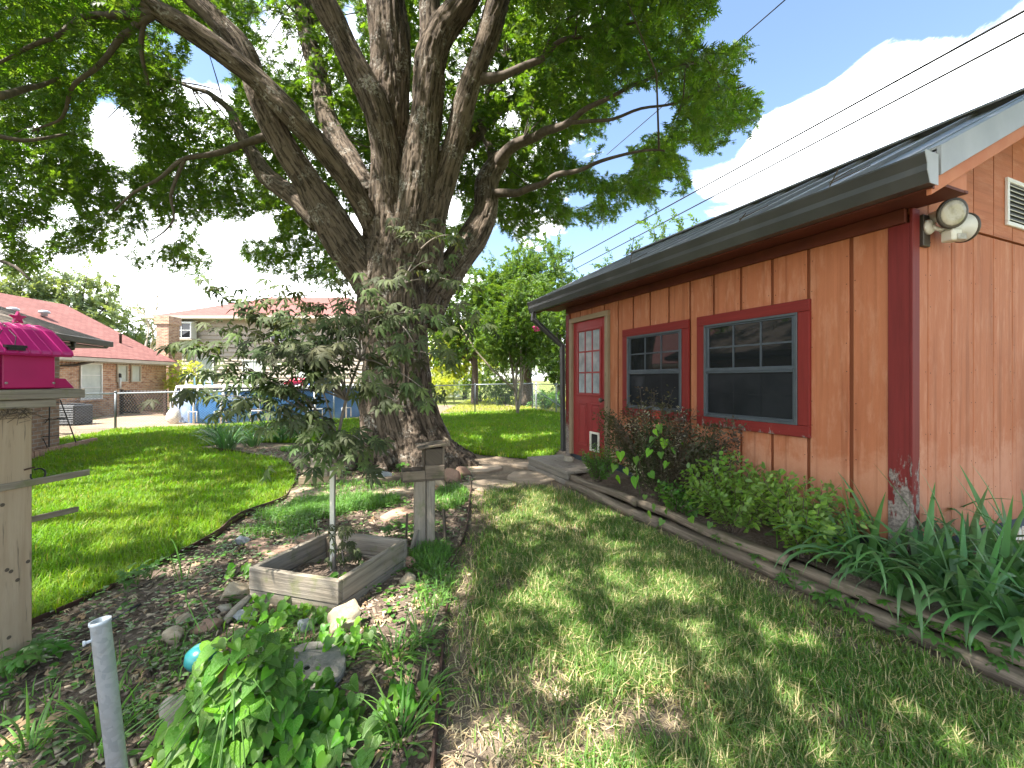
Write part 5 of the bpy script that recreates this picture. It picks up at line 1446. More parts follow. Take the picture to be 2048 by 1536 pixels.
# ------------------------------------------------------------------ japanese maple sapling in the planter box
mp_base = P(668, 1148, 3.02); mp_base = Vector((mp_base.x, mp_base.y, .05))
maple = empty('japanese_maple', mp_base, 'young maple with dark purplish-green pointed leaves growing from the planter box', 'tree')
MS = [mp_base, P(667, 1060, 3.04), P(668, 960, 3.06), P(676, 880, 3.10), P(692, 800, 3.14), P(720, 720, 3.2), P(760, 640, 3.25), P(800, 570, 3.3), P(840, 500, 3.35)]
part(lambda m: m.tube([p for p, r in resample([(p, 1) for p in MS], .06)], [.017*(1-.8*i/len(resample([(p, 1) for p in MS], .06))) for i in range(len(resample([(p, 1) for p in MS], .06)))], 8), 'trunk', M['maple_bark'], maple, 0, True)
tips = [  # (start index on the stem, tip pixel, tip Y)
 (3, 560, 640, 2.9), (4, 430, 575, 2.9), (4, 520, 600, 3.3), (4, 400, 690, 2.7), (3, 352, 690, 2.9), (3, 375, 790, 2.6), (3, 480, 745, 2.8), (3, 450, 820, 2.7), (4, 600, 600, 3.3), (4, 640, 560, 3.0), (5, 690, 570, 3.2), (5, 620, 700, 2.6),
 (3, 560, 850, 2.7), (3, 640, 880, 2.6), (3, 720, 880, 2.8), (3, 600, 920, 2.8), (4, 790, 800, 2.9), (4, 700, 760, 2.6), (5, 850, 780, 3.0), (5, 900, 720, 3.1), (6, 970, 640, 3.2), (6, 900, 650, 3.0), (6, 830, 690, 2.8), (7, 900, 560, 3.2), (7, 860, 520, 3.1), (8, 900, 470, 3.3), (7, 770, 560, 3.1), (6, 740, 640, 2.9), (8, 830, 470, 3.3), (5, 700, 660, 3.4), (4, 580, 760, 3.1), (5, 790, 720, 3.4), (4, 540, 690, 3.2), (3, 700, 930, 2.75), (4, 500, 620, 3.0), (4, 600, 650, 2.8), (4, 560, 575, 3.1), (5, 660, 630, 2.8), (4, 455, 650, 3.1), (4, 640, 705, 2.9), (4, 580, 700, 2.6), (3, 500, 690, 2.9), (3, 430, 745, 3.0), (5, 700, 600, 2.9), (4, 520, 790, 3.1)]
pos, dirs, ups, scl = [], [], [], []
random.seed(5)
for (si, px, py, Y) in tips:
    a = MS[si]; b = P(px, py, Y); L = (b-a).length
    mid = a.lerp(b, .5) + UP*(.10*L) + Vector((random.uniform(-.05, .05), random.uniform(-.08, .08), 0))
    pts = [a, a.lerp(mid, .5) + UP*.03*L, mid, mid.lerp(b, .5) + UP*.03*L, b]
    rs = resample([(p, 1) for p in pts], .05)
    part(lambda m: m.tube([p for p, r in rs], [.0075*(1-.8*i/len(rs)) for i in range(len(rs))], 6), 'branch', M['maple_bark'], maple, 0, True)
    for i in range(2, len(rs), 1):
        q = i/len(rs); p = rs[i][0]; ax = (rs[i][0]-rs[i-1][0]).normalized()
        if q < .22: continue
        for s_ in (-1, 1, -1, 1):
            if random.random() < .32: continue
            side = ax.cross(UP).normalized()*s_; d = side*random.uniform(.4, 1) + ax*random.uniform(.2, .8); tw = random.uniform(.03, .22)
            pp_ = p + d.normalized()*tw + UP*random.uniform(-.05, .03)
            pos.append(tuple(pp_)); dirs.append((d.x, d.y - .15, d.z - random.uniform(.25, .9))); ups.append((random.uniform(-.5, .5), -.45 + random.uniform(-.5, .4), 1)); scl.append(random.uniform(.06, .108))
print('maple leaves', len(pos))
m2 = mapV*np.array([1, 1, 1.8]); m3 = mapV*np.array([.85, 1.08, .5])
leaf_set(maple, [(mapV, mapF), (m2, mapF), (m3, mapF)], M['maple_leaf'], pos, dirs, ups, scl, 300)
# low side shoot inside the box
pos, dirs, ups, scl = [], [], [], []
sh = empty('maple_shoot', P(690, 1140, 2.98), 'small dark maple shoot low inside the planter box', 'plant')
for k in range(46):
    p = P(random.gauss(690, 22), random.uniform(1050, 1130), 2.98 + random.uniform(-.1, .1)); pos.append(tuple(p)); dirs.append((random.uniform(-1, 1), random.uniform(-.8, .3), -.6)); ups.append((random.uniform(-.4, .4), -.4, 1)); scl.append(random.uniform(.035, .06))
leaf_set(sh, [(mapV, mapF), (m2, mapF)], M['maple_leaf'], pos, dirs, ups, scl)
part(lambda m: m.tube([P(690, 1150, 2.98), P(684, 1100, 2.98), P(692, 1060, 2.98)], .005, 5), 'stem', M['maple_bark'], sh)
# ------------------------------------------------------------------ steel edging strips
def strip(name, pts, label, h0=.075):
    l = resample([(Vector((a, b, 0)), 1) for a, b in pts], .12); mb = MB(); n = len(l)
    for i, (p, _) in enumerate(l):
        d = (l[min(i+1, n-1)][0] - l[max(i-1, 0)][0]).normalized(); s_ = Vector((-d.y, d.x, 0)); z0 = hz(p.x, p.y)
        h = h0*(.75 + .3*math.sin(i*.31)) ; lean = s_*(.010*math.sin(i*.23))
        for (o, z) in ((-.005, -.03), (.005, -.03), (.005, h), (-.005, h)): mb.v.append(p + s_*o + (lean if z > 0 else Vector()) + UP*(z0+z))
    for i in range(n-1):
        for k in range(4):
            a, b = i*4+k, i*4+(k+1) % 4; mb.face((a, b, b+4, a+4))
    mb.face((3, 2, 1, 0)); mb.face([(n-1)*4+k for k in range(4)])
    return tag(mb.build(name, M['rust']), label, 'edging')
strip('lawn_edging', EDGE_L, 'rusty steel edging strip curving round the lush lawn')
strip('lawn_edging', EDGE_R, 'rusty steel edging strip between the mulch bed and the thin front lawn', .06)

# ------------------------------------------------------------------ planter box
zt = .215
pc = [P(497,1135, F*(CAMZ-zt)/(1135-HY)), P(677,1163, F*(CAMZ-zt)/(1163-HY)), P(815,1078, F*(CAMZ-zt)/(1078-HY)), P(658,1060, F*(CAMZ-zt)/(1060-HY))]
pc = [Vector((p.x, p.y, 0)) for p in pc]; ctr = sum(pc, Vector())/4
box = empty('planter_box', ctr, 'square weathered grey wooden planter box around the maple', 'planter')
TH = .036
for k in range(4):
    a, b = pc[k], pc[(k+1) % 4]; d = (b-a).normalized(); inn = Vector((-d.y, d.x, 0))
    if inn.dot(ctr-a) < 0: inn = -inn
    e0, e1 = (0, 0) if k % 2 == 0 else (TH+.001, -TH-.001)
    for (z0, z1, off) in ((.078, zt, 0), (-.03, .072, .006)):
        aa, bb = a + d*e0 + inn*(TH/2+off), b + d*e1 + inn*(TH/2+off)
        mb = MB(); mb.box((aa+bb)/2 + UP*((z0+z1)/2), (bb-aa).length, TH, z1-z0, d, inn, UP)
        mb.build('board', M['grey_wood'], box, False, .004)
for k in range(4):
    q = pc[k] + (ctr-pc[k]).normalized()*.085
    part(lambda m: m.box(q + UP*.09, .04, .04, .20), 'corner_post', M['dark_wood'], box, .003)
mb = MB(); inn = [p + (ctr-p).normalized()*.06 for p in pc]
grid_sheet(mb, lambda u, v: inn[0].lerp(inn[1], u).lerp(inn[3].lerp(inn[2], u), v) + UP*(.06 + .02*math.sin(u*9+v*5) + .015*math.sin(v*13)), 14, 14)
mb.build('soil', M['mulch'], box, True)

# ------------------------------------------------------------------ white stake beside the maple
sb = P(668, 1130, 3.0); sb = Vector((sb.x-.02, sb.y+.02, .03)); se = P(664, 942, 3.02)
mb = MB(); mb.bar(sb, se, .030, .012, (0, -1, 0))
tag(mb.build('stake', M['stake_white'], None, False, .002), 'pale flat stake tied beside the maple stem', 'stake')

# ------------------------------------------------------------------ wooden bird feeder on its post
fb = G(850, 1090); fpost = empty('feeder_post', (fb.x, fb.y, 0), 'short weathered square post carrying the wooden bird feeder', 'post')
rotf = R(18); fx = Vector((math.cos(rotf), math.sin(rotf), 0)); fy = Vector((-fx.y, fx.x, 0)); fc = Vector((fb.x, fb.y, 0))
part(lambda m: m.box(fc + UP*.26 - fx*.045, .088, .14, .60, fx, fy, UP), 'post_half', M['grey_wood'], fpost, .005)
part(lambda m: m.box(fc + UP*.265 + fx*.040, .070, .135, .605, fx, fy, UP), 'post_half', M['grey_wood'], fpost, .005)
part(lambda m: m.bar(fc - fx*.12 - fy*.1, fc - fx*.07 - fy*.06 + UP*.16, .04, .02), 'wedge', M['grey_wood'], fpost, .003)
part(lambda m: m.bar(fc + fx*.17 - fy*.05, fc + fx*.15 - fy*.04 + UP*.30, .035, .018), 'wedge', M['dark_wood'], fpost, .003)
part(lambda m: m.bar(fc - fx*.15 + fy*.1, fc - fx*.14 + fy*.1 + UP*.25, .03, .018), 'wedge', M['dark_wood'], fpost, .003)
part(lambda m: m.prism([(0, 0), (.13, 0), (0, .12)], fc + fx*.076 - fy*.02, fx, UP, fy, .03), 'wedge', M['dark_wood'], fpost)
feed = empty('bird_feeder', fc + UP*.57, 'weathered wooden bird feeder with seed tray on a short post', 'bird feeder')
Z0 = .575
def fbx(m, x0, x1, y0, y1, z0, z1): m.box(fc + fx*((x0+x1)/2) + fy*((y0+y1)/2) + UP*((z0+z1)/2), x1-x0, y1-y0, z1-z0, fx, fy, UP)
part(lambda m: fbx(m, -.19, .15, -.10, .10, Z0-.012, Z0+.004), 'floor', M['dark_wood'], feed, .002)
part(lambda m: fbx(m, -.19, -.01, -.10, -.086, Z0+.005, Z0+.075), 'tray_side', M['timber'], feed, .002)
part(lambda m: fbx(m, -.19, -.01, .086, .10, Z0+.005, Z0+.075), 'tray_side', M['timber'], feed, .002)
part(lambda m: fbx(m, -.19, -.176, -.085, .085, Z0+.005, Z0+.068), 'tray_side', M['dark_wood'], feed, .002)
part(lambda m: fbx(m, -.008, .15, -.102, -.088, Z0+.005, Z0+.115), 'hopper_front', M['timber'], feed, .002)
part(lambda m: fbx(m, -.008, .15, .088, .102, Z0+.005, Z0+.115), 'hopper_front', M['timber'], feed, .002)
part(lambda m: fbx(m, -.005, .135, -.086, .086, Z0+.116, Z0+.25), 'hopper', M['dark_wood'], feed, .002)
part(lambda m: fbx(m, .136, .152, -.09, .09, Z0-.01, Z0+.27), 'back_board', M['timber'], feed, .002)
part(lambda m: fbx(m, -.02, -.006, -.06, .06, Z0+.10, Z0+.26), 'hopper_pane', M['dark_wood'], feed, .002)
sl = (fx*.99 + UP*.10).normalized(); sn = (UP*.99 - fx*.10).normalized()
part(lambda m: m.box(fc + fx*.055 + UP*(Z0+.275), .255, .25, .018, sl, fy, sn), 'roof', M['timber'], feed, .003)
part(lambda m: m.box(fc + fx*.185 + UP*(Z0+.295), .018, .25, .05, sl, fy, sn), 'roof_edge', M['timber'], feed, .003)

# ------------------------------------------------------------------ tall post with the magenta feeder
pf0 = G(66, 1330); pa = Vector((.186, .983, 0)).normalized(); pn = Vector((pa.y, -pa.x, 0))   # far edge of the face we see, its direction, its normal
def PP(s_, d_, z_): return Vector((pf0.x, pf0.y, 0)) + pa*s_ + pn*d_ + UP*z_
def pbox(m, s0, s1, d0, d1, z0, z1): m.box(PP((s0+s1)/2, (d0+d1)/2, (z0+z1)/2), s1-s0, d1-d0, z1-z0, pa, pn, UP)
def on_face(px, d_=0.0):
    """distance s along the face plane (offset d_) where a photo column meets it"""
    r_ = (px-CX)/F; o = PP(0, d_, 0); return (o.x - r_*o.y)/(r_*pa.y - pa.x)
def face_pt(px, py, d_=0.0):
    q = PP(on_face(px, d_), d_, 0); return Vector((q.x, q.y, CAMZ - (py-HY)/F*q.y))
post = empty('pine_post', PP(-.07, -.07, 0), 'tall sawn pine post standing beside the bed, two thin sticks nailed across', 'post')
part(lambda m: pbox(m, -.14, 0, -.14, 0, -.1, 1.262), 'shaft', M['post_wood'], post, .008)
part(lambda m: m.bar(face_pt(-30, 982, .008), face_pt(178, 944, .008), .014, .032), 'stick', M['grey_wood'], post, .002)
part(lambda m: m.bar(face_pt(-10, 1055, -.148), face_pt(156, 1018, -.148), .014, .030), 'stick', M['grey_wood'], post, .002)
part(lambda m: pbox(m, -.42, on_face(113, .02), -.20, .022, 1.264, 1.304), 'cross_board', M['grey_wood'], post, .004)
part(lambda m: pbox(m, -.42, on_face(171, .035), -.21, .036, 1.306, 1.354), 'cross_board', M['grey_wood'], post, .004)
hk = face_pt(70, 938, .0)
part(lambda m: m.tube([hk + pa*(.012+.03*math.sin(a)) + UP*(-.03+.03*math.cos(a)) for a in [k*.5 for k in range(-1, 11)]], .004, 6), 'hook', M['black_metal'], post, 0, True)
part(lambda m: m.tube([face_pt(48, 940, .004), face_pt(70, 934, .02)], .004, 6), 'nail', M['rust'], post)
for x_, y_ in ((56,1123),(14,1140),(22,1143),(35,1160),(5,1010),(18,1275)):
    part(lambda m: m.lathe([(.009, 0), (.007, .002)], face_pt(x_, y_, .0), 10, pa, UP, pn), 'knot', M['dark_wood'], post)
random.seed(3)
mb = MB()
for k in range(26):
    a = face_pt(random.uniform(0, 62), random.uniform(814, 826), .006); mb.tube([a, a + pa*random.uniform(-.06, .06) + pn*.02 - UP*random.uniform(0, .04), a + pa*random.uniform(-.09, .09) + pn*.01 - UP*random.uniform(.01, .06)], .0013, 4, False)
tag(mb.build('dry_vine', M['twig'], post), kind='stuff')
# the feeder house
zb_, zw, zr_ = 1.357, 1.548, 1.672; s0, s1 = -.36, on_face(112, .03); d0, d1 = -.20, .03
mf = empty('magenta_feeder', PP(-.13, -.085, zb_), 'bright magenta plastic bird feeder with ridged roof and star', 'bird feeder')
part(lambda m: pbox(m, s0, s1, d0, d1-.012, zb_, zw), 'body', M['magenta'], mf, .006)
part(lambda m: pbox(m, on_face(5, d1), s1-.002, d1-.011, d1, zb_+.004, zw-.004), 'front_panel', M['magenta'], mf, .004)
part(lambda m: pbox(m, s0, on_face(5, d1)-.012, d1-.011, d1+.004, zb_+.004, zw-.004), 'front_panel', M['magenta'], mf, .004)
part(lambda m: m.prism([(0, 0), (.095, 0), (.055, .050), (0, .054)], PP(s1+.001, d0+.02, zb_), pa, UP, pn, d1-d0-.04), 'seed_ledge', M['magenta'], mf, .003)
dm = (d0+d1)/2; prof = [(-.165, zw-.022), (-.16, zw-.006), (-.105, zr_-.028), (-.04, zr_), (.04, zr_), (.105, zr_-.028), (.16, zw-.006), (.165, zw-.022)]
e1 = on_face(141, .06); mb = MB(); nP = len(prof)
def rend(a, b): return e1 - .062*max(0, (b-zw)/(zr_-zw))        # the gable end leans in toward the ridge
for (ss, inn_) in ((0, 1), (1, 1), (0, .93), (1, .93)):
    for a, b in prof: mb.v.append(PP((s0-.05) if ss == 0 else rend(a, b), dm + a*inn_, b - (0 if inn_ == 1 else .010)))
for k in range(nP-1):
    mb.face((k, k+1, nP+k+1, nP+k)); mb.face((2*nP+k, 3*nP+k, 3*nP+k+1, 2*nP+k+1)); mb.face((nP+k, nP+k+1, 3*nP+k+1, 3*nP+k)); mb.face((k, 2*nP+k, 2*nP+k+1, k+1))
mb.face((0, nP, 3*nP, 2*nP)); mb.face((nP-1, 3*nP-1, 4*nP-1, 2*nP-1))
rf = mb.build('roof', M['magenta_roof'], mf)
part(lambda m: m.prism([(a*.93, b-.011) for a, b in prof], PP(e1-.066, dm, 0), pn, UP, pa, .006), 'gable', M['magenta'], mf)
for k in range(13):
    q = k/12
    part(lambda m: m.tube([PP((s0-.045)*(1-q) + (rend(a, b)-.003)*q, dm + a, b+.001) for a, b in prof], .0042, 6), 'roof_rib', M['magenta_roof'], rf, 0, True)
st_ = PP(on_face(37, -.08), -.085, zr_+.035)
pts5 = [((.034 if k % 2 == 0 else .014)*math.sin(k*math.pi/5), (.034 if k % 2 == 0 else .014)*math.cos(k*math.pi/5)) for k in range(10)]
part(lambda m: m.prism(pts5, st_ - pn*.009, pa, UP, pn, .018), 'star', M['magenta'], mf, .002)
part(lambda m: m.tube([st_ - UP*.02, st_ - UP*.04], .007, 6), 'star_stem', M['magenta'], mf)
for x_ in (12, 107):
    part(lambda m: m.lathe([(.006, 0), (.006, .003), (.003, .005)], face_pt(x_, 766, d1), 10, pa, UP, pn), 'screw', M['screw'], mf)
cp = PP(on_face(30, .08), .078, 1.555)
part(lambda m: (m.box(cp, .075, .03, .012, pa, pn, UP), m.box(cp + pa*.004 - UP*.012, .06, .02, .012, pa, pn, UP)), 'clip', M['black_metal'], mf)
part(lambda m: (m.tube([st_ - UP*.04, PP(on_face(20, .03), .0, 1.655), PP(on_face(-10, .05), .07, 1.60)], .002, 4), m.tube([PP(on_face(18, .03), -.02, 1.672), PP(on_face(34, .07), .065, 1.60), cp], .002, 4)), 'wire', M['black_metal'], mf)

# ------------------------------------------------------------------ galvanised pipe
p0, p1 = Vector((-1.146, 1.30, -.1)), P(200, 1240, 1.3); ax = (p1-p0).normalized(); u = ax.cross(UP).normalized(); w = ax.cross(u)
pipe = empty('steel_pipe', (p0.x, p0.y, 0), 'leaning galvanised steel pipe stuck in the ground', 'pipe')
Lp = (p1-p0).length
part(lambda m: m.lathe([(.024, 0), (.024, Lp-.012), (.0262, Lp-.010), (.0262, Lp), (.0205, Lp), (.0205, Lp-.25)], p0, 28, u, w, ax), 'tube', M['galv'], pipe, 0, True)
part(lambda m: m.lathe([(.005, 0), (.005, .012), (.008, .013), (.008, .018)], p1 - ax*.052 + Vector((-.014, -.019, 0)), 8, (0, 0, 1), (.8, -.6, 0), (-.6, -.8, 0)), 'screw', M['galv'], pipe)
# thin rod with black grip lying on the mulch
mb = MB(); a, b, c = G(218, 1243, .03), G(260, 1218, .03), G(282, 1208, .035)
rod = empty('thin_rod', (a.x, a.y, 0), 'thin pale rod with black tip lying on the mulch near the pipe', 'rod')
part(lambda m: m.tube([a, b], .004, 8), 'shaft', M['alu_light'], rod, 0, True); part(lambda m: m.tube([b, c], .007, 8), 'grip', M['black_metal'], rod, 0, True)

# ------------------------------------------------------------------ stones
def rock(px, py, wpx, hpx, mat, label, name='rock', seed=0, flat=1.0, z=0, group=None, cat='rock', depth=None):
    c = G(px, py, z); sx = wpx/F*c.y; szz = hpx/F*c.y*flat
    r = np.random.default_rng(seed); n, m_ = 26, 16; V = []
    for j in range(m_+1):
        for i in range(n):
            th, ph = math.pi*j/m_, 2*math.pi*i/n
            V.append((math.sin(th)*math.cos(ph), math.sin(th)*math.sin(ph), math.cos(th)))
    V = np.array(V); 
    # facets: clip by random planes
    for k in range(11):
        nn = r.normal(0, 1, 3); nn /= np.linalg.norm(nn); dd = r.uniform(.48, .8); s_ = V @ nn; V = V - np.maximum(s_-dd, 0)[:, None]*nn
    V *= (1.18 + .30*(fbm(V*2.4+seed*3.7, 4)-.5))[:, None]
    V = V*np.array([sx/2, (depth or sx*.7)/2, szz/2]); a = r.uniform(-.4, .4); V[:, :2] = V[:, :2] @ np.array([[math.cos(a), math.sin(a)], [-math.sin(a), math.cos(a)]])
    Fc = np.array([(j*n+i, j*n+(i+1) % n, (j+1)*n+(i+1) % n, (j+1)*n+i) for j in range(m_) for i in range(n)])
    V = V + np.array([c.x, c.y, z + szz*.28])
    o = link(name, np_mesh(name, V[:, :], Fc[:, ::-1], False), None, M[mat]); return tag(o, label, cat, group)
rock(470, 1196, 66, 46, 'rock_tan', 'pale flat-topped rock leaning on the planter box corner', seed=31)
rock(695, 1262, 66, 78, 'rock_tan', 'big tan rock at the front corner of the planter box', seed=2)
rock(612, 1262, 28, 34, 'rock_grey', 'grey rounded stone in front of the planter box', seed=3)
rock(365, 1248, 36, 26, 'rock_tan', 'small tan stone in the mulch, longer than wide', seed=4)
rock(347, 1288, 40, 40, 'rock_tan', 'tan stone beside the vine heap', seed=5)
rock(415, 1262, 52, 34, 'rock_red', 'reddish stone tucked behind the vine heap', seed=6)
rock(812, 1172, 34, 32, 'rock_tan', 'small tan rock by the right rear corner of the planter box', seed=7)
rock(820, 1135, 26, 26, 'rock_red', 'little brown stone against the planter box side', seed=8)
rock(490, 1240, 40, 26, 'rock_grey', 'dark blue-grey stone under the planter box front', seed=9)
rock(450, 1222, 30, 16, 'rock_pale', 'white stone chip beside the weathered branch', seed=10)
rock(548, 1300, 22, 16, 'rock_pale', 'small white pebble in the vine leaves', seed=11)
rock(355, 1440, 60, 60, 'rock_pale', 'pale rock half buried under the vine heap', seed=12)
rock(485, 1085, 26, 20, 'rock_grey', 'small grey stone in the bed by the lawn edging', seed=13)
rock(770, 962, 34, 26, 'rock_grey', 'block of stone beside the oak roots', seed=14)
rock(905, 965, 46, 36, 'rock_red', 'pinkish stone among the oak roots behind the feeder', seed=15)
rock(925, 950, 36, 26, 'rock_red', 'small pink stone at the end of the oak root', seed=16)
rock(880, 975, 30, 20, 'rock_tan', 'tan stone behind the feeder post', seed=17)
rock(1140, 922, 22, 16, 'rock_pale', 'round pale stone on the plank step corner', seed=18, z=.19)
def flag(px, py, wpx, dpx, mat, label, seed, z=.0):
    c = G(px, py, z); r = np.random.default_rng(seed); n = 11; Yt = F*CAMZ/(py-dpx/2-HY) - F*CAMZ/(py+dpx/2-HY); sx, sy = wpx/F*c.y/2, Yt/2
    poly = []
    for k in range(n):
        a = 2*math.pi*k/n; q = r.uniform(.78, 1.12); poly.append((math.cos(a)*sx*q, math.sin(a)*sy*q))
    mb = MB(); mb.prism(poly, (c.x, c.y, hz(c.x, c.y)-.03), (1,0,0), (0,1,0), (0,0,1), .030 + .024 + r.uniform(0, .012))
    return tag(mb.build('flagstone', M[mat], None, False, .008), label, 'flagstone')
flag(655, 1075, 110, 26, 'flag_pink', 'pinkish flagstone just behind the planter box', 1)
flag(560, 1098, 100, 22, 'flag_pink', 'pinkish flagstone left of the planter box, split in slabs', 2)
flag(520, 1086, 60, 18, 'flag_pink', 'narrow pink flagstone nearest the lawn edging', 3)
flag(815, 1035, 100, 36, 'flag_pink', 'tan flagstone beside the wooden feeder post', 4)
flag(970, 975, 120, 26, 'flag', 'flagstone in the path where the edging strip ends', 5)
flag(1068, 958, 110, 28, 'flag', 'squarish flagstone in front of the plank step', 6)
flag(960, 938, 90, 16, 'flag', 'flagstone lying near the oak root', 7)
flag(700, 1000, 110, 16, 'flag', 'flagstone in the grassy bed behind the white stake', 8)
flag(610, 985, 120, 20, 'flag', 'flagstone along the curved lawn edging', 9)
flag(790, 985, 120, 16, 'flag', 'long flagstone in front of the oak trunk', 10)
flag(1050, 930, 60, 10, 'flag', 'small flagstone beside the plank step corner', 11)
flag(880, 1010, 60, 18, 'flag', 'flagstone sunk in grass behind the feeder post', 12)
# round concrete disc with a hole
rc = G(618, 1336, .05); disc = empty('stepping_disc', (rc.x, rc.y, 0), 'round grey concrete disc with a small hole in the middle', 'stepping stone')
tl = Vector((.10, -.12, 1)).normalized(); u = tl.cross(Vector((0, 1, 0))).normalized(); w = tl.cross(u)
part(lambda m: m.lathe([(.165, -.02), (.172, -.015), (.172, .018), (.165, .026), (.02, .026), (.014, .022), (.014, -.02)], Vector((rc.x-.01, rc.y, .032)), 40, u, w, tl), 'slab', M['concrete'], disc, 0, False)
part(lambda m: m.lathe([(.0135, -.01), (.0135, .018)], Vector((rc.x-.01, rc.y, .032)), 12, u, w, tl), 'hole', M['black_metal'], disc)
# weathered branch and wood scraps
mb = MB(); mb.tube([G(450, 1245, .02), G(470, 1222, .05), G(487, 1205, .08), G(500, 1192, .10)], [.022, .026, .022, .014], 8)
tag(mb.build('driftwood', M['grey_wood'], None, True), 'weathered grey branch propped against the planter box corner', 'branch')
# little birdhouse on a wood block
bh = G(640, 965); blk = empty('wood_block', (bh.x, bh.y, 0), 'pale squared wood block lying under the little birdhouse', 'block')
part(lambda m: m.box((bh.x-.05, bh.y, .045), .42, .15, .10, (.96, .2, 0), (-.2, .96, 0), (0, 0, 1)), 'block', M['post_wood'], blk, .006)
house = empty('small_birdhouse', (bh.x, bh.y, .10), 'small grey wooden birdhouse with gabled roof on a block', 'birdhouse')
hx = Vector((.96, .25, 0)).normalized(); hy = Vector((-hx.y, hx.x, 0)); hc = Vector((bh.x+.03, bh.y, .095))
part(lambda m: m.prism([(-.09, 0), (.09, 0), (.09, .14), (0, .22), (-.09, .14)], hc - hx*.08, hy, UP, hx, .16), 'body', M['grey_wood'], house, .003)
for s_ in (-1, 1):
    part(lambda m: m.box(hc + hy*(s_*.065) + UP*.185, .26, .165, .014, hx, (hy*s_*.72 - UP*.69).normalized(), (hy*s_*.69 + UP*.72).normalized()), 'roof', M['grey_wood'], house, .003)
# stumpy wood scrap near the oak
mb = MB(); mb.bar(G(745, 962, .05), G(820, 955, .06), .10, .07)
tag(mb.build('wood_scrap', M['dark_wood'], None, False, .008), 'dark wood scrap lying at the foot of the oak', 'wood')
mb = MB(); mb.bar(G(945, 985, .0), G(943, 985, .0) + UP*.20 + Vector((-.02, 0, 0)), .04, .012)
tag(mb.build('edging_stake', M['dark_wood'], None, False, .002), 'short grey stake at the far end of the steel edging', 'stake')
# dark brown cane leaning at the gable wall, and white picket edging
can = S(-.10, -1.62, .15)
tag(part(lambda m: m.tube([can, can + UP*.8 + D2*.02, can + UP*1.45 + D2*.05], [.03, .028, .02], 8), 'bamboo_cane', M['bamboo'], None, 0, True), 'brown cane leaning on the gable wall of the shed', 'cane')
pk = empty('picket_edging', S(-.25, -.75, .15), 'low white picket edging along the gable wall behind the iris', 'picket edging')
for k in range(14):
    q = S(-.22, -.55 - k*.065, .15)
    part(lambda m: m.prism([(-.022, 0), (.022, 0), (.022, .17), (0, .205), (-.022, .17)], q, D2, UP, D1, .010), 'picket', M['white_plastic'], pk)
part(lambda m: m.bar(S(-.205, -.5, .24), S(-.205, -1.45, .24), .010, .03), 'rail', M['white_plastic'], pk)
# twigs caught on the shed roof
random.seed(11)
for k, (tt, lab) in enumerate(((2.35, 'bare twig standing up from the shed gutter, forked'), (.25, 'bare twig poking from the rake flashing'), (.95, 'bare twig lying on the metal roof by the gutter'))):
    b_ = S(tt, OG+.02, zr(OG)+.05); mb = MB()
    hgt = (.28, .10, .05)[k]
    mb.tube([b_, b_ + D1*-.03 + UP*hgt*.5, b_ + D1*-.06 + UP*hgt], .004, 5); mb.tube([b_ + UP*hgt*.3, b_ - D1*.14 + UP*hgt*.6], .003, 5); mb.tube([b_ + UP*.02, b_ - D1*.22 + UP*.06 - NO*.05], .003, 5)
    tag(mb.build('roof_twig', M['twig']), lab, 'twig')
# ------------------------------------------------------------------ chain-link fences
def fence(name, A, B, hA, hB, nposts, label, mesh=True, zb=0.0, step=.075, wire=.0030):
    A = Vector(A); B = Vector(B); L = (B-A).length; d = (B-A).normalized(); fo = empty(name, A, label, 'fence')
    for k in range(nposts):
        q = k/(nposts-1); p = A.lerp(B, q); h = hA + (hB-hA)*q
        po = part(lambda m: m.tube([p - UP*.1, p + UP*(h+.02)], .028, 10), 'post', M['galv_far'], fo, 0, True)
        part(lambda m: m.lathe([(.032, 0), (.032, .02), (.018, .04), (.004, .048)], p + UP*(h+.02), 10), 'post_cap', M['galv_far'], po, 0, True)
    part(lambda m: m.tube([A + UP*hA, B + UP*hB], .021, 8), 'top_rail', M['galv_far'], fo, 0, True)
    # woven diamonds: real wires, joined
    n = int(L/step); hm = (hA+hB)/2 - .03; Vs, Fs = [], []
    def wire_seg(a, b):
        dd = (b-a).normalized(); s_ = dd.cross(Vector((-d.y, d.x, 0))).normalized()*wire; o_ = Vector((-d.y, d.x, 0))*wire
        k = len(Vs); Vs.extend([a+s_, a-s_*.5+o_*.8, a-s_*.5-o_*.8, b+s_, b-s_*.5+o_*.8, b-s_*.5-o_*.8])
        for i in range(3): j = (i+1) % 3; Fs.append((k+i, k+j, k+3+j, k+3+i))
    span = hm/step*step
    for k in range(-int(hm/step)-1, n+1):
        for sgn in (1, -1):
            # line x = k*step + sgn*z, clipped to the run
            x0, x1 = k*step, k*step + hm
            a0, a1 = max(0, x0), min(L, x1)
            if a1 <= a0: continue
            if sgn > 0: z0, z1 = a0-x0, a1-x0
            else: z0, z1 = hm-(a0-x0), hm-(a1-x0)
            wire_seg(A + d*a0 + UP*(z0+.02), A + d*a1 + UP*(z1+.02))
    me = np_mesh('wire_mesh', np.array([tuple(v) for v in Vs]), np.array(Fs))
    tag(link('wire_mesh', me, fo, M['galv_far']), kind='stuff')
    return fo
FA, FB, FC = (-12.9, 10.5, 0), (-10.9, 11.9, 0), (.96, 20.2, 0)
fence('chain_link_fence', FA, FB, 1.03, 1.03, 2, 'chain-link fence run between the brick house corner and the lawn post')
fence('chain_link_fence', FB, (-1.57, 18.4, 0), 1.03, 1.2, 5, 'long chain-link fence between the lush lawn and the pool')
fence('chain_link_fence', (-1.57, 18.4, 0), FC, 1.2, 1.24, 2, 'chain-link fence run in front of the shady trees')
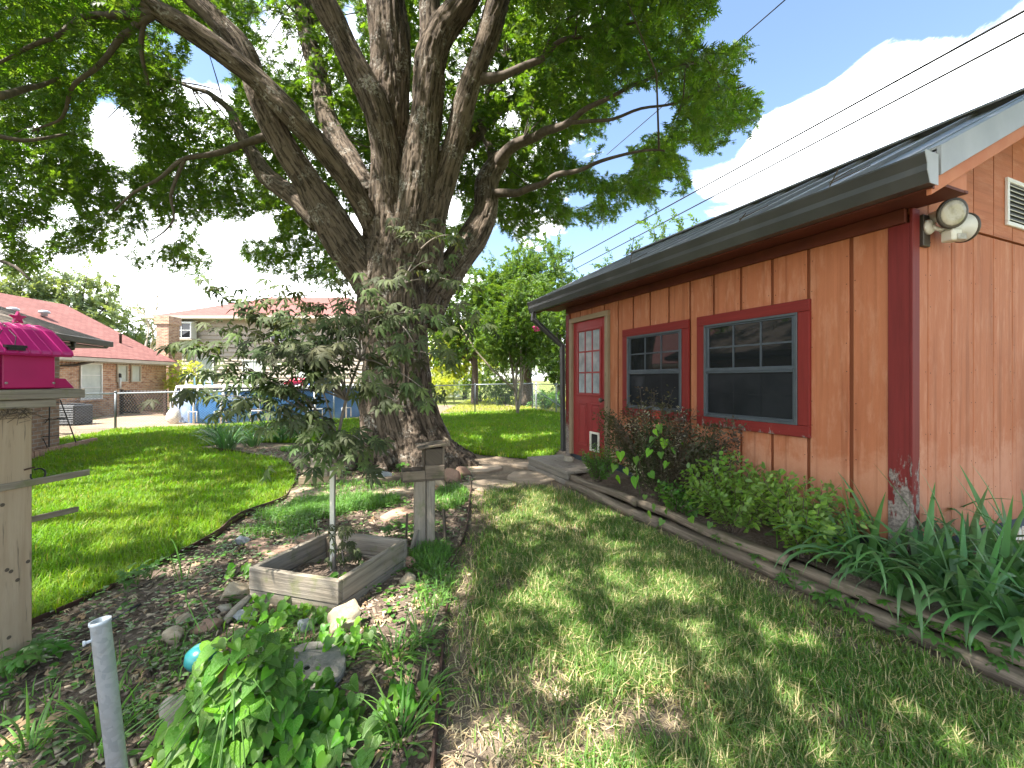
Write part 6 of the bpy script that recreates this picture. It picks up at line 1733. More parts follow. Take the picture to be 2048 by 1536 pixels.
f4 = fence('chain_link_fence', FC, (2.75, 16.2, 0), 1.22, 1.22, 3, 'chain-link fence run returning toward the back of the shed')
part(lambda m: m.tube([Vector(FC) + Vector((.05, -.1, 1.0)), Vector((2.3, 17.2, .12))], .02, 8), 'brace', M['galv_far'], f4, 0, True)
part(lambda m: m.tube([Vector(FC) + Vector((.15, -.22, -.1)), Vector(FC) + Vector((.15, -.22, 1.3))], .035, 10), 'post', M['galv_far'], f4, 0, True)

# ------------------------------------------------------------------ the above-ground pool
pl = P(332, 845, 14.3); PX0, PY0 = pl.x-.75, 15.6
px_c, py_c = PX0 + 3.3, 16.9; RXp, RYp = 3.3, 2.3; PH = 1.17
pool = empty('swimming_pool', (px_c, py_c, 0), 'oval above-ground frame pool with blue printed wall', 'pool')
def oval(q, k=1.0): 
    a = 2*math.pi*q; c_, s_ = math.cos(a), math.sin(a); e = .75
    x_, y_ = px_c + math.copysign(abs(c_)**e, c_)*RXp*k, py_c + math.copysign(abs(s_)**e, s_)*RYp*k
    dx, dy = x_-px_c, y_-py_c; t_ = R(30); return Vector((px_c + dx*math.cos(t_) - dy*math.sin(t_), py_c + dx*math.sin(t_) + dy*math.cos(t_), 0))
n = 72
mb = MB(); mb2 = MB()
for zi, (z, kx) in enumerate(((0, 1.02), (.12, 1.025), (.5, 1.03), (.85, 1.01), (1.0, 1.0), (PH-.04, .985))):
    for k in range(n): mb.v.append(oval(k/n, kx*(1 + .006*math.sin(k*1.9+zi))) + UP*z)
for zi in range(5):
    for k in range(n): mb.face((zi*n+k, zi*n+(k+1) % n, (zi+1)*n+(k+1) % n, (zi+1)*n+k))
half = mb
wl = half.build('wall', M['pool_lit_print'], pool, True)
wl.data.materials.append(M['pool_blue']); wl.data.materials.append(M['pool_dark'])
for p in wl.data.polygons:
    q = p.center
    if q.z > .98: p.material_index = 2
    elif q.x > PX0 + 1.75: p.material_index = 1
part(lambda m: m.tube([oval(k/n) + UP*PH for k in range(n+1)], .045, 8, False), 'rim', M['white_frame'], pool, 0, True)
mb = MB(); mb.v = [oval(k/n, .98) + UP*(PH-.12) for k in range(n)]; mb.face(list(range(n))); mb.build('water', M['water'], pool)
for k in range(20):
    a, b = oval((k+.5)/20, 1.05), oval((k+.5)/20, 1.0)
    part(lambda m: m.tube([a, oval((k+.5)/20, 1.05) + UP*.6, b + UP*PH], .032, 8), 'leg', M['white_frame'], pool, 0, True)
    part(lambda m: m.tube([oval((k+.32)/20, 1.06) + UP*.05, oval((k+.32)/20, 1.06) + UP*.38, oval((k+.68)/20, 1.06) + UP*.38, oval((k+.68)/20, 1.06) + UP*.05], .02, 6), 'foot_strut', M['white_frame'], pool, 0, True)
# lettering on the wall
def lettering(txt, px, py, size, parent, mat, Y, tilt):
    cu = bpy.data.curves.new('lettering', 'FONT'); cu.body = txt; cu.size = size; cu.extrude = .004; cu.align_x = 'CENTER'; cu.align_y = 'CENTER'
    to = bpy.data.objects.new('tmp_text', cu); COL.objects.link(to)
    dg = bpy.context.evaluated_depsgraph_get(); me = bpy.data.meshes.new_from_object(to.evaluated_get(dg)); bpy.data.objects.remove(to)
    me.materials.clear(); me.materials.append(M[mat])
    p = P(px, py, Y); put('lettering', me, parent, Matrix.Translation(p) @ Matrix.Rotation(tilt, 4, 'Z') @ Matrix.Rotation(R(90), 4, 'X'))
def wall_depth(px):
    best = None
    for k in range(720):
        q = oval(k/720, 1.032)
        if abs(CX + F*q.x/q.y - px) < 2.2 and (best is None or q.y < best[0]): best = (q.y, k/720)
    return best
bd = wall_depth(472)
if bd:
    q1, q2 = oval(bd[1]-.01, 1.032), oval(bd[1]+.01, 1.032); dd = (q2-q1); tl_ = math.atan2(dd.y, dd.x)
    if math.cos(tl_) < 0: tl_ += math.pi
    for tx, py, sz in (('Bestway', 792, .26), ('Power Steel', 799, .13), ('Frame Pool', 804, .13)):
        lettering(tx, 472, py, sz, pool, 'white_frame', bd[0]-.05, tl_)
# ladder
lad = empty('pool_ladder', P(392, 775, 15.5), 'white pool ladder with two curved handrails', 'ladder')
lq = P(388, 800, 15.4)
for s_ in (-.32, .32):
    part(lambda m: m.tube([Vector((lq.x+s_, lq.y-.1, 0)), Vector((lq.x+s_, lq.y+.05, PH+.10)), Vector((lq.x+s_, lq.y+.12, PH+.36)), Vector((lq.x+s_, lq.y+.28, PH+.46)), Vector((lq.x+s_, lq.y+.45, PH+.36)), Vector((lq.x+s_, lq.y+.55, .2))], .028, 8), 'handrail', M['white_frame'], lad, 0, True)
for k in range(4):
    part(lambda m: m.box((lq.x, lq.y-.06+.03*k, .25+.27*k), .60, .09, .03), 'rung', M['white_frame'], lad, .004)
# pump hose fitting, inflatables, bag
pf_ = P(432, 795, 14.6); pmp = empty('pool_pump', (pf_.x, pf_.y, 0), 'dark pump fitting with pale hose on the pool wall', 'pump')
part(lambda m: m.lathe([(.12, -.1), (.14, 0), (.12, .1)], (pf_.x, pf_.y, .72), 14, (1,0,0), (0,0,1), (0,-1,0)), 'fitting', M['black_metal'], pmp, 0, True)
part(lambda m: m.tube([(pf_.x, pf_.y-.1, .6), (pf_.x-.05, pf_.y-.15, .4), (pf_.x+.02, pf_.y-.1, .1), (pf_.x+.3, pf_.y, .05)], .035, 8), 'hose', M['white_frame'], pmp, 0, True)
part(lambda m: m.box((pf_.x, pf_.y-.12, .70), .10, .16, .22), 'valve', M['ac'], pmp, .02)
for (px, py, mat_, lab, r_) in ((596, 770, 'toy_red', 'red inflatable ring lying on the pool edge', .42), (640, 768, 'toy_blue', 'blue inflatable ring beside the red one on the pool', .40)):
    c = P(px, py, 16.8); mb = MB(); mb.tube([c + Vector((math.cos(a)*r_, math.sin(a)*r_*.6, math.sin(a)*r_*.35)) for a in [k*2*math.pi/20 for k in range(21)]], .13, 10, False)
    tag(mb.build('pool_float', M[mat_], None, True), lab, 'float')
bgp = G(357, 846); r = np.random.default_rng(4)
V = []; n_, m_ = 14, 9
for j in range(m_+1):
    for i in range(n_):
        th, ph = math.pi*j/m_, 2*math.pi*i/n_; q = 1 + .35*(vnoise(np.array([[math.cos(ph)*2+9, math.sin(ph)*2+5, th*2]]))[0]-.5)
        V.append((bgp.x + math.sin(th)*math.cos(ph)*.20*q, bgp.y - .2 + math.sin(th)*math.sin(ph)*.16*q, .20 + math.cos(th)*.24*q*(1.15 if th < 1 else 1)))
tag(link('plastic_bag', np_mesh('plastic_bag', np.array(V), np.array([(j*n_+i, (j+1)*n_+i, (j+1)*n_+(i+1) % n_, j*n_+(i+1) % n_) for j in range(m_) for i in range(n_)]), True), None, M['bag']), 'crumpled white plastic bag on the dirt by the pool', 'bag')

# ------------------------------------------------------------------ houses
def quad_uv(mb, a, b, c, d, s=1.0):
    i = len(mb.v); a, b, c, d = map(Vector, (a, b, c, d)); mb.v += [a, b, c, d]; w = (b-a).length; h = (d-a).length
    ww = (c-d).length; ux = (b-a).normalized(); o_ = (d-a).dot(ux); hh = math.sqrt(max(0, h*h-o_*o_))
    o2 = (c-a).dot(ux); h2 = math.sqrt(max(0, (c-a).length_squared-o2*o2))
    mb.face((i, i+1, i+2, i+3), [(0, 0), (w*s, 0), (o2*s, h2*s), (o_*s, hh*s)])
def brick_block(mb, c0, ax, ay, lx, ly, z0, z1):
    """walls of a rectangular block with brick UVs"""
    p = [c0, c0+ax*lx, c0+ax*lx+ay*ly, c0+ay*ly]
    for k in range(4):
        a, b = p[k], p[(k+1) % 4]; quad_uv(mb, a+UP*z0, b+UP*z0, b+UP*z1, a+UP*z1)
    quad_uv(mb, p[0]+UP*z1, p[1]+UP*z1, p[2]+UP*z1, p[3]+UP*z1)
def win(parent, c, ax, nrm, w, h, rows, cols, pane, frame='white_frame', depth=.05, fw=.05):
    c = Vector(c); f = MB(); 
    for (x0, x1, z0, z1) in ((-w/2, w/2, h/2-fw, h/2), (-w/2, w/2, -h/2, -h/2+fw), (-w/2, -w/2+fw, -h/2+fw, h/2-fw), (w/2-fw, w/2, -h/2+fw, h/2-fw)):
        f.box(c + ax*((x0+x1)/2) + UP*((z0+z1)/2) + nrm*.02, x1-x0, depth, z1-z0, ax, nrm, UP)
    wo_ = f.build('window', M[frame], parent)
    for i in range(1, cols): part(lambda m: m.box(c + ax*(-w/2 + w*i/cols) + nrm*.015, .03, .03, h-2*fw, ax, nrm, UP), 'muntin', M[frame], wo_)
    for j in range(1, rows): part(lambda m: m.box(c + UP*(-h/2 + h*j/rows) + nrm*.013, w-2*fw, .03, .03, ax, nrm, UP), 'muntin', M[frame], wo_)
    part(lambda m: m.box(c - nrm*.012, w-2*fw, .02, h-2*fw, ax, nrm, UP), 'pane', M[pane], wo_)
    return wo_
# neighbour's single-storey brick wing; its wall faces the yard (+x)
nA, nB = Vector((-16.35, 15.4, 0)), Vector((-16.75, 21.0, 0)); ndir = (nB-nA).normalized(); nn = Vector((ndir.y, -ndir.x, 0))
wing = empty('brick_house', (nA+nB)/2, 'low orange brick house with red shingle roof behind the chain-link fence', 'house')
mb = MB(); brick_block(mb, nA - ndir*8, -nn, ndir, 9, 13.6, -.1, 2.35); mb.build('wall', M['brick'], wing)
ev = .45; ez = 2.28; rz = 5.0
a0, a1 = nA - ndir*8.4 + nn*ev, nB + nn*ev; b0_, b1 = nA - ndir*8.4 - nn*4.6, nB - nn*4.6
mb = MB(); quad_uv(mb, a0+UP*ez, a1+UP*ez, b1+UP*rz, b0_+UP*rz); quad_uv(mb, b0_+UP*rz, b1+UP*rz, b1-nn*5+UP*ez, b0_-nn*5+UP*ez)
rfo = mb.build('roof', M['shingle_red'], wing); sm_ = rfo.modifiers.new('t', 'SOLIDIFY'); sm_.thickness = .06; sm_.offset = -1
part(lambda m: m.bar(a0 + UP*(ez-.10) + nn*.03, a1 + UP*(ez-.10) + nn*.03, .10, .13), 'gutter', M['beige_trim'], wing)
part(lambda m: m.box((nA+nB)/2 - ndir*4 + nn*.22 + UP*(ez-.19), 13.4, .44, .02, ndir, nn, UP), 'soffit', M['beige_trim'], wing)
part(lambda m: m.tube([nA + ndir*1.15 + nn*.42 + UP*2.12, nA + ndir*.75 + nn*.10 + UP*1.95, nA + ndir*.12 + nn*.07 + UP*1.9, nA + ndir*.10 + nn*.07 + UP*.15], .05, 8), 'downspout', M['brown_gutter'], wing, 0, True)
def wing_at(px): 
    r_ = (px-CX)/F; t_ = (nA.x - r_*nA.y)/(r_*ndir.y - ndir.x); return nA + ndir*t_
q = wing_at(181); win(wing, q + nn*.02 + UP*1.35, ndir, nn, .95, 1.42, 3, 1, 'blind')
q = wing_at(243); win(wing, q + nn*.02 + UP*1.68, ndir, nn, .55, .75, 1, 1, 'blind', 'beige_trim')
q = wing_at(270); win(wing, q + nn*.02 + UP*1.68, ndir, nn, .55, .75, 1, 1, 'blind', 'beige_trim')
part(lambda m: m.box(wing_at(181) + nn*.06 + UP*.60, 1.15, .12, .07, ndir, nn, UP), 'window_sill', M['brick'], wing)
# soldier course of upright bricks below the soffit
mb = MB()
tq = -7.8
sv = MB()
k = 0
sb_me = MB(); sb_me.box((0, 0, 0), .068, .012, .20, ndir, nn, UP); sb_m = sb_me.mesh('brick'); sb_m.materials.append(M['brick'])
while tq < (nB-nA).length - .1:
    if tq > .0: put('brick', sb_m, wing, Matrix.Translation(nA + ndir*tq + nn*.004 + UP*1.98))
    tq += .16
for (px, py, lab) in ((83, 650, 'vent_pipe'), (98, 652, 'roof_vent'), (175, 660, 'roof_vent')):
    pass
for k, (t_, u_) in enumerate(((.3, 2.2), (1.2, 2.5), (2.6, 2.7), (4.2, 1.0))):
    c = nA + ndir*t_ - nn*u_ + UP*(ez + (rz-ez)*(u_+ev)/(4.6+ev) + .05)
    if k in (1, 2): part(lambda m: m.lathe([(.10, 0), (.10, .10), (.19, .12), (.17, .2), (.08, .24)], c, 14), 'roof_vent', M['flashing'], rfo, 0, True)
    else: part(lambda m: m.lathe([(.05, -.05), (.05, .32), (.07, .33), (.07, .38)], c, 10), 'vent_pipe', M['brown_gutter'] if k else M['flashing'], rfo, 0, True)
tool_ = empty('wall_thermometer', wing_at(236) + nn*.05 + UP*1.5, 'white tube hanging on the brick wall beside the small windows', 'thermometer')
part(lambda m: m.tube([wing_at(236) + nn*.08 + UP*1.05, wing_at(236) + nn*.08 + UP*1.5], .045, 8), 'tube', M['white_frame'], tool_, 0, True)
part(lambda m: m.lathe([(.05, 0), (.05, .15), (.02, .18)], wing_at(236) + nn*.08 + UP*1.5, 10), 'cap', M['ac'], tool_, 0, True)
# white pole against it
# chimney and two-storey house facing the yard
two = empty('two_storey_house', (-13.5, 27, 0), 'two-storey beige house with red hipped roof behind the pool', 'house')
hx0, hx1, hyf, hyb = P(357, 0, 25.6).x, P(760, 0, 25.6).x, 25.6, 33.5; wz = 5.05
mb = MB(); brick_block(mb, Vector((hx0, hyf, 0)), Vector((1,0,0)), Vector((0,1,0)), hx1-hx0, hyb-hyf, 0, wz); mb.build('wall', M['lap'], two)
bm_ = MB(); bm_.prism([(0, 0), (.07, 0), (.012, .25), (0, .25)], (0, 0, 0), (0, -1, 0), (0, 0, 1), (1, 0, 0), hx1-hx0); bm_m = bm_.mesh('lap_board'); bm_m.materials.append(M['lap'])
wallo = two.children[0]
for k in range(20): put('lap_board', bm_m, wallo, Matrix.Translation((hx0, hyf-.001, .05+k*.25)))
# hip roof
oh = .75; e0, e1, f0, f1 = hx0-oh-.6, hx1+oh, hyf-oh, hyb+oh; rzz = wz+2.0; r0_, r1_ = Vector((hx0+3.4, (f0+f1)/2, rzz)), Vector((hx1-3.4, (f0+f1)/2, rzz))
cn = [Vector((e0, f0, wz)), Vector((e1, f0, wz)), Vector((e1, f1, wz)), Vector((e0, f1, wz))]
mb = MB(); quad_uv(mb, cn[0], cn[1], r1_, r0_); quad_uv(mb, cn[2], cn[3], r0_, r1_)
for a, b, c in ((cn[3], cn[0], r0_), (cn[1], cn[2], r1_)):
    i = len(mb.v); mb.v += [a, b, c]; w_ = (b-a).length; mb.face((i, i+1, i+2), [(0, 0), (w_, 0), (w_/2, 4)])
rf2 = mb.build('roof', M['shingle_red'], two); sm_ = rf2.modifiers.new('t', 'SOLIDIFY'); sm_.thickness = .08; sm_.offset = -1
part(lambda m: m.box(((e0+e1)/2, (f0+f1)/2, wz-.10), e1-e0-.02, f1-f0-.02, .03), 'soffit', M['beige_trim'], two)
part(lambda m: m.box(((e0+e1)/2, f0-.02, wz-.04), e1-e0, .06, .16), 'fascia', M['beige_trim'], two)
part(lambda m: m.box((e0-.02, (f0+f1)/2, wz-.04), .06, f1-f0-.1, .16), 'fascia', M['beige_trim'], two)
X_ = Vector((1,0,0)); NY = Vector((0,-1,0))
# garden window that stands out from the wall
gw = P(374, 662, 25.4); 
gwo = win(two, gw + NY*.42, X_, NY, 1.15, .95, 2, 2, 'glass')
part(lambda m: m.box(gw + NY*.2 - UP*.52, 1.2, .5, .08, X_, NY, UP), 'ledge', M['beige_trim'], gwo)
part(lambda m: m.box(gw + NY*.2 + UP*.50, 1.2, .52, .05, X_, (NY*.94-UP*.34).normalized(), (UP*.94+NY*.34).normalized()), 'hood', M['white_frame'], gwo)
for s_ in (-.55, .55): part(lambda m: m.box(gw + NY*.2 + X_*s_, .04, .42, .95, X_, NY, UP), 'side_pane', M['white_frame'], gwo)
c = P(411, 740, 25.5); win(two, c, X_, NY, 1.0, 1.55, 2, 2, 'blind')
c = P(505, 742, 25.5); win(two, c, X_, NY, 1.2, 1.3, 2, 2, 'blind')
c = P(620, 740, 25.5); win(two, c, X_, NY, 1.6, 1.5, 2, 3, 'blind')
c = P(560, 668, 25.5); win(two, c, X_, NY, 1.1, 1.0, 2, 2, 'glass')
# brick chimney at the junction
ch0 = P(312, 0, 22.5).x; ch1 = P(337, 0, 22.5).x
chim = empty('brick_chimney', ((ch0+ch1)/2, 23, 0), 'tall brown-orange brick chimney between the two houses', 'chimney')
mb = MB(); brick_block(mb, Vector((ch0, 22.5, 0)), X_, Vector((0,1,0)), ch1-ch0, .75, 0, CAMZ + (HY-640)/F*22.5); mb.build('stack', M['brick'], chim)
mb = MB(); brick_block(mb, Vector((ch0-.06, 22.44, 0)), X_, Vector((0,1,0)), ch1-ch0+.12, .87, CAMZ + (HY-648)/F*22.5, CAMZ + (HY-632)/F*22.5); mb.build('cap', M['brick'], chim)
mb = MB(); brick_block(mb, Vector((ch1, 22.6, 0)), X_, Vector((0,1,0)), .16, .6, 0, CAMZ + (HY-690)/F*22.5); mb.build('shoulder', M['brick'], chim)
part(lambda m: m.box(((ch0+ch1)/2-.35, 22.45, CAMZ + (HY-716)/F*22.5), .9, .10, .22), 'flashing', M['white_frame'], chim)

# our own house: the corner that shows at the left edge
oE0, oE1 = P(0, 652, 6.7), P(215, 683, 9.6); od = Vector((oE1.x-oE0.x, oE1.y-oE0.y, 0)).normalized(); on = Vector((od.y, -od.x, 0)); zE = 2.26
own = empty('own_house', Vector((oE1.x, oE1.y, 0)) - on*.8, 'brown brick house corner with dark gutter behind the magenta feeder', 'house')
e1_ = Vector((oE1.x, oE1.y, 0)); e0_ = e1_ - od*9
w1 = e1_ - od*.55 - on*.55
mb = MB(); brick_block(mb, w1 - od*8, -on, od, 7, 8, -.1, 2.25); mb.build('wall', M['brick_dark'], own)
mb = MB(); quad_uv(mb, e0_+UP*zE, e1_+UP*zE, e1_ - on*5 + UP*(zE+1.9), e0_ - on*5 + UP*(zE+1.9))
r3 = mb.build('roof', M['shingle_dark'], own); sm_ = r3.modifiers.new('t', 'SOLIDIFY'); sm_.thickness = .07; sm_.offset = -1
part(lambda m: m.bar(e0_ + UP*(zE-.07) + on*.05, e1_ + UP*(zE-.07) + on*.05, .12, .12), 'gutter', M['brown_gutter'], own, .01)
part(lambda m: m.box((e0_+e1_)/2 - on*.3 + UP*(zE-.15), 9, .6, .03, od, on, UP), 'soffit', M['brown_gutter'], own)
part(lambda m: m.prism([(0, -.14), (0, 0), (-5, 1.9), (-5, 1.76)], e1_ + UP*(zE-.01), on, UP, od, .04), 'rake_board', M['brown_gutter'], own)
part(lambda m: m.tube([e1_ - od*1.35 + on*.05 + UP*(zE-.12), e1_ - od*1.35 + on*.05 + UP*(zE-.24), e1_ - od*1.9 - on*.42 + UP*(zE-.38), e1_ - od*1.95 - on*.48 + UP*.15], .05, 10), 'downspout', M['brown_gutter'], own, 0, True)
# things by the houses
acp = G(122, 852); ac = empty('air_conditioner', (acp.x, acp.y, 0), 'dark air conditioner unit beside the brick wall', 'air conditioner')
part(lambda m: m.box((acp.x, acp.y+.4, .32), .62, .62, .62), 'cabinet', M['ac'], ac, .03)
part(lambda m: [m.box((acp.x, acp.y+.085, .08+.07*k), .56, .012, .02) for k in range(8)], 'grille', M['flashing'], ac)
part(lambda m: m.lathe([(.26, .63), (.26, .66), (.05, .68)], (acp.x, acp.y+.4, 0), 16), 'fan_guard', M['black_metal'], ac)
obc = G(100, 900); ob = empty('metal_obelisk', obc, 'black metal plant obelisk at the brown brick house corner', 'trellis')
for sx in (-1, 1):
    for sy in (-1, 1):
        part(lambda m: m.tube([obc + Vector((sx*.28, sy*.28, 0)), obc + Vector((sx*.10, sy*.10, 1.0))], .011, 6), 'leg', M['black_metal'], ob)
for z_, k_ in ((.3, .226), (.62, .168), (.95, .109)):
    part(lambda m: [m.tube([obc + Vector((a*k_, b*k_, z_)), obc + Vector((c_*k_, d_*k_, z_))], .008, 6) for a, b, c_, d_ in ((-1,-1,1,-1),(1,-1,1,1),(1,1,-1,1),(-1,1,-1,-1))], 'hoop', M['black_metal'], ob)
for (a, b) in ((-1, 1), (1, -1)): part(lambda m: m.tube([obc + Vector((a*.27, -.27, .02)), obc + Vector((b*.16, -.16, .66))], .007, 6), 'brace', M['black_metal'], ob)
part(lambda m: m.tube([obc + Vector((-.02, 0, -.05)), obc + Vector((-.02, 0, 1.1))], .03, 8), 'stake', M['black_metal'], ob)
# brick edging, stood on end
be = empty('brick_edging', G(65, 915), 'row of bricks set on edge beside the brown brick house', 'edging')
bA, bB = G(40, 922), G(192, 886); bl = MB(); bl.box((0, 0, .05), .062, .10, .14); blm = bl.mesh('brick'); blm.materials.append(M['rock_red'])
nb = int((bB-bA).length/.072); ang = math.atan2(bB.y-bA.y, bB.x-bA.x)
for k in range(nb): put('brick', blm, be, Matrix.Translation(bA.lerp(bB, k/nb)) @ Matrix.Rotation(ang + random.uniform(-.06, .06), 4, 'Z') @ Matrix.Rotation(random.uniform(-.12, .12), 4, 'Y'))
# dark lattice panel
la, lb = P(243, 0, 17.6), P(331, 0, 17.0); la.z = lb.z = 0; ld = (lb-la).normalized(); LL_ = (lb-la).length
lat = empty('lattice_panel', la, 'dark brown diagonal lattice panel next to the pool', 'lattice')
for z_ in (.10, .95): part(lambda m: m.bar(la+UP*z_, lb+UP*z_, .05, .07), 'rail', M['lattice'], lat)
for p in (la, lb): part(lambda m: m.bar(p, p+UP*1.02, .09, .09), 'post', M['lattice'], lat)
k = -0.8
while k < LL_:
    for s_ in (1, -1):
        x0, x1 = k, k+.8; a_, b_ = max(0, x0), min(LL_, x1)
        if b_ - a_ > .05:
            z0 = .14 + (a_-x0) if s_ > 0 else .94-(a_-x0); z1 = .14 + (b_-x0) if s_ > 0 else .94-(b_-x0)
            oo_ = Vector((0, -.012*s_, 0)); part(lambda m: m.bar(la + ld*a_ + UP*z0 + oo_, la + ld*b_ + UP*z1 + oo_, .010, .035), 'slat', M['lattice'], lat)
    k += .16
# far-off items beyond the right fence
gr = G(893, 803); grill = empty('garden_grill', (gr.x, gr.y, 0), 'small dark folding table standing on the sunny grass beyond the fence', 'table')
part(lambda m: m.box((gr.x, gr.y, .62), 1.2, .6, .04), 'top', M['ac'], grill)
for a, b in ((-.5, -.2), (.5, -.2), (-.5, .2), (.5, .2)): part(lambda m: m.tube([(gr.x+a, gr.y+b, 0), (gr.x+a*.8, gr.y+b*.8, .62)], .02, 6), 'leg', M['ac'], grill)
sh_ = P(892, 765, 38); gs = empty('far_shed', (sh_.x, sh_.y, 0), 'tiny pale green garden shed far beyond the fence', 'shed')
part(lambda m: m.box((sh_.x, sh_.y, .8), 2.2, 2.0, 1.7), 'wall', M['blind'], gs); part(lambda m: m.prism([(-1.3, 0), (1.3, 0), (0, .7)], (sh_.x, sh_.y-1.2, 1.65), (1,0,0), (0,0,1), (0,1,0), 2.4), 'roof', M['flashing'], gs)
lg = MB(); lg.tube([G(965, 803), G(1030, 815)], .08, 8); tag(lg.build('fallen_log', M['myrtle_bark'], None, True), 'pale fallen log on the ground beyond the chain-link fence', 'log')

# ------------------------------------------------------------------ overhead cables
def cable(a, b, r_, sag, lab):
    a = Vector(a); b = Vector(b); mb = MB(); d = (b-a)
    a2, b2 = a - d*.4, b + d*.5
    pts = [a2.lerp(b2, k/24) - UP*(sag*4*(k/24)*(1-k/24)) for k in range(25)]
    mb.tube(pts, r_, 6); tag(mb.build('power_cable', M['cable'], None, True), lab, 'cable')
cable(P(2048, 22, 6.6), P(1073, 557, 24), .020, .0, 'upper of the two thick power cables above the shed roof')
cable(P(2048, 66, 6.9), P(1133, 547, 24), .020, .0, 'lower of the two thick power cables above the shed roof')
cable(P(1570, 0, 9), P(1290, 243, 14), .013, .0, 'thin power cable crossing the blue sky behind the oak leaves')

# ------------------------------------------------------------------ background trees
def bg_tree(name, base, height, crown, label, leafmat, barkmat, n, lsize, seed, trunk_r=.15, stems=1, tplV=qV, tplF=qF, clump=.42, group=None, lean=0, nleaf=26, low=.25, limbs=10):
    """crown = list of (dx, dy, z, rx, ry, rz) ellipsoids round the base"""
    r = np.random.default_rng(seed); random.seed(seed)
    base = Vector(base); th = empty(name, base, label, 'tree', group); mb = MB()
    for s_ in range(stems):
        a = 2*math.pi*s_/max(stems, 1) + r.uniform(0, 1); sp = 0 if stems == 1 else .10*height
        top_ = base + Vector((math.cos(a)*sp + lean, math.sin(a)*sp, height*.72))
        rs = resample([(base, 1), (base.lerp(top_, .3) + Vector((r.normal(0, .04)*height*.2, 0, 0)), 1), (base.lerp(top_, .65), 1), (top_, 1)], .4)
        mb.tube([p for p, _ in rs], [trunk_r*(1-.8*i/len(rs)) for i in range(len(rs))], 9)
    pts = []
    vol = np.array([c[3]*c[4]*c[5] for c in crown]); cnt = r.multinomial(n, vol/vol.sum())
    for c, k in zip(crown, cnt):
        p = r.normal(0, 1, (int(k*2.2)+2, 3)); p /= np.linalg.norm(p, axis=1, keepdims=True); p *= (r.uniform(.12, 1, len(p))**.45)[:, None]
        p = p*np.array(c[3:6]) + np.array([base.x + c[0], base.y + c[1], base.z + c[2]])
        keep = fbm(p*(1.0/(.9*height/8))+seed, 2) > clump
        pts.append(p[keep][:k])
    p = np.concatenate(pts)
    # limbs into the crown
    for k in range(limbs):
        c = Vector(p[r.integers(len(p))]); q = base + Vector((lean*.5, 0, height*r.uniform(.22, .55)))
        mb.tube([q, q.lerp(c, .5) + UP*.12*height*.3, c], [trunk_r*.45, trunk_r*.28, trunk_r*.08], 6, False)
    mb.build('trunk', M[barkmat], th, True)
    sp_ = [spray(nleaf, tplV, tplF, lsize*4.2, lsize, seed*10+i, .15) for i in range(3)]
    parts = []
    for i, g_ in enumerate(np.array_split(r.permutation(len(p)), 3)):
        d = r.normal(0, 1, (len(g_), 3)); up = r.normal(0, .5, (len(g_), 3)); up[:, 2] = 1
        parts.append(scatter(*sp_[i], p[g_], basis(d, up), r.uniform(.8, 1.3, len(g_))))
    V, Fc = merge(parts); tag(link('crown', np_mesh('crown', V, Fc), th, M[leafmat]), kind='stuff')
    return th
# crape myrtle by the fence and shady trees behind it
b = G(1035, 829); bg_tree('crape_myrtle', b, 5.6, [(0, 0, 3.4, 1.5, 1.2, 1.5), (.5, 0, 4.6, 1.1, 1.0, 1.2), (-.8, 0, 3.1, 1.2, .9, 1.0), (.9, .2, 2.6, .9, .8, 1.0)], 'slender multi-stemmed crape myrtle at the chain-link fence', 'myrtle_leaf', 'myrtle_bark', 900, .10, 31, .05, 7, limbs=14)
mb = MB(); q = b + Vector((0, 0, .9)); mb.tube([q, b + Vector((-1.0, -.1, 1.8)), b + Vector((-1.7, -.2, 2.6)), b + Vector((-2.3, -.2, 3.6))], [.05, .04, .03, .015], 8)
th = [o for o in COL.objects if o.name == 'crape_myrtle'][0]; mb.build('branch', M['myrtle_bark'], th, True)
fl_ = P(1072, 660, 16.6); mb = MB(); 
for k in range(14): mb.lathe([(.03, 0), (.045, .03), (.02, .06)], fl_ + Vector((random.uniform(-.11, .11), random.uniform(-.08, .08), random.uniform(-.1, .1))), 6)
mb.build('flower', M['flower'], th)
bg_tree('shady_tree', (-2.1, 24, 0), 8.5, [(0, 0, 5.2, 2.6, 2.2, 2.6), (1.8, 0, 6.0, 2.2, 2, 2.2), (-1.5, 0, 3.9, 1.8, 1.5, 1.7)], 'leafy tree with dark trunk left of the crape myrtle beyond the fence', 'myrtle_leaf', 'branch_bark', 1150, .15, 32, .22)
bg_tree('shady_tree', (.8, 23, 0), 9.0, [(0, 0, 5.0, 2.4, 2.0, 2.8), (.6, 0, 7.2, 1.9, 1.8, 1.7), (-.9, 0, 3.0, 1.6, 1.4, 1.6)], 'tall leafy tree with ivy-dark trunk right behind the crape myrtle', 'myrtle_leaf', 'branch_bark', 1200, .14, 33, .35)
bg_tree('shady_tree', (2.4, 21.5, 0), 6.0, [(0, 0, 3.4, 1.4, 1.2, 1.9), (.3, 0, 1.9, 1.0, .9, 1.1)], 'leafy tree between the crape myrtle and the shed downspout', 'myrtle_leaf', 'branch_bark', 620, .12, 34, .14)
bg_tree('sunny_tree', (-3.6, 33, 0), 7, [(0, 0, 3.2, 3.0, 2, 2.6), (-2, 0, 2.4, 2.5, 2, 2)], 'sunlit bright green tree seen past the oak trunk', 'yellow_leaf', 'branch_bark', 700, .18, 35, .2)
bg_tree('sunny_tree', (1.2, 40, 0), 13, [(0, 0, 7.5, 4.2, 2, 5.2), (3.4, 0, 5.6, 2.8, 2, 4.0), (-3.2, 0, 6.0, 3, 2, 4.4)], 'sunlit distant tree whose top shows above the crape myrtle', 'far_leaf', 'branch_bark', 1000, .24, 36, .25)
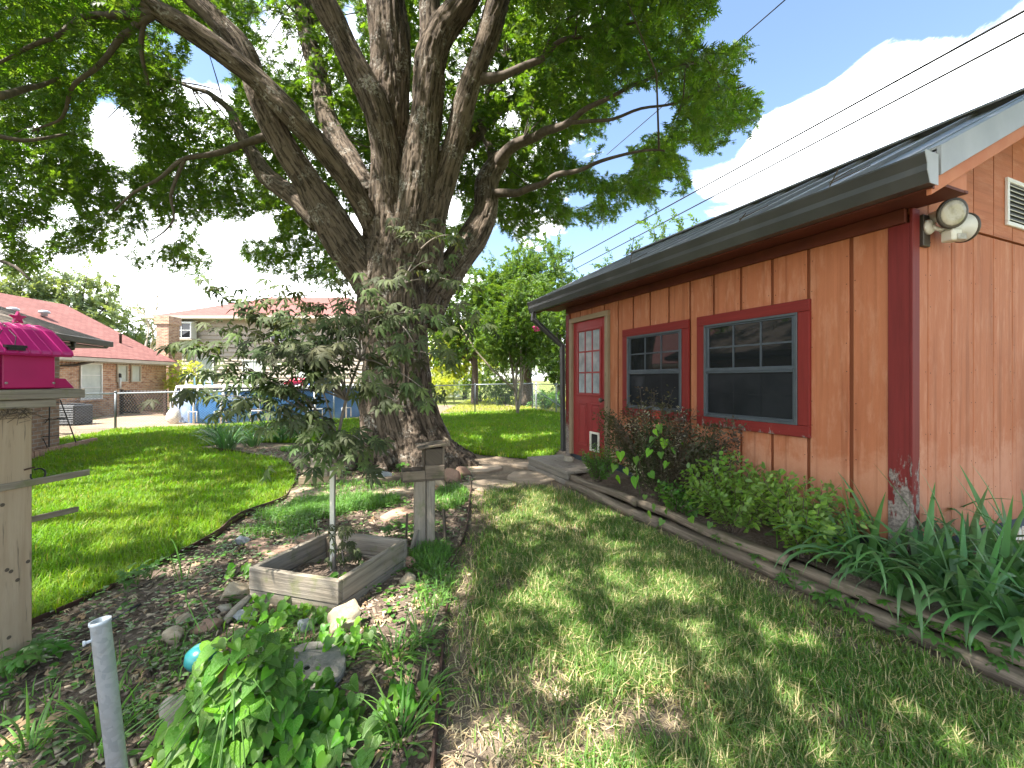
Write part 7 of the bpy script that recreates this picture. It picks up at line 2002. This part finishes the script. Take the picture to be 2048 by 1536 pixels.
# open tree behind the shed roof
tb = P(1330, 560, 15)
bg_tree('roofline_tree', (tb.x, 15, 0), 6.9, [(.3, 0, 6.0, 1.35, 1.1, 1.15), (-1.6, .3, 5.0, 1.5, 1.0, .8), (1.6, 0, 5.4, 1.0, .9, .8), (-2.9, 1, 4.2, 1.1, .9, .7)], 'open small-leaved tree showing above the far end of the shed roof', 'myrtle_leaf', 'branch_bark', 330, .11, 37, .10, clump=.46, nleaf=18)
# pale trees on the left skyline
for k, (px, Y, h, lab) in enumerate(((40, 44, 15.2, 'pale hazy tree rising behind the brown brick house corner'), (160, 46, 15.0, 'broad pale hazy tree behind the red shingle roof'), (255, 50, 11.5, 'thin pale tree beside the brick chimney'), (-120, 40, 14, 'pale hazy tree at the far end of the red shingle roof'))):
    x_ = (px-CX)/F*Y
    bg_tree('hazy_tree', (x_, Y, 0), h, [(0, 0, h*.66, 3.6, 2.5, h*.26), (-2.2, 0, h*.56, 2.6, 2, h*.20), (2.4, 0, h*.54, 2.6, 2, h*.2), (0, 0, h*.38, 3.8, 2.5, h*.2)], lab, 'pale_leaf', 'branch_bark', 800 if k != 2 else 360, .28, 40+k, .3, clump=.44)
# bare dead tree
dt = P(290, 700, 38); dead = empty('dead_tree', (dt.x, dt.y, 0), 'bare leafless tree branches beside the chimney', 'tree'); random.seed(9); mb = MB()
def twigs(p, d, L, r_, lev):
    e = p + d*L; mb.tube([p, p.lerp(e, .5) + Vector((random.uniform(-.1, .1)*L, 0, 0)), e], [r_, r_*.8, r_*.6], 5, False)
    if lev:
        for k in range(3): twigs(p.lerp(e, random.uniform(.5, 1)), (d + Vector((random.uniform(-.9, .9), random.uniform(-.4, .4), random.uniform(-.1, .5)))).normalized(), L*.68, r_*.6, lev-1)
twigs(Vector((dt.x, dt.y, 0)), UP, 4.2, .16, 4); mb.build('branches', M['myrtle_bark'], dead, True)
# yellow-green shrub by the chimney, low bushes at the far fences
def bush(px, py, Y, r_, h, mat_, n, lab, seed):
    c = P(px, py, Y); th = empty('bush', (c.x, c.y, 0), lab, 'bush'); r = np.random.default_rng(seed)
    p = r.normal(0, 1, (n, 3)); p /= np.linalg.norm(p, axis=1, keepdims=True); p *= (r.uniform(.2, 1, n)**.5)[:, None]; p = p*np.array([r_, r_*.7, h/2]) + np.array([c.x, c.y, h/2 + .05])
    d = r.normal(0, 1, (n, 3)); up = r.normal(0, .5, (n, 3)); up[:, 2] = 1; sV, sF = spray(16, qV, qF, .34, .10, seed, .1)
    V, Fc = scatter(sV, sF, p, basis(d, up), r.uniform(.8, 1.4, n)); tag(link('foliage', np_mesh('foliage', V, Fc), th, M[mat_]), kind='stuff')
    part(lambda m: [m.tube([(c.x, c.y, 0), (c.x+r_*.5*math.cos(a), c.y+r_*.4*math.sin(a), h*.6)], [.03, .01], 5) for a in (0, 1.2, 2.4, 3.6, 4.8)], 'stems', M['branch_bark'], th)
bush(372, 745, 21.0, .9, 2.4, 'yellow_leaf', 150, 'yellow-green shrub in front of the two-storey house by the chimney', 51)
bush(880, 800, 27, 1.6, 1.7, 'yellow_leaf', 260, 'sunlit low bush beyond the fence, next to the oak trunk', 52)
bush(960, 790, 27, 1.6, 1.9, 'far_leaf', 260, 'rounded green bush between the two dark trunks beyond the fence', 53)
bush(1010, 800, 24, 1.0, 1.5, 'myrtle_leaf', 200, 'dark leafy bush behind the crape myrtle stem', 54)
bush(1095, 805, 20.5, .7, .8, 'creeper_leaf', 110, 'low weedy bush by the fence corner post', 55)
bush(640, 800, 22.5, 1.4, 1.3, 'yellow_leaf', 160, 'low green bush behind the pool floats', 56)
scene.render.engine = 'CYCLES'
